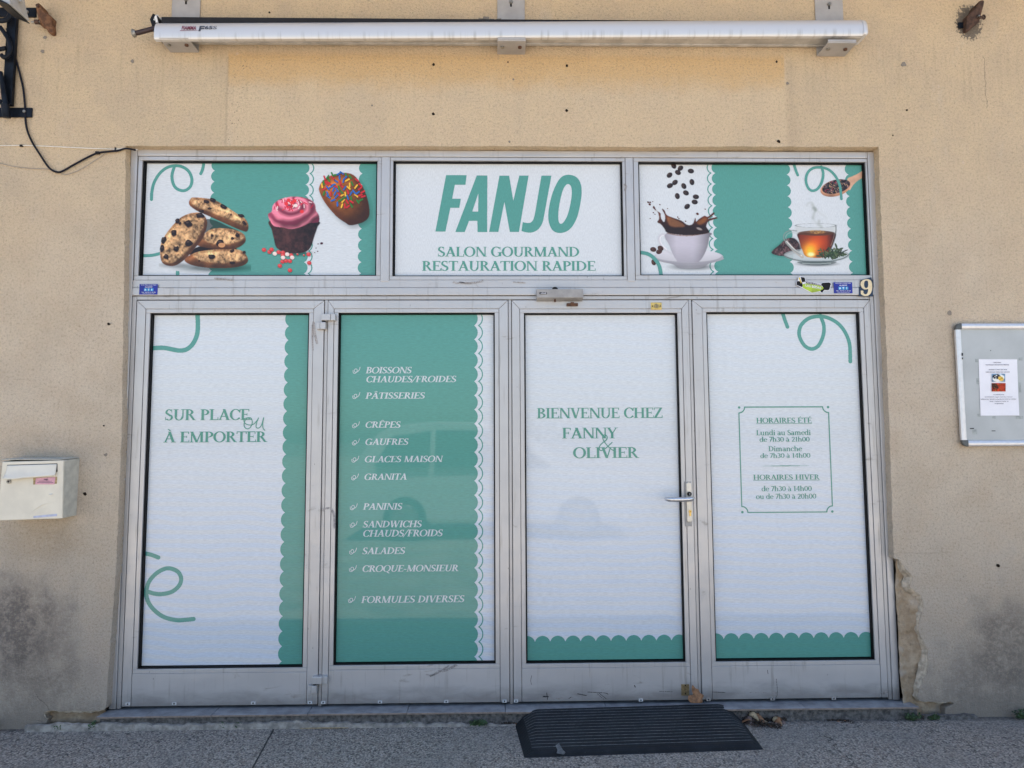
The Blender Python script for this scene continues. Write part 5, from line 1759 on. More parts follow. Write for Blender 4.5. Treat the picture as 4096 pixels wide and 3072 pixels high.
# ------------------------------------------------------------------ stickers and house number on the transom bar
def sticker_blue(u0, v0, u1, v1, label):
    ys = .0442
    xa, za = P(u0, v1, ys)
    xb, zb = P(u1, v0, ys)
    t = thing('alarm_sticker', ((xa + xb) / 2, ys, za), label, 'sticker', 'blue alarm stickers on the transom bar')
    MB().box(xa, xb, ys, ys + .0012, za, zb).build('sticker_sheet', M['stickerblue'], t)
    w, h = xb - xa, zb - za
    mb = MB()
    L = lambda t_, a, b, c, d: (t_, xa + w * a, xa + w * b, za + h * c, h * d)
    sans([L('SITE PROTEGE PAR', .09, .92, .87, .075), L('ALARME', .30, .72, .66, .12), L('TEL: 04.90.31.40.69', .11, .90, .17, .085), L('www.alarme-ati.com', .17, .83, .05, .06)], ys - .0006, mb, bold=.01)
    mb.build('lettering', M['stickerwhite'], t)
    mb = MB()
    for k in range(3): mb.box(xa + w * (.26 + k * .18), xa + w * (.41 + k * .18), ys - .0005, ys, za + h * .33, za + h * .58)
    mb.build('letter_tile', M['cyan'], t)
    mb = MB()
    sans([L('A', .285, .385, .36, .19), L('T', .465, .565, .36, .19), L('I', .672, .70, .36, .19)], ys - .0011, mb, bold=.02)
    mb.build('tile_lettering', M['stickerwhite'], t)
    return t


sticker_blue(556.5, 1136.5, 631, 1178, 'blue alarm sticker at the left end of the transom bar')
sticker_blue(3336, 1129, 3408.5, 1173, 'blue alarm sticker beside the house number')
ys = .0438
zs = Zoom(3100, 1080, 4.8087, ys)
o_ = [zs(*q) for q in ((410, 290), (408, 225), (440, 205), (450, 140), (480, 122), (560, 132), (582, 160), (592, 212), (680, 222), (760, 240), (880, 262), (930, 236), (1040, 228), (1080, 262), (1070, 330), (1040, 400), (960, 395), (900, 438), (850, 420), (710, 442), (520, 345))]
lt = thing('welcome_sticker', (*zs(740, 440)[:1], ys, zs(740, 440)[1]), 'die-cut green and black welcome sticker with a yellow machine, left of the blue sticker', 'sticker')
MB().prism(o_, ys, ys + .0012).build('sticker_sheet', M['stickerwhite'], lt)
mb = MB()
mb.prism([zs(*q) for q in ((526, 276), (600, 258), (760, 284), (900, 312), (935, 345), (890, 405), (712, 436), (630, 392), (534, 342))], ys - .0006, ys)
mb.build('green_ground', M['lime'], lt)
mb = MB()
mb.prism([zs(*q) for q in ((416, 285), (416, 222), (450, 210), (520, 235), (535, 300), (520, 330))], ys - .0005, ys)
mb.prism([zs(*q) for q in ((495, 135), (560, 142), (578, 170), (582, 225), (520, 235), (505, 180))], ys - .0007, ys)
mb.prism([zs(*q) for q in ((585, 218), (680, 232), (760, 248), (900, 280), (890, 304), (760, 282), (600, 254))], ys - .0009, ys)
for (cx_, cy_, r) in ((925, 280, 34), (985, 330, 42), (1040, 275, 34), (1020, 350, 32), (900, 405, 26), (960, 300, 26), (640, 400, 1)):
    x, z = zs(cx_, cy_)
    mb.disc(x, z, r / 4.81 / 744, ys - .0008 - r * 1e-6, ys, 12)
mb.prism([zs(*q) for q in ((895, 268), (935, 244), (1035, 238), (1068, 268), (1060, 330), (1030, 388), (955, 384), (905, 424), (868, 410), (930, 350))], ys - .0004, ys)
mb.build('black_motif', M['black'], lt)
mb = MB()
mb.prism([zs(*q) for q in ((455, 150), (475, 140), (510, 245), (500, 262), (480, 215))], ys - .0012, ys)
mb.build('yellow_machine', M['yellow'], lt)
mb = MB()
xa, za = zs(585, 315)
xb, zb = zs(890, 372)
sans([('LAS BEDAS', xa, xb, za, .0125)], ys - .0016, mb, tilt=(zb - za) / (xb - xa), bold=.02)
xa, za = zs(598, 247)
xb, zb = zs(890, 298)
sans([('WELCOME', xa, xb, za, .0062)], ys - .0017, mb, tilt=(zb - za) / (xb - xa), bold=.02)
mb.build('lettering', M['stickerwhite'], lt)
ys = .0436
zs = Zoom(3100, 1080, 4.8087, ys)
nt_ = thing('house_number', (*zs(1750, 510)[:1], ys, zs(1750, 510)[1]), 'torn dark blue house number plate with a cream 9', 'number plate')
MB().prism([zs(*q) for q in ((1650, 190), (1850, 140), (1868, 185), (1886, 188), (1884, 510), (1615, 505), (1618, 325), (1650, 318))], ys, ys + .002).build('plate', M['navy'], nt_)
cvs = Canvas(zs(1630, 0)[0], zs(1885, 0)[0], zs(0, 505)[1], zs(0, 170)[1], .0006)
cvs.fill([zs(*q) for q in catmull([(1740, 180), (1800, 178), (1850, 215), (1868, 280), (1864, 380), (1840, 450), (1790, 492), (1730, 500), (1670, 480), (1640, 440), (1640, 400), (1695, 400), (1700, 440), (1735, 468), (1765, 460), (1785, 420), (1790, 365), (1760, 372), (1715, 372), (1670, 340), (1648, 285), (1650, 235), (1690, 195)], 5, True)])
cvs.fill([zs(*q) for q in catmull([(1755, 205), (1785, 215), (1792, 270), (1785, 325), (1755, 348), (1725, 330), (1712, 280), (1722, 220)], 5, True)], False)
cvs.build('digit', M['digit'], ys - .0006, nt_)

# ------------------------------------------------------------------ awning
aw = thing('awning', (.05, 0, 3.50), 'long white cassette awning folded shut on three grey wall brackets above the shopfront', 'awning')
XL, XR = -1.862, 1.945
mb = MB()
mb.extr([(-.012, 3.545), (-.012, 3.656), (-.018, 3.664), (-.040, 3.666), (-.047, 3.663), (-.047, 3.648), (-.036, 3.645), (-.030, 3.640), (-.030, 3.550)], XL - .03, XR, .004, 1)
mb.build('casing_back', M['awn_alu'], aw, 0, .0015, 1)
mb = MB()
mb.extr([(-.013, 3.530), (-.034, 3.528), (-.036, 3.534), (-.050, 3.532), (-.052, 3.527), (-.110, 3.527), (-.112, 3.534), (-.112, 3.545), (-.013, 3.545)], XL + .01, XR - .02, .008, 1)
mb.build('casing_floor', M['awn_alu'], aw, 0, .001, 1)
MB().box(XL + .02, XR - .02, -.105, -.031, 3.548, 3.630).build('rolled_fabric', M['awn_dark'], aw)
sec = [(-.108, 3.4885)] + catmull([(-.130, 3.4885), (-.1355, 3.497), (-.1375, 3.522), (-.1345, 3.550), (-.1260, 3.574), (-.1100, 3.591), (-.086, 3.602)], 4) + [(-.084, 3.597), (-.106, 3.586), (-.121, 3.569), (-.128, 3.545), (-.131, 3.522), (-.129, 3.503), (-.108, 3.502)]
mb = MB()
mb.extr(sec, XL, XR - .022, .046, 24)
fb = mb.build('front_bar', M['awning'], aw, 35)
# right end cap, rounded over
mb = MB()
c0 = [(-.108, 3.542)] + catmull([(-.131, 3.542), (-.1365, 3.549), (-.1385, 3.571), (-.1352, 3.598), (-.1262, 3.622), (-.1100, 3.638), (-.088, 3.648), (-.03, 3.652)], 4) + [(-.03, 3.542)]
cy, cz = -.07, 3.59
rings = []
for t, s_ in ((0, 1.0), (.012, .995), (.022, .96), (.029, .86)):
    rings.append([(XR - .021 + t, cy + (y - cy) * s_, cz + (z - cz) * s_) for y, z in c0])
k = len(c0)
v = [q for r in rings for q in r]
f = [(i * k + j, i * k + (j + 1) % k, (i + 1) * k + (j + 1) % k, (i + 1) * k + j) for i in range(3) for j in range(k)] + [tuple(range(k - 1, -1, -1)), tuple(3 * k + j for j in range(k))]
mb.add(v, f)
mb.build('end_cap', M['awning'], aw, 35)
# left end: dark plate, small white bracket, crank rod with its knob
mb = MB()
mb.prism([(XL - .022, 3.55), (XL - .002, 3.52), (XL - .002, 3.64), (XL - .03, 3.655), (XL - .045, 3.62)], -.10, -.03)
mb.build('end_plate', M['black'], aw, 0, .004)
MB().box(XL - .034, XL - .014, -.075, -.045, 3.635, 3.662).build('end_clip', M['white'], aw, 0, .003)
MB().tube([(XL - .02, -.095, 3.615), (XL - .012, -.10, 3.635), (XL - .004, -.10, 3.60)], .007, 8).build('end_clip', M['white'], aw, 40)
xk, zk = P(535, 134, -.11)
MB().tube([(XL, -.085, 3.585), (xk + .02, -.108, zk + .005), (xk, -.112, zk)], .0125, 12).build('crank_rod', M['brown'], aw, 40)
mb = MB()
mb.tube([(xk + .010, -.110, zk + .003), (xk - .002, -.112, zk), (xk - .008, -.113, zk - .001)], [.018, .023, .017], 14)
mb.build('crank_knob', M['bolt'], aw, 40)
for i, (u0, u1) in enumerate(((686, 800), (1988.8, 2099.5), (3261, 3373))):
    xa, xb = P(u0, 60, -.006)[0], P(u1, 60, -.006)[0]
    t = xa
    mb = MB()
    mb.box(xa, xb, -.008, 0, 3.494, 3.97)
    mb.add([(xa, -.135 + 0, 3.4915), (xb, -.135, 3.4915), (xb, -.0002, 3.4915), (xa, -.0002, 3.4915), (xa, -.135, 3.4985), (xb, -.135, 3.4985), (xb, -.0082, 3.4985), (xa, -.0082, 3.4985)],
           [(0, 3, 2, 1), (4, 5, 6, 7), (0, 1, 5, 4), (1, 2, 6, 5), (2, 3, 7, 6), (3, 0, 4, 7)])
    if i: mb.box(xa + .002, xb - .002, -.135, -.128, 3.4987, 3.512)
    o = mb.build('wall_bracket', M['bracket'], aw, 0, .003, 2)
    for j, (du, m) in enumerate(((.028, 'bolt'), (.122, 'bolt_rust'))):
        mb = MB()
        x = xa + du
        n = 10
        mb.add([(x + .010 * math.cos(2 * math.pi * k / n), -.080 + .010 * math.sin(2 * math.pi * k / n), zz) for zz in (3.483, 3.4917) for k in range(n)],
               [tuple(range(n))] + [(k, k + n, (k + 1) % n + n, (k + 1) % n) for k in range(n)])
        mb.build('bolt', M[m], o)
    x, z = (xa + xb) / 2, P(2043, 8, -.01)[1]
    mb = MB()
    mb.disc(x, z, .010, -.020, -.0078, 8)
    mb.mat(1).box(x - .005, x + .005, -.0088, -.0079, z - .026, z - .008)
    mb.build('wall_bolt', [M['bolt'], M['black']], o)
# stuff lodged on top of the casing: a scrap of old mastic
mb = MB()
r_ = random.Random(2)
for (u, v, w) in ((1925, 80, .025), (1945, 76, .03), (1968, 83, .02), (1996, 82, .022), (1918, 84, .015)):
    x, z = P(u, v, -.03)
    mb.add([(x + (k % 2 * 2 - 1) * w * r_.uniform(.4, .7), -.03 + (k // 2 % 2 * 2 - 1) * .010, 3.664 + (k // 4) * (z - 3.660) * r_.uniform(.8, 1.3)) for k in range(8)],
           [(0, 1, 3, 2), (4, 6, 7, 5), (0, 4, 5, 1), (1, 5, 7, 3), (3, 7, 6, 2), (2, 6, 4, 0)])
mb.build('old_sealant', M['plug'], aw)
# maker's lettering, following the curve of the front bar
za_ = Zoom(500, 20, 4.424, -.1375)
mb = MB()
xa, zb = za_(1003, 437)
xb, zt = za_(1262, 375)
sans([('FIAMMA', xa, xb, zb, zt - zb)], -.1390, mb, shear=.12, bold=.03)
x0_, z0_ = za_(975, 462)
x1_, z1_ = za_(1300, 455)
mb.add([(x0_, -.1392, z0_), (x1_, -.1392, z1_ + .001), (x1_, -.1392, z1_ + .0022), (x0_, -.1392, z0_ + .003)], [(0, 1, 2, 3)])
mb.build('lettering', M['redink'], fb)
mb = MB()
xa, zb = za_(1300, 462)
xb, zt = za_(1395, 375)
sans([('F', xa, xb, zb, zt - zb)], -.1390, mb, shear=.22, bold=.04)
xa, zb = za_(1408, 428)
xb, zt = za_(1548, 375)
sans([('65', xa, xb, zb, zt - zb)], -.1390, mb, shear=.15, bold=.03)
xa, zb = za_(1553, 428)
xb, zt = za_(1625, 375)
sans([('S', xa, xb, zb, zt - zb)], -.1390, mb, shear=.15, bold=.0)
mb.build('lettering', M['greyink'], fb)

# ------------------------------------------------------------------ mailbox
bx0, bx1 = -2.556, -2.240
by = -.125
mt = thing('mailbox', ((bx0 + bx1) / 2, 0, .985), 'cream metal mailbox with a bent flap hung left of the shopfront', 'mailbox')
mb = MB()
mb.add([(bx0 + .004, by + .012, .988), (bx1 - .002, by + .012, .988), (bx1 + .006, 0, .992), (bx0, 0, .992), (bx0 + .010, by + .012, 1.274), (bx1 + .002, by + .012, 1.279), (bx1 + .010, 0, 1.286), (bx0 + .01, 0, 1.286)],
       [(0, 3, 2, 1), (4, 5, 6, 7), (0, 1, 5, 4), (1, 2, 6, 5), (2, 3, 7, 6), (3, 0, 4, 7)])
mb.build('box', M['cream_side'], mt, 0, .003, 2)
zm = Zoom(0, 1780, 4.879, by)
q_m = lambda *a: [zm(*p_) for p_ in a]
mb = MB()
mb.prism(q_m((-60, 1478), (1212, 1436), (1238, 298), (45, 328), (40, 345)), by, by + .0115)
dr = mb.build('door', M['cream'], mt, 0, .004, 3)
# lid, sprung a little open on the left
mb = MB()
xa, za = P(18, 1838, -.11)
mb.add([(xa - .002, -.128, 1.283), (bx1 - .02, -.12, 1.281), (bx1 + .008, -.002, 1.2885), (xa, -.002, 1.2890), (xa - .002, -.128, 1.287), (bx1 - .02, -.12, 1.284), (bx1 + .008, -.002, 1.2915), (xa, -.002, 1.2925)],
       [(0, 3, 2, 1), (4, 5, 6, 7), (0, 1, 5, 4), (1, 2, 6, 5), (2, 3, 7, 6), (3, 0, 4, 7)])
mb.build('lid', M['cream_side'], mt, 0, .0012, 1)
# slot and bent flap
mb = MB()
mb.prism(q_m((138, 388), (1120, 358), (1125, 520), (135, 560)), by - .0006, by + .001)
mb.build('letter_slot', M['groove'], mt)
nx, nz = 24, 8
v = []
for j in range(nz + 1):
    for i in range(nx + 1):
        s_, t = i / nx, j / nz
        xt, zt = zm(142 + (1112 - 142) * s_, 400 - 28 * s_)
        bb = 650 - 60 * s_ ** 1.6 + 20 * math.sin(min(1, s_ * 2.4) * math.pi) * (1 - s_)
        xb_, zb_2 = zm(118 + (1105 - 118) * s_, bb)
        x, z = xt + (xb_ - xt) * t, zt + (zb_2 - zt) * t
        v.append((x, by - .003 - .020 * t ** 2 * (1 - .45 * s_) - (.010 * max(0, t - .62) * (1.2 - s_)), z))
f = [(j * (nx + 1) + i, (j + 1) * (nx + 1) + i, (j + 1) * (nx + 1) + i + 1, j * (nx + 1) + i + 1) for j in range(nz) for i in range(nx)]
me = bpy.data.meshes.new('flap')
me.from_pydata(v, [], f)
o = finish('flap', me, [M['flap']], mt, 60)
so = o.modifiers.new('thick', 'SOLIDIFY')
so.thickness = .0016
x, z = zm(180, 715)
mb = MB()
mb.disc(x, z, .0105, by - .006, by + .001, 18)
mb.mat(1).disc(x, z + .001, .0055, by - .0068, by - .0058, 12)
mb.build('lock', [M['bolt'], M['black']], mt, 40)
mb = MB()
mb.prism(q_m((650, 640), (1118, 618), (1112, 755), (650, 772)), by - .0012, by + .001)
mb.build('label_holder', M['brass_old'], mt)
mb = MB()
mb.prism(q_m((705, 645), (1085, 628), (1065, 768), (692, 768)), by - .0020, by - .0010)
pl = mb.build('name_label', M['pink'], mt)
mb = MB()
xa, zb = zm(862, 686)
xb, zt = zm(946, 657)
sans([('FANJO', xa, xb, zb, zt - zb)], by - .0026, mb, bold=.03)
for (ua, ub, vv) in ((760, 1015, 706), (730, 1045, 732)):
    xa, za = zm(ua, vv)
    xb, _ = zm(ub, vv)
    mb.box(xa, xb, by - .0025, by - .0020, za - .0011, za + .0008)
mb.build('lettering', M['inkdark'], pl)
mb = MB()
mb.prism(q_m((655, 1385), (1115, 1342), (1112, 1388), (655, 1422)), by - .0012, by + .001)
mb.build('faded_label', M['bluelabel'], mt)
mb = MB()
arc = [(*zm(a_, b_), 0) for a_, b_ in catmull([(620, 1310), (720, 1230), (860, 1155), (1060, 1105)], 6)]
mb.tube([(x, by + .0008, z) for x, z, _ in arc], [.0012 + .0022 * math.sin(math.pi * i / (len(arc) - 1)) for i in range(len(arc))], 6)
arc = [(*zm(a_, b_), 0) for a_, b_ in catmull([(670, 1325), (780, 1345), (900, 1340), (965, 1310), (985, 1275)], 6)]
mb.tube([(x, by + .0008, z) for x, z, _ in arc], .0018, 6)
for k in range(3):
    (xa, za), (xb, zb) = zm(845, 1238 + k * 22), zm(945, 1234 + k * 22)
    mb.tube([(xa, by + .0005, za), (xb, by + .0005, zb)], .0012, 6)
mb.build('embossed_emblem', M['cream'], mt, 60)
x, z = zm(1005, 955)
MB().tube([(x, by - .0015, z + .004), (x, by + .001, z)], [.003, .011], 12).build('dent', M['cream'], mt, 60)

# ------------------------------------------------------------------ notice board and its sheet
yb = -.030
x0, x1, z0, z1 = P(3823, 1500, yb)[0] - .006, 3.17, P(3838, 1786, yb)[1], P(3823, 1293, yb)[1]
x0 = (P(3828, 1320, yb)[0] + P(3843, 1760, yb)[0]) / 2
nb = thing('notice_board', ((x0 + x1) / 2, 0, z0), 'grey notice board in a rounded aluminium frame with dark plastic corners', 'notice board')
w = .031
rnd = lambda a, b: [(yb + .016, a)] + catmull([(yb + .004, a + .001), (yb, a + (b - a) * .25), (yb - .0015, a + (b - a) * .5), (yb, a + (b - a) * .75), (yb + .004, b - .001)], 3) + [(yb + .016, b)]
for a_, b_ in ((z0, z0 + w), (z1 - w, z1)):
    mb = MB()
    mb.extr(rnd(a_, b_), x0 + w + .003, x1 - w)
    mb.build('frame_rail', M['board_alu'], nb, 40)
for a_, b_ in ((x0, x0 + w), (x1 - w, x1)):
    mb = MB()
    s_ = rnd(a_, b_)
    n = len(s_)
    mb.add([(q1, q0, zz) for zz in (z0 + w + .003, z1 - w - .003) for q0, q1 in s_], [(j, (j + 1) % n, (j + 1) % n + n, j + n) for j in range(n)] + [tuple(range(n)), tuple(range(2 * n - 1, n - 1, -1))])
    mb.build('frame_rail', M['board_alu'], nb, 40)
for sx, sz in ((0, 0), (0, 1), (1, 0), (1, 1)):
    ox, oz = (x1 - w, x0 + w)[1 - sx], (z1 - w, z0 + w)[1 - sz]
    dx, dz = (1 if sx else -1), (1 if sz else -1)
    pts = [(ox - dx * .003, oz - dz * .003)] + [(ox + dx * (w + .001) * math.sin(a), oz + dz * (w + .001) * math.cos(a)) for a in [math.pi / 2 * k / 8 for k in range(9)]]
    pts = [(ox - dx * .0025, oz - dz * .0025), (ox - dx * .0025, oz + dz * (w + .001))] + pts[2:-1] + [(ox + dx * (w + .001), oz - dz * .0025)]
    MB().prism(pts, yb - .003, yb + .016).build('corner_cap', M['board_cap'], nb, 0, .003, 3)
MB().box(x0 + w - .002, x1 - w + .002, yb + .012, 0, z0 + w - .002, z1 - w + .002).build('board_panel', M['board'], nb)
yp = yb + .0112
for (u0, v0, u1, v1, m) in ((3902, 1436, 3915, 1449, 'tape'), (3907, 1513, 3917, 1537, 'tape'), (3970, 1665, 3983, 1674, 'tape'), (4064, 1664, 4092, 1676, 'tape'), (3910, 1655, 3922, 1667, 'tape'), (4076, 1430, 4090, 1442, 'tape'),
                            (3891, 1717, 3908, 1737, 'tape'), (3880, 1712, 3896, 1716, 'smudge_dark'), (3967, 1722, 3982, 1725, 'smudge_dark'), (4078, 1530, 4083, 1570, 'tape'), (3962, 1400, 3964, 1404, 'smudge_dark')):
    mb = MB()
    fbox(mb, u0, v0, u1, v1, yp, yp + .0008)
    mb.build('tape_remnant' if m == 'tape' else 'board_mark', M[m], nb)
for (u0, v0, u1, v1) in ((3848, 1412, 3852, 1423), (3849, 1430, 3852, 1437)):
    mb = MB()
    fbox(mb, u0, v0, u1, v1, yb - .0022, yb)
    mb.build('board_mark', M['smudge_dark'], nb)
# the sheet: A4 notice with two photographs
ysn = yb + .0100
zs = Zoom(3800, 1250, 3.0169, ysn)
c4 = [zs(*q) for q in ((345, 563), (810, 565), (832, 1243), (368, 1245))]
sh = thing('notice_sheet', ((c4[2][0] + c4[3][0]) / 2, ysn, c4[3][1]), 'white A4 notice with two food photographs taped to the grey board', 'notice')
nx, nz = 10, 14
v = []
for j in range(nz + 1):
    for i in range(nx + 1):
        s_, t = i / nx, j / nz
        x = (c4[0][0] * (1 - s_) + c4[1][0] * s_) * (1 - t) + (c4[3][0] * (1 - s_) + c4[2][0] * s_) * t
        z = (c4[0][1] * (1 - s_) + c4[1][1] * s_) * (1 - t) + (c4[3][1] * (1 - s_) + c4[2][1] * s_) * t
        v.append((x, ysn - .0016 * math.sin(s_ * 5 + t * 3) * t * t - .004 * max(0, s_ + t - 1.55), z))
me = bpy.data.meshes.new('paper')
me.from_pydata(v, [], [(j * (nx + 1) + i, (j + 1) * (nx + 1) + i, (j + 1) * (nx + 1) + i + 1, j * (nx + 1) + i + 1) for j in range(nz) for i in range(nx)])
finish('paper', me, [M['paper']], sh, 60)
mb = MB()
ln = []
for (t_, xl, xr, ba, to) in (('CHEZ FANJO', 522, 612, 609, 598), ('PARTENARIAT ASSOCIATION VEDETTES', 426, 708, 638, 627), ('VENDREDI 15 AOUT 2025 19H30', 462, 684, 696, 685), ('SOIREE MOULES / FRITES AVEC KARAOKE', 426, 716, 725, 714),
                             ('15 € PAR PERSONNE', 520, 650, 997, 988), ('8 € PAR ENFANT ( nuggets / steack frites + boissons )', 416, 750, 1024, 1015), ('RESERVATION - REPONSE AU 06.22.86.61.52 AVANT LE 11/08/2025', 370, 792, 1052, 1042),
                             ('FANJO - 9 AVENUE DU COURS - 84', 476, 700, 1078, 1068), ('270 BEDARRIDES', 533, 642, 1105, 1095)):
    xa, za = zs(xl, ba)
    xb, _ = zs(xr, ba)
    ln.append((t_, xa, xb, za, zs(xl, to)[1] - za))
sans(ln, ysn - .0030, mb, bold=.015)
mb.build('lettering', M['inkdark'], sh)
for (nm_, q0, q1, seed) in (('mussels_photo', (500, 740), (660, 836), 1), ('stew_photo', (498, 853), (668, 955), 2)):
    p = Pic(zs, q0[0], q0[1], q1[0], q1[1], 4)
    one = np.ones((p.h, p.w))
    n1, n2 = p.noise(34, 3, seed), p.noise(16, 3, seed + 5)
    if seed == 1:
        p.put(one, np.array((120, 150, 180.)) * (.6 + .8 * n1)[..., None])
        p.put(p.ell(580, 792, 72, 44, -8, .1), (225, 228, 230))
        p.put(p.ell(556, 776, 50, 28, 0, .2) * np.clip(n2 * 3 - .7, 0, 1), (28, 30, 44))
        p.put(p.ell(608, 800, 36, 26, 30, .3), np.array((226, 190, 96.)) * (.6 + .7 * n2)[..., None])
    else:
        p.put(one, np.array((170, 62, 34.)) * (.45 + 1.0 * n1)[..., None])
        p.put(p.ell(530, 905, 50, 46, 0, .3) * np.clip(n2 * 3.4 - 1.1, 0, 1), (40, 30, 24))
        p.put(np.clip(n2 * 6 - 4.0, 0, 1), (226, 180, 70))
        p.put(p.ell(624, 905, 34, 26, 0, .5), (190, 74, 50), .7)
    o = p.build(nm_, ysn - .0034, sh, lambda X, Z_: np.broadcast_to(np.array((.8, .8, .84)), X.shape + (3,)))
    o.data.materials[0] = M['paper_ink']

# ------------------------------------------------------------------ irons on the wall
sb = thing('sign_bracket', (-2.69, 0, 3.15), 'black scrolled wrought iron sign bracket cut by the left edge', 'bracket')
mb = MB()
fz = Zoom(0, 0, 2.182, -.03)
(xa, zt), (xb, zb) = fz(118, 62), fz(118, 1020)
xv0, xv1 = fz(38, 600)[0], fz(120, 600)[0]
mb.box(xv0, xv1, -.034, -.010, 3.175, 3.72)
mb.build('upright', M['black_iron'], sb, 0, .004)
for (v0, v1, u1) in ((66, 147, 316), (940, 1022, 280)):
    za_2, zb_3 = fz(100, v1, -.008)[1], fz(100, v0, -.008)[1]
    mb = MB()
    mb.box(-2.95, fz(u1, v0, -.008)[0], -.010, 0, za_2, zb_3)
    st = mb.build('fixing_strap', M['black_iron'], sb, 0, .002)
    x, z = fz(242 if v0 < 500 else 216, 106 if v0 < 500 else 975, -.01)
    MB().disc(x, z, .008, -.019, -.0095, 8).build('bolt', M['bolt'], sb, 0, .002)
for pts, r in ((((0, 235), (40, 290), (75, 350), (88, 420), (70, 480), (38, 500), (10, 480)), .012), (((-40, 440), (0, 430), (50, 420)), .012), (((0, 630), (20, 720), (35, 830), (50, 930)), .014), (((-70, 700), (-40, 860), (-8, 900), (4, 870)), .010), (((90, 130), (60, 170), (10, 180), (-30, 170)), .014)):
    MB().tube([(*fz(a_, b_, -.055)[:1], -.055, fz(a_, b_, -.055)[1]) for a_, b_ in catmull(pts, 5)], r, 8, flat=.8).build('scroll', M['black_iron'], sb, 50)
mb = MB()
mb.tube([(*fz(50, 910, -.05)[:1], -.055, fz(50, 910, -.05)[1]), (*fz(45, 1020, -.05)[:1], -.040, fz(45, 1020, -.05)[1])], .020, 10)
mb.build('collar', M['black_iron'], sb, 50)
# lamp head above it
lz_ = Zoom(0, 0, 2.182, -.30)
lp = thing('wall_lamp', (lz_(60, 60)[0], -.30, lz_(60, 140)[1]), 'grey lamp head tilted down at the top left corner above the sign bracket', 'lamp')
sh_ = [lz_(*q) for q in ((0, -40), (170, -40), (190, 60), (212, 140), (198, 146), (80, 82), (10, 12))]
MB().prism(sh_, -.40, -.26).build('lamp_housing', M['lamp'], lp, 0, .008, 3)
rm = [lz_(*q) for q in ((-10, 0), (10, 14), (80, 84), (198, 148), (200, 156), (60, 96), (-10, 30))]
MB().prism(rm, -.41, -.25).build('lamp_rim', M['black_iron'], lp)
for k in range(3):
    a_ = lz_(195 + k * 12, -30)
    b_ = lz_(215 + k * 28, 48 - k * 18)
    MB().tube([(a_[0], -.33, a_[1]), (b_[0], -.33, b_[1])], .007, 6).build('lamp_fin', M['lamp'], lp)

# rusty pintles
def iron(name, zm_, outline, y0, y1, label, mat, extra):
    q = [zm_(*p_) for p_ in outline]
    lo = min(q, key=lambda t: t[1])
    t = thing(name, (lo[0], 0, lo[1]), label, 'iron hook', 'old iron shutter hooks high on the wall')
    c_ = catmull(q, 3, True)
    bm = bmesh.new()
    n = len(c_)
    cx_, cz_ = sum(a for a, _ in c_) / n, sum(b for _, b in c_) / n
    zmax = max(b for _, b in c_)
    zmin = min(b for _, b in c_)
    r0 = [bm.verts.new((x, y1, z)) for x, z in c_]
    lean = lambda z: y0 * (.45 + .55 * (z - zmin) / (zmax - zmin))
    r1 = [bm.verts.new((x, lean(z) + .008, z)) for x, z in c_]
    r2 = [bm.verts.new((cx_ + (x - cx_) * .78, lean(z), cz_ + (z - cz_) * .86)) for x, z in c_]
    for a_, b_ in ((r0, r1), (r1, r2)):
        for i in range(n): bm.faces.new((a_[i], a_[(i + 1) % n], b_[(i + 1) % n], b_[i]))
    bm.faces.new(r2)
    bmesh.ops.recalc_face_normals(bm, faces=bm.faces[:])
    me = bpy.data.meshes.new('hook_body')
    bm.to_mesh(me)
    bm.free()
    finish('hook_body', me, [M[mat]], t, 45)
    extra(t)
    return t


zi = Zoom(0, 0, 2.182, -.05)


def ex1(t):
    a_, b_ = zi(272, 190), zi(345, 186)
    MB().tube([(a_[0], -.045, a_[1]), (b_[0], -.045, b_[1])], .0062, 10).build('pin', M['bolt'], t, 40)
    c_ = zi(320, 187)
    MB().tube([(c_[0] - .011, -.045, c_[1]), (c_[0] + .011, -.045, c_[1])], .0125, 12).build('knuckle', M['rust_dark'], t, 40)
    a_ = zi(352, 72)
    MB().disc(a_[0], a_[1], .008, -.078, -.06, 10).build('eye', M['rust_dark'], t)


iron('shutter_hook', zi, ((322, 70), (338, 42), (360, 46), (378, 85), (408, 118), (442, 138), (436, 190), (440, 262), (402, 264), (385, 235), (352, 206), (330, 196), (326, 140)), -.070, 0,
     'orange-brown rusty iron hook beside the black sign bracket', 'rust', ex1)
zi2 = Zoom(3820, 0, 11.06, -.055)


def ex2(t):
    (xa, za), (xb, zb) = zi2(165, 1235, -.008), zi2(700, 990, -.008)
    MB().box(xa, xb, -.010, 0, za, zb).build('fixing_plate', M['black_iron'], t, 0, .002)
    x, z = zi2(435, 1090, -.01)
    MB().disc(x, z, .0085, -.017, -.0095, 9).build('bolt', M['bolt'], t, 0, .002)
    x, z = zi2(1245, 780, -.05)
    n = 18
    mb = MB()
    mb.tube([(x + .009 * math.cos(2 * math.pi * k / n) * .75, -.055, z + .011 * math.sin(2 * math.pi * k / n)) for k in range(n + 1)], .0045, 8, False)
    mb.tube([(x - .03, -.055, z - .002), (x - .009, -.055, z)], .007, 8)
    mb.build('ring', M['rust_dark'], t, 50)
    x, z = zi2(1000, 760, -.05)
    MB().box(x - .004, x + .003, -.066, -.05, z - .003, z + .003).build('rivet', M['bolt'], t)


iron('shutter_hook', zi2, ((640, 600), (740, 500), (870, 370), (960, 200), (1020, 110), (1130, 70), (1220, 105), (1235, 250), (1205, 450), (1180, 680), (1160, 880), (1060, 970), (920, 1080), (800, 1195), (650, 1205), (620, 1000), (595, 780)), -.075, 0,
     'dark rusty iron hook with a ring on a mortar patch at the upper right', 'rust_dark', ex2)

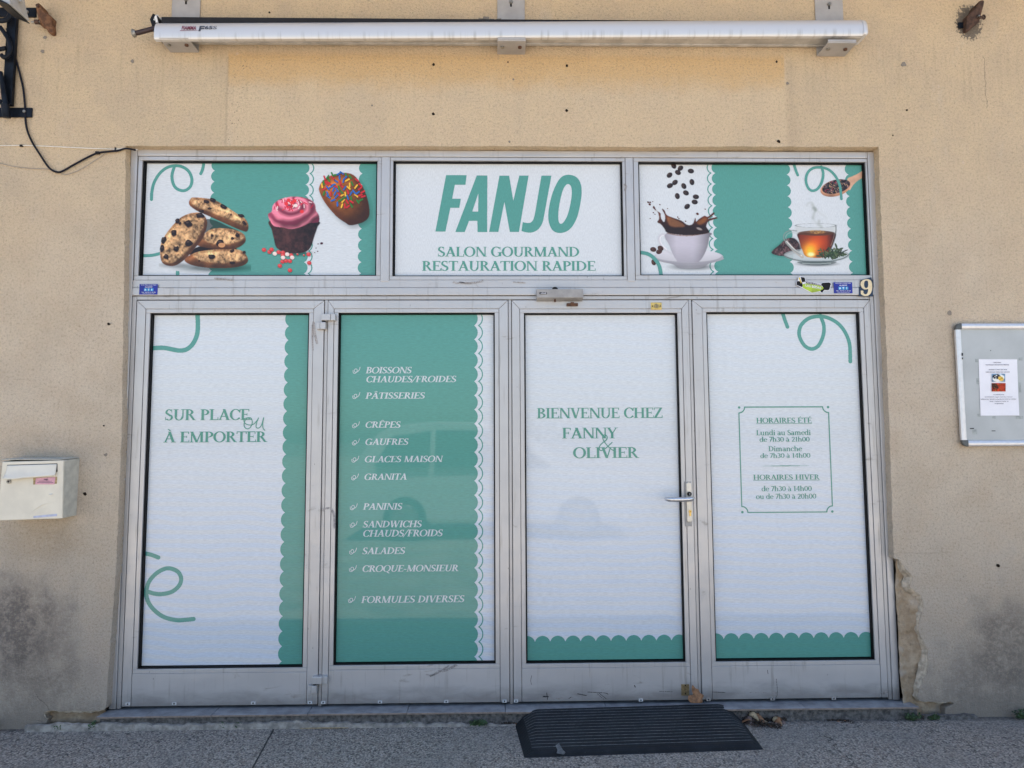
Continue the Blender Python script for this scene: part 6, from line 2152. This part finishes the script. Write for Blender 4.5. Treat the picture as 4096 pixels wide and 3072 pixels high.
# ------------------------------------------------------------------ cables on the wall
def cable(name, zm_, pts, r, y, mat, label, clips=()):
    q = [zm_(*p_) for p_ in catmull(pts, 6)]
    lo = min(q, key=lambda t: t[1])
    t = thing(name, (lo[0], y, lo[1]), label, 'cable')
    MB().tube([(x, y, z) for x, z in q], r, 8).build('sheath', M[mat], t, 60)
    for (a_, b_, dx, dz) in clips:
        x, z = zm_(a_, b_)
        MB().box(x - dx, x + dx, y - .007, 0, z - dz, z + dz).build('cable_clip', M['black'], t, 0, .001)
    return t


zc = Zoom(0, 0, 2.182, -.012)
cable('black_cable', zc, ((55, 250), (90, 330), (118, 420), (138, 520), (165, 620), (198, 760), (214, 900), (221, 1050), (240, 1150), (285, 1250), (345, 1345), (400, 1430), (440, 1475), (490, 1500), (540, 1494), (640, 1438), (760, 1374), (850, 1334), (950, 1322), (1020, 1315), (1090, 1296), (1140, 1300), (1180, 1308)),
      .0052, -.010, 'cable', 'thick black cable looping down from the sign bracket to the shopfront corner', ((850, 1332, .010, .006),))
zc = Zoom(0, 0, 2.182, -.006)
cable('white_cable', zc, ((-60, 1270), (60, 1270), (190, 1268), (350, 1273), (500, 1280), (700, 1290), (850, 1296), (1000, 1301), (1070, 1294), (1120, 1296), (1200, 1306)), .0028, -.004, 'cable_white',
      'thin white cable running level along the wall to the shopfront corner', ((186, 1272, .007, .005), (1008, 1300, .003, .008)))
cable('grey_wire', zc, ((-60, 1412), (0, 1424), (100, 1448), (250, 1468), (430, 1476), (490, 1490), (555, 1523), (620, 1512), (700, 1478), (780, 1432), (860, 1378), (920, 1336), (985, 1312), (1060, 1300)), .0018, -.005, 'cable_grey',
      'thin slack grey wire sagging under the black cable')

# ------------------------------------------------------------------ rubber threshold ramp
rt = thing('threshold_ramp', (.61, -.18, GZ), 'dark ribbed rubber threshold ramp with pale dusty grooves before the third leaf', 'ramp')
A0, A1 = np.array((.029, -.030)), np.array((1.196, .020))    # rear corners at the ground
F0, F1 = np.array((.062, -.392)), np.array((1.180, -.342))   # front corners
T0, T1 = np.array((.152, -.034)), np.array((1.075, .008))    # top edge, rear
N = 13
prof = [(0.0, .000)]
for k in range(N):
    a_, b_ = .042 + k * .0705, .042 + k * .0705 + .010
    prof += [(a_ - .002, 0), (a_ - .001, -.0012), (b_ + .003, -.0012), (b_ + .004, 0)]
prof += [(.955, 0), (.980, -.003), (.993, -.010), (1.0, -.020)]
NS = [0.0, .035, .07, .085, .10, .13, .5, .87, .90, .915, .93, .965, 1.0]
v, f, mi = [], [], []
for j, (t, dz) in enumerate(prof):
    zt = .004 + (-.048 - .004) * t
    tt = min(1.0, t)
    Lb, Rb = A0 + (F0 - A0) * tt, A1 + (F1 - A1) * tt
    wl = .105 * (1 - tt) + .030 * tt
    for s_ in NS:
        p2 = Lb + (Rb - Lb) * s_
        e = min(s_, 1 - s_)
        h = min(1.0, e / wl)
        h = math.sin(h * math.pi / 2) ** 1.0
        z = GZ + .003 + (zt - GZ - .003) * h + dz * min(1, h * 1.3)
        if e == 0: z = GZ
        v.append((p2[0], p2[1], max(GZ, z)))
n = len(NS)
for j in range(len(prof) - 1):
    for i in range(n - 1):
        f.append((j * n + i, (j + 1) * n + i, (j + 1) * n + i + 1, j * n + i + 1))
        mi.append(1 if (prof[j][1] == -.0012 and prof[j + 1][1] == -.0012 and 1 <= i < n - 2) else 0)
b = len(v)
for i, s_ in enumerate(NS):
    for (q0, q1) in ((A0, A1), (F0, F1)):
        p2 = q0 + (q1 - q0) * s_
        v.append((p2[0], p2[1] + (-.004 if q0 is F0 else 0), GZ - .002))
for i in range(n - 1):
    f.append((i, i + 1, b + 2 * (i + 1), b + 2 * i))
    mi.append(0)
    o_ = (len(prof) - 1) * n
    f.append((o_ + i + 1, o_ + i, b + 2 * i + 1, b + 2 * (i + 1) + 1))
    mi.append(0)
me = bpy.data.meshes.new('ribbed_top')
me.from_pydata(v, [], f)
me.polygons.foreach_set('material_index', mi)
finish('ribbed_top', me, [M['rubber'], M['dust']], rt)
cvs_pts = [G(*q, -.045) for q in ((2222, 2985), (2236, 2978), (2250, 2998), (2262, 3008), (2256, 3016), (2226, 3012), (2230, 3000))]
zr = lambda y: -.003 - .045 * min(1, (-.03 - y) / .36)
mb = MB()
mb.add([(x, y, zr(y) + .0015) for x, y in cvs_pts], [tuple(range(len(cvs_pts)))])
mb.build('paint_splash', M['dust'], rt)

# ------------------------------------------------------------------ leaves, litter and weeds along the wall
def leaf_mesh(pts, curl, seed, th=.0012):
    """a dry leaf: outline in its own plane, curled across"""
    r = random.Random(seed)
    c_ = catmull(pts, 3, True)
    n = len(c_)
    cx_, cz_ = sum(a for a, _ in c_) / n, sum(b for _, b in c_) / n
    v = [(cx_, cz_)]
    rings = [[(cx_ + (a - cx_) * k, cz_ + (b - cz_) * k) for a, b in c_] for k in (.4, .75, 1.0)]
    for g_r in rings: v += g_r
    vs = [(a, -curl * ((a - cx_) ** 2 * 9 + (b - cz_) ** 2 * 3) + r.uniform(-.002, .002), b) for a, b in v]
    f = [(0, 1 + i, 1 + (i + 1) % n) for i in range(n)]
    for k in range(2):
        f += [(1 + k * n + i, 1 + (k + 1) * n + i, 1 + (k + 1) * n + (i + 1) % n, 1 + k * n + (i + 1) % n) for i in range(n)]
    return vs, f


def place_leaf(name, vs, f, mat, loc, rot, scale, label, group=None):
    me = bpy.data.meshes.new(name)
    R3 = Matrix.Rotation(rot[2], 3, 'Z') @ Matrix.Rotation(rot[0], 3, 'X') @ Matrix.Rotation(rot[1], 3, 'Y')
    me.from_pydata([tuple(R3 @ Vector(q) * scale + Vector(loc)) for q in vs], [], f)
    o = finish(name, me, [M[mat]], None, 60)
    s_ = o.modifiers.new('thick', 'SOLIDIFY')
    s_.thickness = .0012
    return tag(o, label, 'leaf', group)


# the big plane leaf propped against the door
zlf = Zoom(2000, 2650, 1.8433, 0)
pts = [zlf(*q) for q in ((1395, 295), (1372, 268), (1385, 245), (1420, 240), (1412, 205), (1420, 172), (1440, 195), (1462, 205), (1472, 228), (1494, 245), (1484, 268), (1478, 298), (1430, 300))]
mx, mz = sum(a for a, _ in pts) / len(pts), min(b for _, b in pts)
vs, f = leaf_mesh([(a - mx, b - mz) for a, b in pts], 1.2, 1)
place_leaf('dry_leaf', vs, f, 'leaf', (mx, -.012, mz + .006), (-.22, 0, .05), 1.0, 'large brown plane leaf propped against the foot of the third door leaf')
oval = [(-.5, 0), (-.3, .32), (.1, .38), (.42, .15), (.55, 0), (.4, -.2), (0, -.33), (-.35, -.25)]
specs = (('leaf_grey', 2946, 2822, .024, (1.0, .4, .3), .050, 'grey-brown folded leaf on top of the leaf heap by the ramp'),
         ('leaf', 2962, 2838, .012, (.5, .9, -.9), .050, 'orange-brown strip of leaf stuck in the leaf heap by the ramp'),
         ('leaf_pale', 2996, 2893, .004, (1.45, .1, -.7), .062, 'pale straw-coloured leaf on the pavement beside the ramp edge'),
         ('leaf_pale', 3040, 2866, .006, (1.3, .3, .1), .050, 'pale leaf lying between the two leaf clumps'),
         ('leaf', 3082, 2852, .018, (.7, .5, .4), .042, 'rust-coloured curled leaf crowning the smaller clump'),
         ('leaf_pale', 3077, 2862, .014, (.4, .2, 1.0), .032, 'small pale oval leaf on the front of the smaller clump'),
         ('leaf_grey', 3126, 2878, .008, (1.2, .2, -.4), .055, 'grey pointed leaf at the right end of the smaller clump'),
         ('leaf', 3376, 2880, .003, (1.4, .2, .2), .034, 'small brown leaf fragment alone on the pavement to the right'),
         ('leaf', 3352, 2884, .003, (1.45, .1, 1.2), .020, 'tiny brown leaf scrap left of the lone fragment'),
         ('leaf', 2975, 2820, .030, (.8, .2, 1.4), .040, 'reddish-brown leaf leaning on the back of the leaf heap by the ramp'),
         ('leaf_grey', 2990, 2862, .016, (1.1, .6, .2), .044, 'dull brown leaf halfway down the leaf heap beside the ramp'),
         ('leaf', 3008, 2880, .010, (1.3, .3, -.3), .036, 'brown leaf low on the leaf heap next to the pale strip'),
         ('leaf_pale', 2960, 2812, .040, (.6, .8, .8), .030, 'small straw leaf sticking up at the top of the leaf heap'),
         ('leaf_grey', 3100, 2890, .006, (1.4, .2, .9), .040, 'grey leaf flat at the front of the smaller clump'),
         ('leaf', 2058, 2879, .006, (1.2, .2, .6), .032, 'small brown leaf by the left rear corner of the ramp'),
         ('leaf_grey', 2034, 2886, .004, (1.35, .3, 1.6), .030, 'small grey-brown leaf scrap left of the ramp'))
for i, (m, u, v_, h, rot, sc, lab) in enumerate(specs):
    x, y = G(u, v_, GZ + h)
    y = min(y, -.022)
    vs, f = leaf_mesh([(a + random.uniform(-.06, .06), b + random.uniform(-.05, .05)) for a, b in oval], .55, 10 + i)
    place_leaf('dry_leaf', vs, f, m, (x, y, GZ + h * 1.2), rot, sc * 1.45, lab, 'dry leaves blown along the foot of the wall')
# crumbly dark leaf mould
r_ = random.Random(21)
v, f = [], []


def crumb(x, y, z, s):
    b0 = len(v)
    q = [Vector((r_.uniform(-1, 1), r_.uniform(-1, 1), r_.uniform(-.7, .7))).normalized() * s * r_.uniform(.6, 1.2) for _ in range(4)]
    v.extend([(x + a.x, y + a.y, max(GZ + .0005, z + a.z)) for a in q])
    f.extend([(b0, b0 + 1, b0 + 2), (b0, b0 + 2, b0 + 3), (b0, b0 + 3, b0 + 1), (b0 + 1, b0 + 3, b0 + 2)])


for (ua, va, ub, vb, wd, n, hh) in ((2945, 2808, 3030, 2905, .032, 900, .034), (2960, 2830, 3000, 2880, .04, 420, .03), (3020, 2890, 3115, 2905, .030, 520, .014), (3050, 2868, 3130, 2878, .024, 420, .018), (3310, 2872, 3400, 2882, .022, 150, .006), (2012, 2880, 2062, 2884, .020, 160, .010),
                                    (1930, 2874, 1990, 2882, .018, 120, .006), (150, 2894, 640, 2902, .012, 160, .004)):
    for k in range(n):
        t = r_.random()
        x, y = G(ua + (ub - ua) * t, va + (vb - va) * t, GZ + .005)
        x, y = x + r_.gauss(0, wd * .5), min(-.022, y + r_.gauss(0, wd * .5))
        crumb(x, y, GZ + abs(r_.gauss(0, hh * .5)), r_.uniform(.0025, .008))
me = bpy.data.meshes.new('leaf_litter')
me.from_pydata(v, [], f)
lo_ = finish('leaf_litter', me, [M['humus']], None)
tag(lo_, kind='stuff')
# twig lying by the step
x0_, y0_ = G(1215, 2895, GZ)
x1_, y1_ = G(1405, 2891, GZ)
MBt = MB()
MBt.tube([(x0_, min(y0_, -.045), GZ + .004), ((x0_ + x1_) / 2, -.047, GZ + .006), (x1_, min(y1_, -.045), GZ + .004)], [.002, .0035, .002], 6)
o = MBt.build('dry_stick', M['leaf_pale'], None, 50)
tag(o, 'straight pale dry stick lying along the foot of the doorstep', 'stick')
# bits of pale grit
for i, (u, v_, s_) in enumerate(((232, 2898, .012), (302, 2911, .005), (323, 2909, .007), (384, 2930, .004))):
    x, y = G(u, v_, GZ)
    mb = MB()
    mb.add([(x + s_ * a, min(y, -.03) + s_ * b, GZ + c_ * s_) for a, b, c_ in ((-1, -.4, 0), (1, -.3, 0), (.6, .5, 0), (-.7, .5, 0), (-.4, -.1, .4), (.5, .1, .45))], [(0, 1, 5, 4), (1, 2, 5), (2, 3, 4, 5), (3, 0, 4), (0, 3, 2, 1)])
    o = mb.build('pebble', M['footing'], None)
    tag(o, ('flat pale chip of plaster, largest of the bits left of the doorstep', 'small pale pebble second from the left on the pavement', 'pale pebble just right of the small one on the pavement', 'tiny pale pebble farthest from the wall on the left')[i], 'pebble', 'pale bits on the pavement at the left')


def weed(u, v_, w, h, n, seed, label, y=None):
    r = random.Random(seed)
    x, yy = G(u, v_, GZ)
    yy = min(yy, -.030) if y is None else y
    t = thing('weed', (x, yy, GZ), label, 'weed', 'weeds rooted along the foot of the wall')
    lf, stm = MB(), MB()
    for k in range(n):
        a = r.uniform(-1, 1)
        L = h * r.uniform(.35, 1.0) * (1 - .35 * abs(a))
        tip = Vector((x + a * w, yy - r.uniform(-.1, .75) * w * .7, GZ + L))
        base_ = Vector((x + a * w * .2, yy, GZ))
        mid_ = (base_ + tip) / 2 + Vector((0, 0, h * .12))
        stm.tube([base_, mid_, tip], .0008, 4, False)
        for q in range(3):
            c_ = base_.lerp(tip, .45 + .27 * q) + Vector((r.uniform(-.006, .006), r.uniform(-.006, .004), r.uniform(-.003, .005)))
            s_ = r.uniform(.006, .012) * (h / .06) ** .5
            d1 = Vector((r.uniform(-1, 1), r.uniform(-1, .3), r.uniform(-.5, .9))).normalized() * s_
            d2 = d1.cross(Vector((r.uniform(-1, 1), 1, r.uniform(-1, 1)))).normalized() * s_ * .45
            up_ = Vector((0, 0, s_ * .15))
            lf.add([c_ - d1, c_ + d2 + up_, c_ + d1, c_ - d2 + up_], [(0, 1, 2, 3)])
    lf.build('foliage', M['weed'], t)
    stm.build('stem', M['weed'], t)
    return t


weed(10, 2893, .045, .072, 46, 1, 'bushy weed in the bottom left corner of the photo at the wall foot')
weed(272, 2901, .020, .030, 22, 2, 'small low weed between the corner weed and the doorstep end')
weed(397, 2904, .022, .052, 30, 3, 'upright weed at the left end of the doorstep')
weed(912, 2902, .018, .034, 20, 4, 'left one of a close pair of small weeds under the first leaf')
weed(968, 2900, .020, .032, 22, 5, 'right one of a close pair of small weeds under the first leaf')
weed(1502, 2890, .010, .020, 10, 6, 'tiny weed under the left part of the second leaf')
weed(1640, 2886, .016, .032, 16, 7, 'small weed under the middle of the second leaf')
weed(1915, 2888, .045, .040, 50, 8, 'spreading weed just left of the rubber ramp')
weed(3600, 2848, .042, .044, 46, 9, 'grassy weed at the right end of the doorstep')
weed(3680, 2846, .032, .034, 34, 10, 'low weed just right of the grassy weed at the broken plaster')
weed(4030, 2842, .060, .060, 60, 11, 'wide weed at the wall foot near the right edge')


# ------------------------------------------------------------------ the parked car the door glass reflects (it stands across the sunlit street)
cyc = -7.15
car = thing('parked_car', (-.15, cyc, GZ), 'white parked car across the street, seen only as a faint reflection in the door glass', 'car')
side = catmull([(-2.18, .28), (-2.22, .62), (-2.16, .98), (-1.98, 1.34), (-1.72, 1.60), (-1.2, 1.70), (-.4, 1.70), (.20, 1.60), (.62, 1.33), (.92, 1.06), (1.40, .98), (1.72, .88), (1.90, .70), (1.93, .45), (1.86, .27)], 5)
belt = lambda z: 1.0 if z < 1.0 else 1.0 - (z - 1.0) * .42
cx0 = -.0
hw = .88
rows = [(-1.0, 0), (-.97, .5), (-.5, 1), (.5, 1), (.97, .5), (1.0, 0)]
def car_ring(x, z, k):
    return [(x, cyc + hw * belt(z) * t, GZ + z) for t in (-1.0, -.97, -.55, 0, .55, .97, 1.0)]
v, f = [], []
n = len(side)
for x, z in side: v += car_ring(x, z, 0)
for i in range(n - 1):
    for j in range(6): f.append((i * 7 + j, i * 7 + j + 1, (i + 1) * 7 + j + 1, (i + 1) * 7 + j))
for j in (0, 6):
    f.append(tuple(i * 7 + j for i in (range(n) if j == 0 else range(n - 1, -1, -1))))
for j in range(6): f.append((j, (n - 1) * 7 + j, (n - 1) * 7 + j + 1, j + 1))
me = bpy.data.meshes.new('body')
me.from_pydata(v, [], f)
body = finish('body', me, [M['car_paint']], car, 35, .02, 2)
yf = lambda z: cyc + hw * belt(z) + .006
for q in (((-1.86, 1.06), (-1.62, 1.50), (-1.05, 1.58), (-1.05, 1.05)), ((-.98, 1.05), (-.98, 1.59), (-.20, 1.58), (-.20, 1.04)), ((-.12, 1.04), (-.12, 1.57), (.18, 1.50), (.70, 1.06))):
    n4 = len(q)
    v = [(x, yf(z), GZ + z) for x, z in q] + [(x, yf(z) - .02, GZ + z) for x, z in q]
    me = bpy.data.meshes.new('side_window')
    me.from_pydata(v, [], [tuple(range(n4)), tuple(range(2 * n4 - 1, n4 - 1, -1))] + [(i, i + n4, (i + 1) % n4 + n4, (i + 1) % n4) for i in range(n4)])
    finish('side_window', me, [M['car_glass']], car)
MB().add([(.30, cyc - .66, GZ + 1.575), (.30, cyc + .66, GZ + 1.575), (.90, cyc + .80, GZ + 1.095), (.90, cyc - .80, GZ + 1.095)], [(0, 1, 2, 3)]).build('windscreen', M['car_glass'], car)
for x in (-1.40, 1.10):
    for sy in (-1, 1):
        yo, yi = cyc + sy * (hw + .012), cyc + sy * (hw - .2)
        mb = MB()
        mb.disc(x, GZ + .315, .315, min(yo, yi), max(yo, yi), 28)
        w = mb.build('wheel', M['tyre'], car, 40, .02)
        mb = MB()
        mb.disc(x, GZ + .315, .205, min(yo, yo + sy * .012), max(yo, yo + sy * .012), 24)
        mb.build('rim', M['rim'], w, 40, .004)
for sy in (-1, 1):
    MB().add([(1.62, cyc + sy * .885, GZ + .74), (1.86, cyc + sy * .80, GZ + .72), (1.80, cyc + sy * .80, GZ + .86), (1.58, cyc + sy * .885, GZ + .88), (1.60, cyc + sy * .86, GZ + .74), (1.84, cyc + sy * .78, GZ + .72), (1.78, cyc + sy * .78, GZ + .86), (1.56, cyc + sy * .86, GZ + .88)],
             [(0, 1, 2, 3), (4, 7, 6, 5), (0, 4, 5, 1), (1, 5, 6, 2), (2, 6, 7, 3), (3, 7, 4, 0)]).build('headlight', M['headlamp'], car)
